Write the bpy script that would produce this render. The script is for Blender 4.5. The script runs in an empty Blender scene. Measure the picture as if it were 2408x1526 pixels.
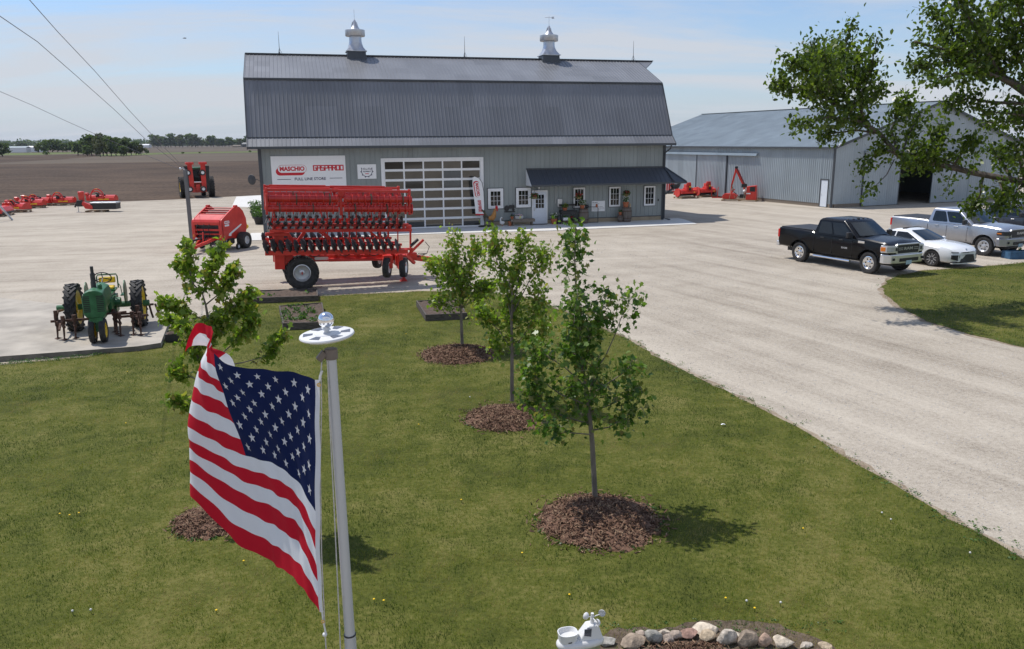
import bpy, bmesh, math, random
import numpy as np
from mathutils import Vector, Matrix
SC = bpy.context.scene
COL = SC.collection
R = math.radians
rnd = random.Random(7)

# ---------------------------------------------------------------- camera model (shared by the camera and by surveying helpers)
FOC, PX, PY, CH = 1878.0, 1204.0, 763.0, 5.3
_p = math.atan(432 / FOC); _r = 0.0076
_F = Vector((0, math.cos(_p), -math.sin(_p)))
_U0 = Vector((0, math.sin(_p), math.cos(_p))); _R0 = Vector((1, 0, 0))
_Rt = math.cos(_r) * _R0 - math.sin(_r) * _U0
_Up = math.sin(_r) * _R0 + math.cos(_r) * _U0
EYE = Vector((0, 0, CH))
def ray(x, y): return _F + _Rt * ((x - PX) / FOC) - _Up * ((y - PY) / FOC)
def G(x, y, z=0.0):
    d = ray(x, y); return EYE + d * ((z - CH) / d.z)
def AT(x, y, Y):
    d = ray(x, y); return EYE + d * (Y / d.y)

# ---------------------------------------------------------------- object helpers
def link(o, parent=None):
    COL.objects.link(o)
    if parent is not None: o.parent = parent
    return o
def tag(o, label=None, cat=None, group=None, kind=None):
    if label: o['label'] = label
    if cat: o['category'] = cat
    if group: o['group'] = group
    if kind: o['kind'] = kind
    return o
def thing(name, label, cat, loc=(0, 0, 0), rz=0.0, group=None):
    o = bpy.data.objects.new(name, None); o.empty_display_size = .2
    link(o); o.location = loc; o.rotation_euler = (0, 0, rz)
    return tag(o, label, cat, group)
def copy_tree(o, parent=None):
    c = o.copy(); COL.objects.link(c)
    if parent is not None: c.parent = parent
    for ch in list(o.children): copy_tree(ch, c)
    return c
def place(o, loc, rz=0.0, label=None, s=None):
    o.location = loc; o.rotation_euler = (0, 0, rz)
    if label: o['label'] = label
    if s: o.scale = (s, s, s)
    return o

class MB:
    def __init__(s): s.v = []; s.f = []; s.m = []; s.xf = None
    def av(s, pts):
        n = len(s.v)
        if s.xf is not None: pts = [s.xf @ Vector(p) for p in pts]
        s.v.extend([tuple(p) for p in pts]); return n
    def face(s, pts, m=0):
        n = s.av(pts); s.f.append(tuple(range(n, n + len(pts)))); s.m.append(m); return s
    def mesh(s, pts, faces, m=0):
        n = s.av(pts)
        for f in faces: s.f.append(tuple(i + n for i in f)); s.m.append(m)
        return s
    def box(s, x0, x1, y0, y1, z0, z1, m=0):
        p = [(x, y, z) for z in (z0, z1) for y in (y0, y1) for x in (x0, x1)]
        return s.mesh(p, [(0, 2, 3, 1), (4, 5, 7, 6), (0, 1, 5, 4), (2, 6, 7, 3), (0, 4, 6, 2), (1, 3, 7, 5)], m)
    def cbox(s, c, d, rot=None, m=0):
        M = Matrix.Identity(3) if rot is None else rot
        p = []
        for k in (-.5, .5):
            for j in (-.5, .5):
                for i in (-.5, .5):
                    p.append(Vector(c) + M @ Vector((i * d[0], j * d[1], k * d[2])))
        return s.mesh(p, [(0, 2, 3, 1), (4, 5, 7, 6), (0, 1, 5, 4), (2, 6, 7, 3), (0, 4, 6, 2), (1, 3, 7, 5)], m)
    def beam(s, a, b, w, h=None, up=(0, 0, 1), m=0):
        a = Vector(a); b = Vector(b); h = w if h is None else h
        d = b - a; L = d.length; d.normalize(); upv = Vector(up)
        if abs(d.dot(upv)) > .98: upv = Vector((1, 0, 0))
        sd = d.cross(upv).normalized(); u2 = sd.cross(d)
        M = Matrix((d, sd, u2)).transposed()
        return s.cbox((a + b) / 2, (L, w, h), M, m)
    def tube(s, path, r, n=8, caps=True, m=0):
        P = [Vector(p) for p in path]; k = len(P)
        rr = r if isinstance(r, (list, tuple)) else [r] * k
        pts = []; prev = None
        for i in range(k):
            t = (P[min(i + 1, k - 1)] - P[max(i - 1, 0)])
            if t.length < 1e-9: t = Vector((0, 0, 1))
            t.normalize()
            if prev is None:
                a = Vector((0, 0, 1)) if abs(t.z) < .9 else Vector((1, 0, 0))
                n1 = t.cross(a).normalized()
            else:
                n1 = prev - t * prev.dot(t)
                n1 = n1.normalized() if n1.length > 1e-6 else t.cross(Vector((0, 1, .3))).normalized()
            prev = n1; n2 = t.cross(n1)
            for j in range(n):
                an = 2 * math.pi * j / n
                pts.append(P[i] + (n1 * math.cos(an) + n2 * math.sin(an)) * rr[i])
        fs = [(i * n + j, i * n + (j + 1) % n, (i + 1) * n + (j + 1) % n, (i + 1) * n + j) for i in range(k - 1) for j in range(n)]
        if caps: fs += [tuple(range(n - 1, -1, -1)), tuple((k - 1) * n + j for j in range(n))]
        return s.mesh(pts, fs, m)
    def cyl(s, a, b, r0, r1=None, n=16, m=0, caps=True):
        return s.tube([a, b], [r0, r0 if r1 is None else r1], n, caps, m)
    def lathe(s, prof, o=(0, 0, 0), axis='z', n=20, m=0, closed=False):
        pts = []; o = Vector(o)
        for (r, h) in prof:
            for j in range(n):
                a = 2 * math.pi * j / n; c, d = r * math.cos(a), r * math.sin(a)
                pts.append(o + (Vector((c, d, h)) if axis == 'z' else Vector((c, h, d)) if axis == 'y' else Vector((h, c, d))))
        k = len(prof)
        fs = [(i * n + j, i * n + (j + 1) % n, (i + 1) * n + (j + 1) % n, (i + 1) * n + j) for i in range(k - 1) for j in range(n)]
        if closed: fs += [((k - 1) * n + j, (k - 1) * n + (j + 1) % n, (j + 1) % n, j) for j in range(n)]
        return s.mesh(pts, fs, m)
    def sphere(s, c, r, n=14, k=9, m=0, sc=(1, 1, 1)):
        prof = []
        pts = []; c = Vector(c)
        for i in range(k + 1):
            t = math.pi * i / k
            for j in range(n):
                a = 2 * math.pi * j / n
                pts.append(c + Vector((r * math.sin(t) * math.cos(a) * sc[0], r * math.sin(t) * math.sin(a) * sc[1], -r * math.cos(t) * sc[2])))
        fs = [(i * n + j, i * n + (j + 1) % n, (i + 1) * n + (j + 1) % n, (i + 1) * n + j) for i in range(k) for j in range(n)]
        return s.mesh(pts, fs, m)
    def prism(s, poly, d0, d1, ax='y', m=0):
        # poly: list of (a, b); ax y: (x,z); ax x: (y,z); ax z: (x,y)
        def q(a, b, d): return (a, d, b) if ax == 'y' else (d, a, b) if ax == 'x' else (a, b, d)
        n = len(poly)
        p = [q(a, b, d0) for a, b in poly] + [q(a, b, d1) for a, b in poly]
        fs = [tuple(range(n)), tuple(range(2 * n - 1, n - 1, -1))] + [(i, i + n, (i + 1) % n + n, (i + 1) % n) for i in range(n)]
        return s.mesh(p, fs, m)
    def ribbed(s, o, ux, vy, W, H, sp=.23, rw=.05, rd=.02, nrm=None, m=0):
        """ribbed sheet metal: ribs run along vy, spaced along ux"""
        o = Vector(o); ux = Vector(ux).normalized(); vy = Vector(vy).normalized()
        nn = Vector(nrm).normalized() if nrm is not None else ux.cross(vy).normalized()
        prof = [(0, 0)]; k = int(W / sp)
        off = (W - k * sp) / 2
        for i in range(k + 1):
            c = off + i * sp
            for (a, h) in ((c - rw, 0), (c - rw * .5, rd), (c + rw * .5, rd), (c + rw, 0)):
                if 0 < a < W: prof.append((a, h))
        prof.append((W, 0))
        pts = [o + ux * a + nn * h for a, h in prof] + [o + ux * a + nn * h + vy * H for a, h in prof]
        n = len(prof)
        return s.mesh(pts, [(i, i + 1, n + i + 1, n + i) for i in range(n - 1)], m)
    def data(s, name, mats):
        me = bpy.data.meshes.new(name)
        me.from_pydata(s.v, [], s.f)
        for mt in (mats if isinstance(mats, (list, tuple)) else [mats]): me.materials.append(mt)
        if any(s.m): me.polygons.foreach_set('material_index', s.m)
        return me
    def build(s, name, mats, parent=None, smooth=35, bevel=0, segs=2, fix=True):
        me = s.data(name, mats)
        if fix:
            bm = bmesh.new(); bm.from_mesh(me)
            bmesh.ops.remove_doubles(bm, verts=bm.verts, dist=1e-5)
            bmesh.ops.recalc_face_normals(bm, faces=bm.faces)
            bm.to_mesh(me); bm.free()
        if smooth:
            me.polygons.foreach_set('use_smooth', [True] * len(me.polygons))
            me.set_sharp_from_angle(angle=R(smooth))
        me.update()
        o = bpy.data.objects.new(name, me); link(o, parent)
        if bevel:
            b = o.modifiers.new('bevel', 'BEVEL'); b.width = bevel; b.segments = segs; b.limit_method = 'ANGLE'; b.angle_limit = R(40)
            b.harden_normals = True
        return o

def baked(o):
    """replace a modified object's mesh by its evaluated result"""
    dg = bpy.context.evaluated_depsgraph_get(); dg.update()
    me = bpy.data.meshes.new_from_object(o.evaluated_get(dg))
    o.modifiers.clear(); o.data = me
    return o
def text_mesh(txt, size, ext=.004, offset=0.0, shear=0.0, align='CENTER', sx=1.0):
    cu = bpy.data.curves.new('lettering', 'FONT'); cu.body = txt; cu.size = size; cu.extrude = ext
    cu.offset = offset; cu.shear = shear; cu.align_x = align; cu.align_y = 'CENTER'; cu.resolution_u = 3
    t = bpy.data.objects.new('lettering', cu); COL.objects.link(t)
    dg = bpy.context.evaluated_depsgraph_get(); dg.update()
    me = bpy.data.meshes.new_from_object(t.evaluated_get(dg))
    COL.objects.unlink(t); bpy.data.objects.remove(t)
    if sx != 1.0:
        for v in me.vertices: v.co.x *= sx
    return me
def lettering(name, txt, size, mt, parent, M, **k):
    """flat lettering: text plane x/y mapped by matrix M (parent space)"""
    me = text_mesh(txt, size, **k); me.materials.clear(); me.materials.append(mt)
    me.transform(M)
    o = bpy.data.objects.new(name, me); link(o, parent); return o
def face_m(loc, right=(1, 0, 0), up=(0, 0, 1)):
    r_ = Vector(right).normalized(); u_ = Vector(up).normalized(); n_ = r_.cross(u_)
    M = Matrix((r_, u_, n_)).transposed().to_4x4(); M.translation = Vector(loc); return M

# ---------------------------------------------------------------- materials
def newmat(name):
    m = bpy.data.materials.new(name); m.use_nodes = True
    nt = m.node_tree; b = nt.nodes['Principled BSDF']
    return m, nt, b
def pm(name, col, rough=.5, metal=0.0, sheetw=0, **k):
    m = pm_(name, col, rough, metal, **k)
    if sheetw:   # each metal sheet has weathered a little differently
        nt = m.node_tree; N = nt.nodes; L = nt.links; b = N['Principled BSDF']; src = b.inputs['Base Color'].links[0].from_socket
        tc = N.new('ShaderNodeTexCoord'); sn = N.new('ShaderNodeVectorMath'); sn.operation = 'SNAP'; sn.inputs[1].default_value = (sheetw, sheetw, 50); L.new(tc.outputs['Object'], sn.inputs[0])
        wnz = N.new('ShaderNodeTexWhiteNoise'); L.new(sn.outputs[0], wnz.inputs['Vector']); mr = N.new('ShaderNodeMapRange'); mr.inputs[3].default_value = .90; mr.inputs[4].default_value = 1.08; L.new(wnz.outputs['Value'], mr.inputs[0])
        mx = N.new('ShaderNodeMix'); mx.data_type = 'RGBA'; mx.blend_type = 'MULTIPLY'; mx.inputs[0].default_value = 1; L.new(src, mx.inputs[6]); L.new(mr.outputs[0], mx.inputs[7]); L.new(mx.outputs[2], b.inputs['Base Color'])
    return m
def pm_(name, col, rough=.5, metal=0.0, var=.12, scale=6.0, bump=0.0, bscale=60.0, spec=.5, coat=0.0, col2=None, ior=None, det=4, stretch=None):
    m, nt, b = newmat(name)
    N = nt.nodes; L = nt.links
    tc = N.new('ShaderNodeTexCoord'); nz = N.new('ShaderNodeTexNoise')
    nz.inputs['Scale'].default_value = scale; nz.inputs['Detail'].default_value = det
    src = tc.outputs['Object']
    if stretch:
        mp = N.new('ShaderNodeMapping'); mp.inputs['Scale'].default_value = stretch
        L.new(src, mp.inputs['Vector']); src = mp.outputs['Vector']
    L.new(src, nz.inputs['Vector'])
    rp = N.new('ShaderNodeValToRGB'); L.new(nz.outputs['Fac'], rp.inputs['Fac'])
    c = Vector(col[:3])
    a = c * (1 - var); d = Vector(col2) if col2 else c * (1 + var)
    rp.color_ramp.elements[0].position = .3; rp.color_ramp.elements[1].position = .7
    rp.color_ramp.elements[0].color = (*a, 1); rp.color_ramp.elements[1].color = (*[min(1, q) for q in d], 1)
    L.new(rp.outputs['Color'], b.inputs['Base Color'])
    b.inputs['Roughness'].default_value = rough; b.inputs['Metallic'].default_value = metal
    b.inputs['Specular IOR Level'].default_value = spec
    if ior: b.inputs['IOR'].default_value = ior
    if coat: b.inputs['Coat Weight'].default_value = coat; b.inputs['Coat Roughness'].default_value = .06
    if bump:
        n2 = N.new('ShaderNodeTexNoise'); n2.inputs['Scale'].default_value = bscale; n2.inputs['Detail'].default_value = 3
        L.new(src, n2.inputs['Vector'])
        bp = N.new('ShaderNodeBump'); bp.inputs['Strength'].default_value = bump; bp.inputs['Distance'].default_value = .02
        L.new(n2.outputs['Fac'], bp.inputs['Height']); L.new(bp.outputs['Normal'], b.inputs['Normal'])
    return m
def leafmat(name, cols, trans=.35, rough=.45, var_scale=None):
    m, nt, b = newmat(name); N = nt.nodes; L = nt.links
    at = N.new('ShaderNodeAttribute'); at.attribute_name = 'leaf_rand'
    rp = N.new('ShaderNodeValToRGB'); L.new(at.outputs['Fac'], rp.inputs['Fac'])
    while len(rp.color_ramp.elements) < len(cols): rp.color_ramp.elements.new(.5)
    for i, c in enumerate(cols):
        rp.color_ramp.elements[i].position = i / (len(cols) - 1); rp.color_ramp.elements[i].color = (*c, 1)
    L.new(rp.outputs['Color'], b.inputs['Base Color'])
    b.inputs['Roughness'].default_value = rough; b.inputs['Specular IOR Level'].default_value = .35
    tr = N.new('ShaderNodeBsdfTranslucent'); mx = N.new('ShaderNodeMixShader'); mx.inputs[0].default_value = trans
    mul = N.new('ShaderNodeMix'); mul.data_type = 'RGBA'; mul.blend_type = 'MULTIPLY'; mul.inputs[0].default_value = 1
    L.new(rp.outputs['Color'], mul.inputs[6]); mul.inputs[7].default_value = (1.5, 1.6, .7, 1)
    L.new(mul.outputs[2], tr.inputs['Color'])
    L.new(b.outputs[0], mx.inputs[1]); L.new(tr.outputs[0], mx.inputs[2])
    L.new(mx.outputs[0], N['Material Output'].inputs['Surface'])
    return m
M = {}
M['white'] = pm('white paint', (.78, .79, .80), .45, var=.03)
M['whiteplastic'] = pm('white plastic', (.68, .68, .67), .35, var=.02)
M['black'] = pm('black plastic', (.018, .018, .02), .5, var=.2)
M['rubber'] = pm('tyre rubber', (.022, .022, .023), .75, var=.35, scale=9, col2=(.045, .042, .04))
M['chrome'] = pm('chrome', (.82, .83, .85), .12, 1.0, var=.03)
M['steel'] = pm('galvanised steel', (.55, .56, .58), .38, .85, var=.15, scale=4)
M['silverrim'] = pm('silver wheel paint', (.62, .63, .65), .35, .6, var=.06)
M['darkmetal'] = pm('dark steel', (.055, .056, .06), .5, .4, var=.25)
M['rust'] = pm('rusty iron', (.085, .045, .032), .8, .2, var=.45, scale=14, bump=.3)
M['red'] = pm('red implement paint', (.60, .018, .012), .38, var=.16, scale=2.2, coat=.2, col2=(.68, .045, .03), det=8)
M['redflag'] = pm('red cloth', (.50, .012, .022), .8, var=.06)
M['disc'] = pm('worn disc steel', (.055, .052, .054), .6, .3, var=.4, scale=9, col2=(.10, .095, .09))
M['dirt'] = pm('dried mud', (.11, .075, .05), .9, var=.3, scale=12)
M['jgreen'] = pm('green tractor paint', (.018, .115, .038), .42, var=.18, scale=5, col2=(.04, .17, .07))
M['jyellow'] = pm('yellow paint', (.72, .48, .02), .45, var=.1, scale=6)
M['yellow'] = pm('yellow plastic', (.80, .52, .01), .4, var=.05)
M['glassdark'] = pm('dark window glass', (.008, .010, .011), .04, var=.2, spec=.5)
M['amber'] = pm('amber lens', (.8, .22, .02), .2, var=.05)
M['redlens'] = pm('red lens', (.55, .01, .01), .15, var=.05)
M['lens'] = pm('clear lamp lens', (.62, .64, .66), .08, .3, var=.1)
M['terracotta'] = pm('terracotta', (.38, .12, .05), .75, var=.15, scale=10)
M['oldwood'] = pm('weathered wood', (.20, .165, .13), .8, var=.35, scale=5, stretch=(1, 9, 9), bump=.2)
M['darkwood'] = pm('dark weathered timber', (.062, .052, .045), .85, var=.45, scale=5, stretch=(1, 8, 8), bump=.25, col2=(.13, .11, .095))
M['pallet'] = pm('pallet wood', (.36, .26, .16), .8, var=.25, scale=5, stretch=(1, 8, 8))
M['soil'] = pm('garden soil', (.085, .058, .042), .95, var=.5, scale=14, bump=.8, bscale=30)
M['navy'] = pm('navy ink', (.012, .016, .06), .5, var=.05)
M['inkred'] = pm('red ink', (.55, .01, .025), .45, var=.05)
M['paper'] = pm('sign board', (.80, .81, .82), .4, var=.02)
M['silverpaint'] = pm('silver car paint', (.40, .41, .44), .28, .75, var=.04, coat=.6)
M['blackpaint'] = pm('black car paint', (.003, .003, .004), .25, 0, var=.2, coat=.22, spec=.2)
M['whitepaint'] = pm('white car paint', (.80, .81, .82), .25, 0, var=.02, coat=.8)
M['greypaint'] = pm('grey car paint', (.035, .038, .048), .25, .3, var=.05, coat=.6)
M['tonneau'] = pm('soft bed cover', (.025, .026, .03), .55, var=.15, bump=.1, bscale=20)
M['plate'] = pm('licence plate', (.42, .58, .66), .4, var=.05)
M['bark'] = pm('young bark', (.17, .145, .12), .85, var=.3, scale=12, stretch=(1, 1, .3), bump=.4, bscale=40)
M['oldbark'] = pm('old bark', (.10, .082, .068), .9, var=.4, scale=8, stretch=(1, 1, .3), bump=.7, bscale=25)
M['mulch'] = pm('shredded mulch', (.13, .068, .042), .95, var=.55, scale=30, bump=1.0, bscale=45, col2=(.22, .12, .075))
M['concrete'] = pm('concrete', (.60, .585, .555), .8, var=.06, scale=1.2, bump=.08, bscale=30, det=8)
M['oldconcrete'] = pm('old concrete', (.36, .325, .275), .85, var=.24, scale=1.3, bump=.15, bscale=30, det=8)
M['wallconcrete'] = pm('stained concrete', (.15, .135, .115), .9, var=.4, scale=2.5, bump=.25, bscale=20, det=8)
M['foundation'] = pm('tan foundation', (.34, .28, .20), .85, var=.15, scale=2)
M['leafplant'] = leafmat('plant leaves', [(.03, .08, .015), (.06, .13, .025), (.10, .19, .04)])
# ================================================================ camera, light, sky
cam = bpy.data.cameras.new('camera'); cam.sensor_width = 36; cam.lens = 36 * FOC / 2408; cam.clip_end = 20000; cam.clip_start = .05
co = bpy.data.objects.new('camera', cam); COL.objects.link(co)
Mc = Matrix((_Rt, _Up, -_F)).transposed().to_4x4(); Mc.translation = EYE
co.matrix_world = Mc; SC.camera = co
SUN = Vector((-.48, .28, 1.0)).normalized()
sl = bpy.data.lights.new('sun', 'SUN'); sl.energy = 4.1; sl.angle = R(.53); sl.color = (1, .955, .89)
so = bpy.data.objects.new('sun', sl); COL.objects.link(so); so.rotation_euler = SUN.to_track_quat('Z', 'Y').to_euler(); so.location = (-20, 10, 40)
W = bpy.data.worlds.new('World'); SC.world = W; W.use_nodes = True
wn = W.node_tree.nodes; wl = W.node_tree.links
bg = wn['Background']; sky = wn.new('ShaderNodeTexSky'); sky.sky_type = 'NISHITA'; sky.sun_disc = False
sky.sun_elevation = math.asin(SUN.z); sky.sun_rotation = math.atan2(SUN.x, SUN.y); sky.altitude = 200
sky.air_density = 1.0; sky.dust_density = .6; sky.ozone_density = 1.6
bg.inputs['Strength'].default_value = .15
geo = wn.new('ShaderNodeTexCoord'); sep = wn.new('ShaderNodeSeparateXYZ'); wl.new(geo.outputs['Generated'], sep.inputs[0])
def mth(op, a, b=None, c=None):
    n = wn.new('ShaderNodeMath'); n.operation = op
    for i, q in enumerate((a, b, c)):
        if q is None: continue
        if isinstance(q, (int, float)): n.inputs[i].default_value = q
        else: wl.new(q, n.inputs[i])
    return n.outputs[0]
zz = mth('ADD', mth('MAXIMUM', sep.outputs[2], 0.0), .12)
cmb = wn.new('ShaderNodeCombineXYZ'); wl.new(mth('DIVIDE', sep.outputs[0], zz), cmb.inputs[0]); wl.new(mth('DIVIDE', sep.outputs[1], zz), cmb.inputs[1])
mp = wn.new('ShaderNodeMapping'); mp.inputs['Rotation'].default_value = (0, 0, R(35)); mp.inputs['Scale'].default_value = (.30, .95, 1); mp.inputs['Location'].default_value = (1.3, .4, 0)
wl.new(cmb.outputs[0], mp.inputs[0])
n1 = wn.new('ShaderNodeTexNoise'); n1.inputs['Scale'].default_value = .8; n1.inputs['Detail'].default_value = 9; n1.inputs['Roughness'].default_value = .62; n1.inputs['Distortion'].default_value = .6
wl.new(mp.outputs[0], n1.inputs['Vector'])
cr = wn.new('ShaderNodeValToRGB'); wl.new(n1.outputs['Fac'], cr.inputs['Fac'])
cr.color_ramp.elements[0].position = .43; cr.color_ramp.elements[1].position = .60
cr.color_ramp.elements[0].color = (0, 0, 0, 1); cr.color_ramp.elements[1].color = (.85, .85, .85, 1)
# thin high cirrus and a milky band of haze low in the sky
hz = mth('POWER', mth('SUBTRACT', 1.0, mth('MINIMUM', mth('MAXIMUM', sep.outputs[2], 0.0), 1.0)), 9.0)
mx1 = wn.new('ShaderNodeMix'); mx1.data_type = 'RGBA'; wl.new(mth('MULTIPLY', hz, .95), mx1.inputs[0])
mx0 = wn.new('ShaderNodeMix'); mx0.data_type = 'RGBA'; mx0.blend_type = 'MULTIPLY'; mx0.inputs[0].default_value = 1; mx0.inputs[7].default_value = (.68, .80, .95, 1)
wl.new(sky.outputs[0], mx0.inputs[6]); wl.new(mx0.outputs[2], mx1.inputs[6]); mx1.inputs[7].default_value = (3.3, 3.66, 4.3, 1)
mx2 = wn.new('ShaderNodeMix'); mx2.data_type = 'RGBA'; wl.new(cr.outputs[0], mx2.inputs[0])
wl.new(mx1.outputs[2], mx2.inputs[6]); mx2.inputs[7].default_value = (4.1, 4.28, 4.65, 1)
wl.new(mx2.outputs[2], bg.inputs['Color'])
SC.view_settings.view_transform = 'Standard'; SC.view_settings.look = 'None'; SC.view_settings.exposure = .05; SC.view_settings.gamma = 1
SC.view_settings.use_curve_mapping = False
SC.render.film_transparent = False
HAZE = True
SC.cycles.volume_step_rate = 4; SC.cycles.volume_bounces = 0
SC.cycles.max_bounces = 6; SC.cycles.transparent_max_bounces = 6; SC.cycles.use_denoising = True

# ================================================================ ground
def groundmat(name, c1, c2, c3=None, s1=.08, s2=1.5, s3=18.0, rough=.95, bump=.35, bs=25, rot=0, stretch=(1, 1, 1), f2=.35, f3=.35):
    m, nt, b = newmat(name); N = nt.nodes; L = nt.links
    tc = N.new('ShaderNodeTexCoord'); mp = N.new('ShaderNodeMapping'); mp.inputs['Rotation'].default_value = (0, 0, rot); mp.inputs['Scale'].default_value = stretch
    L.new(tc.outputs['Object'], mp.inputs[0])
    def nz(s, d, src): 
        n = N.new('ShaderNodeTexNoise'); n.inputs['Scale'].default_value = s; n.inputs['Detail'].default_value = d; L.new(src, n.inputs['Vector']); return n
    a = nz(s1, 6, tc.outputs['Object']); c = nz(s2, 6, mp.outputs[0]); e = nz(s3, 5, tc.outputs['Object'])
    def sub(x, k):
        q = N.new('ShaderNodeMath'); q.operation = 'MULTIPLY_ADD'; L.new(x.outputs['Fac'], q.inputs[0]); q.inputs[1].default_value = k; q.inputs[2].default_value = -k / 2; return q
    s = N.new('ShaderNodeMath'); s.operation = 'ADD'; L.new(a.outputs['Fac'], s.inputs[0]); L.new(sub(c, f2 * 2).outputs[0], s.inputs[1])
    t = N.new('ShaderNodeMath'); t.operation = 'ADD'; L.new(s.outputs[0], t.inputs[0]); L.new(sub(e, f3 * 2).outputs[0], t.inputs[1])
    rp = N.new('ShaderNodeValToRGB'); L.new(t.outputs[0], rp.inputs[0])
    rp.color_ramp.elements[0].position = .25; rp.color_ramp.elements[1].position = .75
    rp.color_ramp.elements[0].color = (*c1, 1); rp.color_ramp.elements[1].color = (*c2, 1)
    if c3: k = rp.color_ramp.elements.new(.5); k.color = (*c3, 1)
    L.new(rp.outputs[0], b.inputs['Base Color']); b.inputs['Roughness'].default_value = rough; b.inputs['Specular IOR Level'].default_value = .2
    if bump:
        bp = N.new('ShaderNodeBump'); bp.inputs['Strength'].default_value = bump; bp.inputs['Distance'].default_value = .03
        e2 = nz(bs, 4, tc.outputs['Object']); L.new(e2.outputs['Fac'], bp.inputs['Height']); L.new(bp.outputs[0], b.inputs['Normal'])
    return m
def sheet(name, pts, z, mt, kind='structure'):
    mb = MB(); mb.face([(p[0], p[1], z) for p in pts]); o = mb.build(name, mt, smooth=0)
    me = o.data; bm = bmesh.new(); bm.from_mesh(me); bmesh.ops.triangulate(bm, faces=bm.faces)
    for f in bm.faces:
        if f.normal.z < 0: f.normal_flip()
    bm.to_mesh(me); bm.free()
    return tag(o, kind=kind)
def gp(*px): return [G(x, y) for x, y in px]
M['field'] = groundmat('stubble field', (.065, .050, .036), (.13, .102, .074), s1=.01, s2=.25, s3=3, rot=R(-10), stretch=(.06, 1, 1), bump=0)
M['darkfield'] = groundmat('tilled soil', (.030, .019, .012), (.105, .070, .046), s1=.03, s2=1.0, s3=2.2, rot=R(-14), stretch=(.10, .8, 1), bump=.9, bs=2.5, f2=.6, f3=.7)
M['verge'] = groundmat('verge grass', (.07, .10, .028), (.15, .17, .055), s1=.02, s2=.2, s3=2, bump=0)
def gravelmat():
    m, nt, b = newmat('crushed limestone gravel'); N = nt.nodes; L = nt.links
    tc = N.new('ShaderNodeTexCoord'); O = tc.outputs['Object']
    def mapped(rot, sc):
        mp = N.new('ShaderNodeMapping'); mp.vector_type = 'TEXTURE'; mp.inputs['Rotation'].default_value = (0, 0, rot); mp.inputs['Scale'].default_value = (1 / sc[0], 1 / sc[1], 1); L.new(O, mp.inputs[0]); return mp.outputs[0]
    def nz(s, d, src, rough=.55, dist=0):
        n = N.new('ShaderNodeTexNoise'); n.inputs['Scale'].default_value = s; n.inputs['Detail'].default_value = d; n.inputs['Roughness'].default_value = rough; n.inputs['Distortion'].default_value = dist; L.new(src, n.inputs['Vector']); return n.outputs['Fac']
    def op(o_, a, b_=None, c=None):
        q = N.new('ShaderNodeMath'); q.operation = o_
        for i_, v in enumerate((a, b_, c)):
            if v is None: continue
            if isinstance(v, (int, float)): q.inputs[i_].default_value = v
            else: L.new(v, q.inputs[i_])
        return q.outputs[0]
    sep = N.new('ShaderNodeSeparateXYZ'); L.new(O, sep.inputs[0])
    msk = N.new('ShaderNodeMapRange'); msk.interpolation_type = 'SMOOTHSTEP'; L.new(op('SUBTRACT', sep.outputs[0], op('MULTIPLY', sep.outputs[1], .28)), msk.inputs[0]); msk.inputs[1].default_value = -9; msk.inputs[2].default_value = 1
    tr1 = nz(1.0, 4, mapped(R(-64), (.05, 1.1, 1)), .65, .6); tr2 = nz(1.0, 5, mapped(R(10), (.10, .8, 1)), .6, 1.2)
    mx = N.new('ShaderNodeMix'); L.new(msk.outputs[0], mx.inputs[0]); L.new(tr2, mx.inputs[2]); L.new(tr1, mx.inputs[3])
    big = nz(.07, 5, O); mid = nz(.9, 5, O); fine = nz(42, 3, O, .75); fin2 = nz(11, 5, O, .8)
    t = op('MULTIPLY_ADD', big, .55, op('MULTIPLY_ADD', mx.outputs[0], .72, op('MULTIPLY_ADD', mid, .35, op('MULTIPLY_ADD', fine, 1.0, op('MULTIPLY_ADD', fin2, 1.0, -1.27)))))
    rp = N.new('ShaderNodeValToRGB'); L.new(t, rp.inputs[0]); E = rp.color_ramp.elements
    E[0].position = .18; E[0].color = (.185, .155, .12, 1); E[1].position = .82; E[1].color = (.50, .448, .372, 1); k = E.new(.5); k.color = (.375, .33, .272, 1)
    L.new(rp.outputs[0], b.inputs['Base Color']); b.inputs['Roughness'].default_value = .95; b.inputs['Specular IOR Level'].default_value = .15
    bp = N.new('ShaderNodeBump'); bp.inputs['Strength'].default_value = .55; bp.inputs['Distance'].default_value = .012; L.new(op('ADD', fine, op('MULTIPLY', fin2, .8)), bp.inputs['Height']); L.new(bp.outputs[0], b.inputs['Normal'])
    return m
M['gravel'] = gravelmat()
M['lawnbase'] = groundmat('lawn ground', (.05, .06, .010), (.15, .14, .04), (.085, .095, .016), s1=.35, s2=2.5, s3=14, bump=.6, bs=20)
M['edge'] = groundmat('bare edge soil', (.19, .14, .095), (.36, .30, .23), s1=1, s2=4, s3=20, bump=.5, bs=30)
S = 3900
sheet('ground', [(-S, -300), (S, -300), (S, S), (-S, S)], -.06, M['field'])
def wpx(pts): return [(p.x, p.y) for p in gp(*pts)]
sheet('tilled_field', [(-140, 40), (-110, 56)] + wpx([(-60, 491), (117, 483), (280, 475), (391, 471), (507, 465), (606, 460)]) + [(40, 95), (60, 250), (-20, 232)] + wpx([(606, 377.5), (391, 380), (293, 382), (120, 384.5), (0, 386), (-400, 391)]) + [(-320, 100)], -.035, M['darkfield'])
sheet('far_tilled_field', wpx([(-500, 388), (0, 382), (140, 374.6), (226, 367.5), (240, 364), (218, 362), (109, 364.5), (0, 367), (-500, 372)]), -.03, M['darkfield'])
sheet('grass_strip', wpx([(226, 367), (293, 366), (391, 362), (606, 358), (700, 356), (700, 354), (606, 355), (391, 358.5), (240, 362)]), -.03, M['verge'])
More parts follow.
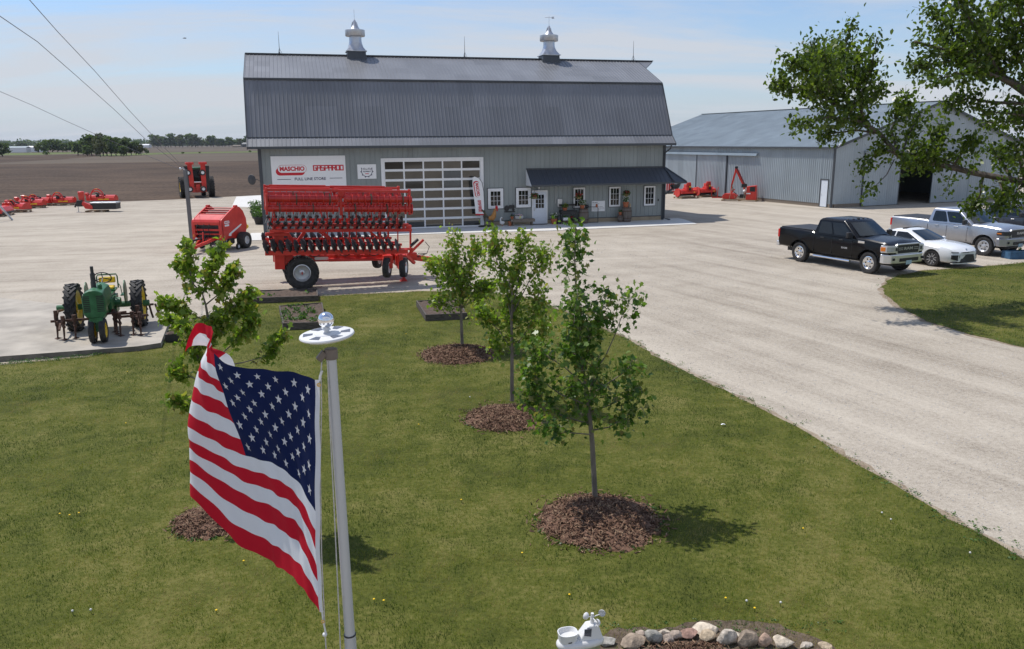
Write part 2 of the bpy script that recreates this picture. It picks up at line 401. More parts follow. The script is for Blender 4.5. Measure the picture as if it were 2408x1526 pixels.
sheet('far_verge', wpx([(-300, 366), (60, 364.5), (180, 361.5), (230, 361), (180, 357.5), (40, 359.5), (-300, 362)]), -.03, M['verge'])
yard = [(-75, -30), (-75, 30)] + wpx([(-60, 490), (117, 482), (280, 474), (391, 470), (507, 464), (606, 459)]) + [(30, 110), (130, 110), (130, -30)]
sheet('gravel_yard', yard, 0, M['gravel'])
sheet('concrete_path', wpx([(545, 486), (556, 462.5), (625, 458.5), (625, 488)]), .006, M['concrete'])

# lawn outlines (surveyed on the ground)
LAWN = wpx([(-330, 905), (-150, 880), (0, 858), (108, 849), (198, 840), (300, 822), (372, 808), (400, 775), (450, 752), (520, 732), (592, 716), (660, 706), (752, 697), (850, 692), (1000, 685), (1150, 688), (1230, 700), (1280, 715), (1330, 735), (1420, 775), (1480, 800), (1560, 850), (1700, 917), (1870, 1002), (2050, 1112), (2230, 1220), (2408, 1312), (2700, 1450)])
LAWN = LAWN + [(6, 1.5), (3, .6), (-6, .6), (-9, 4)]
RLAWN = wpx([(2076, 676), (2085, 662), (2110, 649), (2170, 637), (2300, 628), (2408, 618), (2600, 606)]) + [(36, 36), (36, 14)] + wpx([(2600, 862), (2408, 817), (2280, 786), (2180, 756), (2110, 717), (2082, 692)])
def jitter(poly, step=.35, amp=.06, seed=1):
    rr = random.Random(seed); out = []
    for i in range(len(poly)):
        a = Vector(poly[i][:2]); b = Vector(poly[(i + 1) % len(poly)][:2]); n = max(1, int((b - a).length / step)); nn = Vector((-(b - a).y, (b - a).x)).normalized()
        for k in range(n):
            q = a.lerp(b, k / n) + nn * rr.uniform(-amp, amp); out.append((q.x, q.y))
    return out
def grow(poly, d):
    P = [Vector(p) for p in poly]; A = sum(P[i].x * P[(i + 1) % len(P)].y - P[(i + 1) % len(P)].x * P[i].y for i in range(len(P))); sgn = -1 if A > 0 else 1
    out = []
    for i in range(len(P)):
        t = (P[(i + 1) % len(P)] - P[i - 1]).normalized(); out.append(tuple(P[i] + Vector((-t.y, t.x)) * d * sgn))
    return out
sheet('lawn_edge_soil', jitter(grow(LAWN, .13), .25, .09, 3), .004, M['edge'])
sheet('right_lawn_edge_soil', jitter(grow(RLAWN, .15), .3, .09, 4), .004, M['edge'])
sheet('lawn', jitter(LAWN, .3, .05, 1), .009, M['lawnbase'])
sheet('right_lawn', jitter(RLAWN, .3, .06, 2), .009, M['lawnbase'])

# ---- grass blades, one mesh: nobody could count them
def inside(poly, X, Y):
    c = np.zeros(len(X), bool); n = len(poly)
    for i in range(n):
        x1, y1 = poly[i]; x2, y2 = poly[(i + 1) % n]
        if y1 == y2: continue
        c ^= ((y1 > Y) != (y2 > Y)) & (X < (x2 - x1) * (Y - y1) / (y2 - y1) + x1)
    return c
MULCH = [(G(1078, 834), .95, .16), (G(1188, 984), .78, .15), (G(1409, 1226), .85, .17), (G(500, 1226), .55, .12)]
def blades(name, poly, n, seed, near_pow, hmin, hmax, wid, mt, box, far=32):
    g = np.random.default_rng(seed)
    x0, x1, y0, y1 = box
    m = n * 4
    u = g.random(m); Y = (y0 ** (1 - near_pow) + u * (y1 ** (1 - near_pow) - y0 ** (1 - near_pow))) ** (1 / (1 - near_pow)) if near_pow != 1 else y0 * (y1 / y0) ** u
    X = x0 + g.random(m) * (x1 - x0)
    ok = inside(poly, X, Y) & (np.abs(X) < Y * .85 + 7)
    for (c, r, h) in MULCH: ok &= ((X - c.x) ** 2 + ((Y - c.y)) ** 2) > (r * .97) ** 2
    X = X[ok][:n]; Y = Y[ok][:n]; k = len(X)
    # clumpy height
    cl = .5 + .5 * np.sin(X * 3.1 + 1.7 * np.sin(Y * 2.3)) * np.sin(Y * 2.7 + 1.3 * np.sin(X * 1.9))
    sc = (.75 + .035 * Y)
    h = (hmin + (hmax - hmin) * g.random(k) ** 1.5) * (.7 + .5 * cl)
    an = g.random(k) * 2 * np.pi; ln = h * g.uniform(.1, .95, k); w = wid * sc * g.uniform(.6, 1.3, k)
    a2 = an + np.pi / 2 + g.uniform(-.6, .6, k)
    V = np.zeros((k, 3, 3), np.float32)
    V[:, 0] = np.stack([X - np.cos(a2) * w, Y - np.sin(a2) * w, np.full(k, .005)], 1)
    V[:, 1] = np.stack([X + np.cos(a2) * w, Y + np.sin(a2) * w, np.full(k, .005)], 1)
    V[:, 2] = np.stack([X + np.cos(an) * ln, Y + np.sin(an) * ln, .009 + h], 1)
    me = bpy.data.meshes.new(name)
    me.vertices.add(k * 3); me.loops.add(k * 3); me.polygons.add(k)
    me.vertices.foreach_set('co', V.reshape(-1)); me.loops.foreach_set('vertex_index', np.arange(k * 3, dtype=np.int32))
    me.polygons.foreach_set('loop_start', np.arange(0, k * 3, 3, dtype=np.int32)); me.polygons.foreach_set('loop_total', np.full(k, 3, np.int32))
    at = me.attributes.new('leaf_rand', 'FLOAT', 'FACE'); at.data.foreach_set('value', g.random(k).astype(np.float32))
    me.update(calc_edges=True); me.materials.append(mt)
    o = bpy.data.objects.new(name, me); link(o); return tag(o, kind='stuff')
def grassmat(name):
    m, nt, b = newmat(name); N = nt.nodes; L = nt.links
    at = N.new('ShaderNodeAttribute'); at.attribute_name = 'leaf_rand'
    tc = N.new('ShaderNodeTexCoord')
    def nz(s, d):
        n = N.new('ShaderNodeTexNoise'); n.inputs['Scale'].default_value = s; n.inputs['Detail'].default_value = d; L.new(tc.outputs['Object'], n.inputs['Vector']); return n.outputs['Fac']
    a = nz(.42, 5); c = nz(2.6, 4)
    def ma(x, k, y):
        q = N.new('ShaderNodeMath'); q.operation = 'MULTIPLY_ADD'; L.new(x, q.inputs[0]); q.inputs[1].default_value = k
        if isinstance(y, float): q.inputs[2].default_value = y
        else: L.new(y, q.inputs[2])
        return q.outputs[0]
    t = ma(a, 2.9, ma(c, 2.5, ma(at.outputs['Fac'], .55, -2.53)))
    rp = N.new('ShaderNodeValToRGB'); L.new(t, rp.inputs[0]); E = rp.color_ramp.elements
    E[0].position = .12; E[0].color = (.020, .060, .004, 1); E[1].position = 1.0; E[1].color = (.38, .31, .12, 1)
    for p_, c_ in ((.28, (.062, .132, .006)), (.48, (.135, .195, .009)), (.74, (.30, .285, .040))):
        k = E.new(p_); k.color = (*c_, 1)
    L.new(rp.outputs[0], b.inputs['Base Color']); b.inputs['Roughness'].default_value = .55; b.inputs['Specular IOR Level'].default_value = .25
    tr = N.new('ShaderNodeBsdfTranslucent'); mx = N.new('ShaderNodeMixShader'); mx.inputs[0].default_value = .42
    L.new(rp.outputs[0], tr.inputs[0]); L.new(b.outputs[0], mx.inputs[1]); L.new(tr.outputs[0], mx.inputs[2]); L.new(mx.outputs[0], N['Material Output'].inputs['Surface'])
    return m
M['grass'] = grassmat('lawn grass')
blades('lawn_grass', LAWN, 760000, 11, 1.15, .018, .055, .0028, M['grass'], (-16, 16, 2.0, 33))
blades('right_lawn_grass', RLAWN, 90000, 12, 0.3, .02, .06, .0040, M['grass'], (12, 36, 18, 40))

# ---- small weeds along the lawn and drive borders, and loose stones on the gravel
def scatter_tri(name, pts, size, mt, seed, kind='stuff', up=.5, per=7):
    g = np.random.default_rng(seed); V = []; F = []; A = []
    for (x, y, s) in pts:
        for _ in range(per):
            a = g.random() * 6.283; d = s * g.random(); h = s * g.uniform(.1, up); r = size * g.uniform(.6, 1.4)
            c = np.array([x + d * math.cos(a), y + d * math.sin(a), .012 + h])
            q = g.normal(size=(2, 3)); q[0] /= np.linalg.norm(q[0]); q[1] -= q[0] * (q[1] @ q[0]); q[1] /= np.linalg.norm(q[1]); q[:, 2] *= .5
            b = len(V); V += [c - q[0] * r, c - q[1] * r * .6, c + q[0] * r, c + q[1] * r * .6]; F.append((b, b + 1, b + 2, b + 3)); A.append(g.random())
    me = bpy.data.meshes.new(name); me.from_pydata([tuple(v) for v in V], [], F); me.materials.append(mt)
    at = me.attributes.new('leaf_rand', 'FLOAT', 'FACE'); at.data.foreach_set('value', np.array(A, np.float32))
    o = bpy.data.objects.new(name, me); link(o); return tag(o, kind=kind)
def along(poly, i0, i1, n, out, seed, s=(.05, .14)):
    rr = random.Random(seed); r_ = []
    for _ in range(n):
        i = rr.randrange(i0, i1); a = Vector(poly[i][:2]); b = Vector(poly[(i + 1) % len(poly)][:2]); q = a.lerp(b, rr.random())
        r_.append((q.x + rr.gauss(0, out), q.y + rr.gauss(0, out), rr.uniform(*s)))
    return r_
wd = along(LAWN, 15, 27, 420, .14, 5, (.03, .09)) + along(LAWN, 2, 6, 260, .09, 6, (.05, .14)) + along(LAWN, 6, 15, 150, .12, 8, (.04, .1)) + along(RLAWN, 0, 14, 200, .12, 7)
for (c, r, h) in MULCH:
    for _ in range(70):
        a = rnd.random() * 6.283; q = r * rnd.uniform(.93, 1.1); wd.append((c.x + q * math.cos(a), c.y + q * math.sin(a), .04))
scatter_tri('border_weeds', wd, .019, M['leafplant'], 31)
def pebbles(name, n, seed, mt):
    g = np.random.default_rng(seed); V = []; F = []
    tries = 0
    while len(F) < n * 5 and tries < n * 30:
        tries += 1
        y = 5 + 38 * g.random() ** 1.4; x = g.uniform(-.1, .75) * y
        if inside(LAWN, np.array([x]), np.array([y]))[0] or inside(RLAWN, np.array([x]), np.array([y]))[0]: continue
        r = g.uniform(.006, .017) * (.7 + .015 * y); a = g.random() * 6.28; b = len(V)
        for k in range(4):
            t = a + k * 1.571; q = r * g.uniform(.7, 1.3); V.append((x + q * math.cos(t), y + q * math.sin(t), 0.001))
        for k in range(4):
            t = a + k * 1.571; q = r * g.uniform(.4, .7); V.append((x + q * math.cos(t), y + q * math.sin(t), r * g.uniform(.6, .9)))
        F += [(b + k, b + (k + 1) % 4, b + 4 + (k + 1) % 4, b + 4 + k) for k in range(4)] + [(b + 4, b + 5, b + 6, b + 7)]
    me = bpy.data.meshes.new(name); me.from_pydata(V, [], F); me.materials.append(mt)
    o = bpy.data.objects.new(name, me); link(o); return tag(o, kind='stuff')
M['stone'] = pm('gravel stones', (.46, .43, .40), .9, var=.25, scale=.9, col2=(.58, .55, .51), det=8)
pebbles('loose_gravel', 9000, 41, M['stone'])

# ---- raised concrete pad under the old tractor
def padpts(*px): return [G(x, y, .14) for x, y in px]
pp = padpts((-420, 872), (0, 838), (180, 825), (324, 814), (378, 806), (392, 770), (398, 727), (300, 727), (150, 716), (0, 700), (-420, 690))
mb = MB(); n = len(pp)
mb.face([(p.x, p.y, .14) for p in pp], 0)
for i in range(n):
    a, b = pp[i], pp[(i + 1) % n]
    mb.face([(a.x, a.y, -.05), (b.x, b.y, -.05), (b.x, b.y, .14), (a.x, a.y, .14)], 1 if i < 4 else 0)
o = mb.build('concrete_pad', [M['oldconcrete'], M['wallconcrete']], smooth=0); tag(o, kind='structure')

# ---- the air itself: thin even haze
hm = bpy.data.materials.new('haze air'); hm.use_nodes = True; hn = hm.node_tree.nodes; hn.remove(hn['Principled BSDF'])
pv = hn.new('ShaderNodeVolumePrincipled'); pv.inputs['Color'].default_value = (.80, .88, 1, 1); pv.inputs['Density'].default_value = .00007; pv.inputs['Anisotropy'].default_value = .2
hm.node_tree.links.new(pv.outputs[0], hn['Material Output'].inputs['Volume'])
o = MB().box(-4000, 4000, -400, 4000, -1.2, 24).build('haze', hm, smooth=0); tag(o, kind='stuff')
# ================================================================ barn
M['siding'] = pm('grey blue steel siding', (.248, .277, .278), .45, .12, sheetw=.915, var=.07, scale=.6, det=8)
M['roofsteel'] = pm('charcoal steel roofing', (.20, .205, .218), .40, .25, sheetw=.94, var=.08, scale=.5, det=8)
M['trimdark'] = pm('dark trim', (.06, .068, .078), .45, .1, var=.08)
M['awnroof'] = pm('dark awning steel', (.068, .076, .092), .45, .2, var=.06)
M['doorglass'] = pm('glazed door panel', (.026, .025, .021), .04, var=.6, scale=.35, ior=1.9)
M['shedwall'] = pm('pale grey steel siding', (.32, .365, .395), .5, .15, sheetw=.92, var=.08, scale=.5, det=8)
M['shedroof'] = pm('pale blue grey roofing', (.24, .285, .315), .42, .25, sheetw=.92, var=.07, scale=.4, det=8)
M['doorblue'] = pm('pale door paint', (.66, .71, .78), .45, var=.03)
BO = Vector((-14.71, 47.62, 0)); BA = R(15.0); BX = Vector((math.cos(BA), math.sin(BA), 0)); BY = Vector((-math.sin(BA), math.cos(BA), 0))
def bw(u, out=0.0, z=0.0): return BO + BX * u - BY * out + Vector((0, 0, z))
BL = 25.87
barn = thing('barn', 'long grey blue gambrel roofed store barn with two cupolas and a dark awning', 'barn', BO, BA)
PR = [(-.62, 5.06), (0.0, 5.58), (1.78, 9.03), (6.0, 10.80)]       # front roof profile: eave, kink, break, ridge (y, z)
D2 = 12.0
# walls: front ribbed panels round the glazed door opening, plain gables and back
DX0, DX1, DZ = 7.08, 13.42, 4.32
mb = MB()
def fpanel(x0, x1, z0, z1): mb.ribbed((x0, 0, z0), (1, 0, 0), (0, 0, 1), x1 - x0, z1 - z0, .305, .035, .022, (0, -1, 0))
fpanel(0, DX0, .30, 5.15); fpanel(DX1, BL, .30, 5.15); fpanel(DX0, DX1, DZ, 5.15)
gab = [(0, .3), (0, 5.58), (1.78, 8.95), (6, 10.7), (D2 - 1.78, 8.95), (D2, 5.58), (D2, .3)]
for x in (0.0, BL): mb.face([(x, a, b) for a, b in gab])
mb.face([(0, D2, .3), (BL, D2, .3), (BL, D2, 5.5), (0, D2, 5.5)])
mb.build('wall', M['siding'], barn, smooth=0)
mb = MB(); mb.box(-.02, DX0, -.02, .3, -.05, .30); mb.box(DX1, BL + .02, -.02, .3, -.05, .30); mb.box(BL - .3, BL + .02, .3, D2, -.05, .30); mb.box(-.02, .3, .3, D2, -.05, .30)
mb.build('foundation', M['foundation'], barn, smooth=0)
mb = MB(); mb.box(DX1 + .2, BL, -.030, -.003, .27, .32); mb.box(0, DX0 - .2, -.030, -.003, .27, .32)
for x0, x1 in ((-.03, .16), (BL - .16, BL + .03)): mb.box(x0, x1, -.045, -.004, .0, 5.1)
mb.box(-.03, BL + .03, -.05, -.004, 4.93, 5.12)
mb.build('corner_trim', M['trimdark'], barn, smooth=0)
# roof
def slope(a, b, x0, x1, mt, name, sp=.235):
    mb = MB(); ya, za = a; yb, zb = b; L = math.hypot(yb - ya, zb - za)
    nn = Vector((0, -(zb - za), yb - ya)); nn = nn if nn.z > 0 else -nn
    mb.ribbed((x0, ya, za), (1, 0, 0), (0, yb - ya, zb - za), x1 - x0, L, sp, .032, .022, nn)
    return mb
X0, X1 = -.55, BL + .42
for side in (0, 1):
    f = (lambda p: p) if side == 0 else (lambda p: (D2 - p[0], p[1]))
    for nm, i in (('eave_roof', 0), ('lower_roof', 1), ('upper_roof', 2)):
        a, b = PR[i], PR[i + 1]
        if i == 2: a = (a[0] - .10, a[1] - .02)
        if i == 1: b = (b[0] - .01, b[1] - .03)
        slope(f(a), f(b), X0, X1, None, nm).build(nm, M['roofsteel'], barn, smooth=0)
# hay hood at the right end
mb = MB(); rz = 10.80
mb.face([(X1, 6, rz + .015), (X1 + 1.25, 6, rz + .03), (X1 + .02, 4.5, rz - .62)]); mb.face([(X1, 6, rz + .015), (X1 + 1.25, 6, rz + .03), (X1 + .02, 7.5, rz - .62)])
mb.face([(X1 + .02, 4.5, rz - .66), (X1 + 1.25, 6, rz - .02), (X1 + .02, 7.5, rz - .66)])
mb.build('hay_hood', M['roofsteel'], barn, smooth=0)
mb = MB(); mb.beam((X0 - .02, 6, 10.84), (X1 + 1.2, 6, 10.84), .30, .05); mb.beam((X0, 1.70, 9.00), (X1, 1.70, 9.00), .05, .10)
mb.beam((X0, .02, 5.60), (X1, .02, 5.60), .12, .03)
for x in (X0 - .02, X1 + .02):
    for side in (0, 1):
        q = [(p[0] if side == 0 else D2 - p[0], p[1] + .0) for p in PR]
        for a, b in zip(q, q[1:]): mb.beam((x, a[0], a[1] - .07), (x, b[0], b[1] - .07), .05, .2)
mb.build('roof_trim', M['trimdark'], barn, smooth=0)
mb = MB(); mb.box(X0, X1, -.60, -.02, 4.95, 4.985); mb.build('soffit', M['trimdark'], barn, smooth=0)
mb = MB(); mb.prism([(-.75, 4.94), (-.75, 5.08), (-.73, 5.08), (-.72, 4.96), (-.63, 4.96), (-.63, 5.03), (-.60, 5.03), (-.60, 4.94)], X0, X1, 'x')
g = mb.build('gutter', M['trimdark'], barn, smooth=0)
mb = MB(); mb.tube([(BL + .1, -.68, 4.95), (BL + .1, -.6, 4.75), (BL - .05, -.12, 4.45), (BL - .05, -.1, 3.5)], .05, 8)
mb.tube([(BL - .05, -.1, 3.5), (BL + .12, -1.22, 2.64)], .05, 8); mb.tube([(BL + .02, -.1, 2.5), (BL + .02, -.1, .12), (BL + .3, -.45, .05)], .055, 8)
mb.build('downspout', M['trimdark'], g)
# cupolas
def cupola(u):
    c = thing('cupola', None, None); c.parent = barn; c.location = (u, 6, 10.62)
    mb = MB(); mb.mesh([(-.66, -.66, -.42), (.66, -.66, -.42), (.66, .66, -.42), (-.66, .66, -.42), (-.58, -.58, .42), (.58, -.58, .42), (.58, .58, .42), (-.58, .58, .42)], [(0, 1, 5, 4), (1, 2, 6, 5), (2, 3, 7, 6), (3, 0, 4, 7), (4, 5, 6, 7)])
    mb.box(-.8, .8, -.78, -.67, -.45, -.40)
    mb.build('curb', M['trimdark'], c, smooth=0)
    mb = MB()
    n = 20; lv = [(.42, .66, 1.0), (.47, .66, 1.0), (.50, .60, .95), (.72, .50, .5), (.98, .42, .1), (1.12, .40, 0), (1.42, .40, 0)]
    pts = []
    for z, r, sq in lv:
        for j in range(n):
            a = 2 * math.pi * (j + .5) / n; k = 1 / max(abs(math.cos(a)), abs(math.sin(a))); k = 1 + (k - 1) * sq; pts.append((r * k * math.cos(a), r * k * math.sin(a), z))
    mb.mesh(pts, [(i * n + j, i * n + (j + 1) % n, (i + 1) * n + (j + 1) % n, (i + 1) * n + j) for i in range(len(lv) - 1) for j in range(n)])
    mb.lathe([(.40, 1.36), (.62, 1.40), (.64, 1.44), (.64, 1.78), (.60, 1.80), (.35, 1.82), (.22, 2.0), (.12, 2.18), (.10, 2.30), (.05, 2.42), (0, 2.44)], n=20)
    mb.build('ventilator', M['steel'], c, smooth=30)
    mb = MB()
    for k in range(4):
        a = k * 1.571 + .3; mb.face([(0, 0, 2.0), (.26 * math.cos(a), .26 * math.sin(a), 1.95), (.18 * math.cos(a), .18 * math.sin(a), 2.25), (0, 0, 2.42)])
    mb.cyl((0, 0, 2.3), (0, 0, 3.05), .012, n=6)
    mb.build('finial', M['steel'], c)
    return c
cupola(6.38); c2 = cupola(19.65)
mb = MB(); mb.tube([(-.3, 0, 2.95), (.35, 0, 2.95)], .012, 6); mb.face([(.2, 0, 2.88), (.4, 0, 2.88), (.34, 0, 2.95), (.4, 0, 3.02), (.2, 0, 3.02)]); mb.build('weather_vane', M['steel'], c2)
for u in (1.55, 13.66, 26.0):
    mb = MB(); mb.cyl((u, 6, 10.84), (u, 6, 12.2), .022, .008, n=6)
    for k in range(3): mb.tube([(u + .18 * math.cos(k * 2.1), 6 + .18 * math.sin(k * 2.1), 10.80), (u, 6, 11.2)], .01, 5)
    mb.cyl((u, 6, 10.82), (u, 6, 10.95), .07, .03, n=8); mb.build('lightning_rod', M['darkmetal'], barn)
# glazed overhead door
od = thing('overhead_door', None, None); od.parent = barn; od.location = (0, 0, 0)
mb = MB(); T = .17
mb.box(DX0 - .02, DX0 + T, -.05, .12, 0, DZ); mb.box(DX1 - T, DX1 + .02, -.05, .12, 0, DZ); mb.box(DX0 + T, DX1 - T, -.05, .12, DZ - .13, DZ)
mb.build('door_casing', M['white'], od, smooth=0, bevel=.008)
mb = MB(); rows, cols = 7, 5; w0, w1, h0, h1 = DX0 + T, DX1 - T, .0, DZ - .13
rh = (h1 - h0) / rows; cw = (w1 - w0) / cols
for r_ in range(rows + 1):
    z = h0 + r_ * rh; t = .07 if 0 < r_ < rows else .09
    mb.box(w0, w1, -.012, .05, max(0, z - t), min(h1, z + t))
for c_ in range(cols + 1):
    x = w0 + c_ * cw; t = .045
    for r_ in range(rows):
        mb.box(max(w0, x - t), min(w1, x + t), -.010, .048, h0 + r_ * rh + (.07 if r_ else .09), h0 + (r_ + 1) * rh - (.07 if r_ < rows - 1 else .09))
mb.build('door_frame', M['white'], od, smooth=0)
for r_ in range(rows):
    for c_ in range(cols):
        mb = MB(); a = .006 * rnd.uniform(-1, 1); b = .012 * rnd.uniform(-1, 1)
        x0, x1, z0, z1 = w0 + c_ * cw + .03, w0 + (c_ + 1) * cw - .03, h0 + r_ * rh + .06, h0 + (r_ + 1) * rh - .06
        mb.face([(x0, .02 + a, z0), (x1, .02 - a, z0), (x1, .02 - a + b, z1), (x0, .02 + a + b, z1)]); mb.build('pane', M['doorglass'], od, smooth=0)
# windows
def window(x0, x1, z0, z1, fr, name='window'):
    w = thing(name, None, None); w.parent = barn
    mb = MB()
    for a, b, c, d in ((x0, x0 + fr, z0, z1), (x1 - fr, x1, z0, z1), (x0 + fr, x1 - fr, z0, z0 + fr), (x0 + fr, x1 - fr, z1 - fr, z1)): mb.box(a, b, -.075, -.0, c, d)
    mb.build('frame', M['white'], w, smooth=0, bevel=.006)
    mb = MB()
    for a, b, c, d in ((x0 - .035, x0, z0 - .035, z1 + .035), (x1, x1 + .035, z0 - .035, z1 + .035), (x0, x1, z1, z1 + .035), (x0, x1, z0 - .035, z0)): mb.box(a, b, -.045, 0, c, d)
    mb.build('trim', M['trimdark'], w, smooth=0)
    mb = MB(); a, b, c, d = x0 + fr, x1 - fr, z0 + fr, z1 - fr; s = .05
    for q in ((a, a + s, c, d), (b - s, b, c, d), (a + s, b - s, c, c + s), (a + s, b - s, d - s, d)): mb.box(q[0], q[1], -.058, -.0, q[2], q[3])
    a += s; b -= s; c += s; d -= s
    for k in (1, 2):
        mb.box(a + (b - a) * k / 3 - .010, a + (b - a) * k / 3 + .010, -.044, -.022, c, d)
        z = c + (d - c) * k / 3
        for j in range(3):
            mb.box(a + (b - a) * j / 3 + (.010 if j else 0), a + (b - a) * (j + 1) / 3 - (.010 if j < 2 else 0), -.043, -.022, z - .010, z + .010)
    mb.build('sash', M['white'], w, smooth=0)
    mb = MB(); mb.face([(a, -.028, c), (b, -.028, c), (b, -.030, d), (a, -.030, d)]); mb.build('pane', M['glassdark'], w, smooth=0)
    return w
window(13.70, 14.70, 1.10, 2.36, .13); window(15.55, 16.53, 1.12, 2.36, .13)
for x in (19.43, 21.92, 24.42): window(x, x + .80, 1.00, 2.30, .06)
# entry door under the awning
ed = thing('entry_door', None, None); ed.parent = barn
mb = MB(); ex0, ex1, ez = 16.62, 17.66, 2.18
mb.box(ex0, ex0 + .07, -.06, 0, 0, ez); mb.box(ex1 - .07, ex1, -.06, 0, 0, ez); mb.box(ex0 + .07, ex1 - .07, -.06, 0, ez - .08, ez); mb.build('door_frame', M['white'], ed, smooth=0, bevel=.006)
mb = MB(); a, b, c, d = ex0 + .07, ex1 - .07, .04, ez - .08
gx0, gx1, gz0, gz1 = a + .17, b - .17, 1.05, 1.90
mb.box(a, gx0, -.045, 0, c, d); mb.box(gx1, b, -.045, 0, c, d); mb.box(gx0, gx1, -.045, 0, c, gz0); mb.box(gx0, gx1, -.045, 0, gz1, d)
for k in (1, 2):
    mb.box(gx0 + (gx1 - gx0) * k / 3 - .012, gx0 + (gx1 - gx0) * k / 3 + .012, -.043, -.02, gz0, gz1)
    for j in range(3): mb.box(gx0 + (gx1 - gx0) * j / 3 + (.012 if j else 0), gx0 + (gx1 - gx0) * (j + 1) / 3 - (.012 if j < 2 else 0), -.042, -.02, gz0 + (gz1 - gz0) * k / 3 - .012, gz0 + (gz1 - gz0) * k / 3 + .012)
for (p, q) in ((a + .12, (a + b) / 2 - .05), ((a + b) / 2 + .05, b - .12)):
    for (z0, z1) in ((.18, .48), (.58, .92)):
        for w in ((p, p + .02, z0, z1), (q - .02, q, z0, z1), (p + .02, q - .02, z0, z0 + .02), (p + .02, q - .02, z1 - .02, z1)): mb.box(w[0], w[1], -.055, -.045, w[2], w[3])
dl = mb.build('door_leaf', M['doorblue'], ed, smooth=0)
mb = MB(); mb.face([(gx0, -.025, gz0), (gx1, -.025, gz0), (gx1, -.027, gz1), (gx0, -.027, gz1)]); mb.build('pane', M['glassdark'], dl, smooth=0)
mb = MB(); mb.box(a + .05, a + .10, -.065, -.046, .88, 1.12); mb.tube([(a + .075, -.06, 1.0), (a + .075, -.11, 1.0), (a + .19, -.11, 1.0)], .012, 6); mb.build('handle', M['steel'], dl)
# awning
aw = thing('awning', None, None); aw.parent = barn
A0, A1, AO, AZ0, AZ1 = 16.24, 26.92, 1.2, 2.58, 3.52
mb = MB(); n = Vector((0, -(AZ1 - AZ0), AO)).normalized(); n = Vector((0, -n.y if False else n.y, n.z))
L_ = math.hypot(AO, AZ1 - AZ0)
mb.ribbed((A0, -AO, AZ0), (1, 0, 0), (0, AO, AZ1 - AZ0), BL - A0, L_, .305, .03, .02, (0, -(AZ1 - AZ0), AO))
mb.face([(BL, -AO, AZ0), (A1, -AO, AZ0), (BL, 0, AZ1)]); mb.face([(A1, -AO, AZ0), (A1, 6, AZ0), (BL + .01, 6, AZ1), (BL + .01, 0, AZ1)])
mb.build('awning_roof', M['awnroof'], aw, smooth=0)
mb = MB(); mb.box(A0, A1, -AO - .03, -AO, AZ0 - .10, AZ0 + .01); mb.box(A1, A1 + .03, -AO - .03, 6, AZ0 - .10, AZ0 + .01); mb.beam((BL, 0, AZ1 + .02), (A1, -AO, AZ0 + .03), .09, .04); mb.beam((A0, -.03, AZ1 + .02), (BL, -.03, AZ1 + .02), .06, .09)
mb.build('fascia', M['trimdark'], aw, smooth=0)
mb = MB(); mb.face([(A0, -AO, AZ0 - .08), (A1, -AO, AZ0 - .08), (A1, -.0, AZ0 - .08), (A0, -.0, AZ0 - .08)]); mb.build('soffit', M['siding'], aw, smooth=0)
mb = MB(); mb.prism([(-AO - .01, AZ0 - .07), (-.01, AZ0 - .07), (-.01, AZ1 - .02)], A0 - .02, A0 + .01, 'x'); mb.build('end_panel', M['paper'], aw, smooth=0)
for (p, q) in (((BL + .06, -.12, 1.75), (BL + .72, -.95, 2.50)),):
    mb = MB(); mb.beam(p, q, .11, .11); mb.build('brace', M['trimdark'], aw, smooth=0)
mb = MB(); mb.lathe([(.05, 2.42), (.06, 2.36), (.05, 2.30), (.17, 2.24), (.18, 2.20), (.16, 2.20)], (17.02, -.28, 0)); mb.tube([(17.02, 0, 2.40), (17.02, -.1, 2.46), (17.02, -.28, 2.44)], .015, 6)
mb.build('barn_lamp', M['steel'], barn)
mb = MB(); mb.box(18.32, 18.64, -.14, -.022, 1.10, 1.60); mb.tube([(18.22, -.05, 2.5), (18.22, -.05, 1.3)], .018, 6); mb.build('electric_box', M['steel'], barn, smooth=0, bevel=.01)
mb = MB(); mb.box(25.42, 25.50, -.08, -.022, 1.28, 1.42); mb.build('wall_socket', M['darkmetal'], barn, smooth=0, bevel=.008)
mb = MB(); mb.lathe([(.02, 0), (.28, .03), (.30, .05)], (0, 0, 0), 'y', 16)
mb.tube([(0, 0, 0), (.25, .25, 0), (.35, .35, -.1)], .02, 6); o = mb.build('satellite_dish', M['darkmetal'], barn); o.location = (-.5, -.25, 3.2); o.rotation_euler = (0, 0, R(-40))
# apron
mb = MB(); ap = [(-.8, -3.3), (9.1, -3.3), (16.7, -4.0), (26.7, -3.3), (27.3, -.25), (27.3, .6), (-.8, .6)]
o = mb.face([(bw(u, -y).x, bw(u, -y).y, .022) for u, y in ap]).build('concrete_apron', M['concrete'], smooth=0); tag(o, kind='structure')

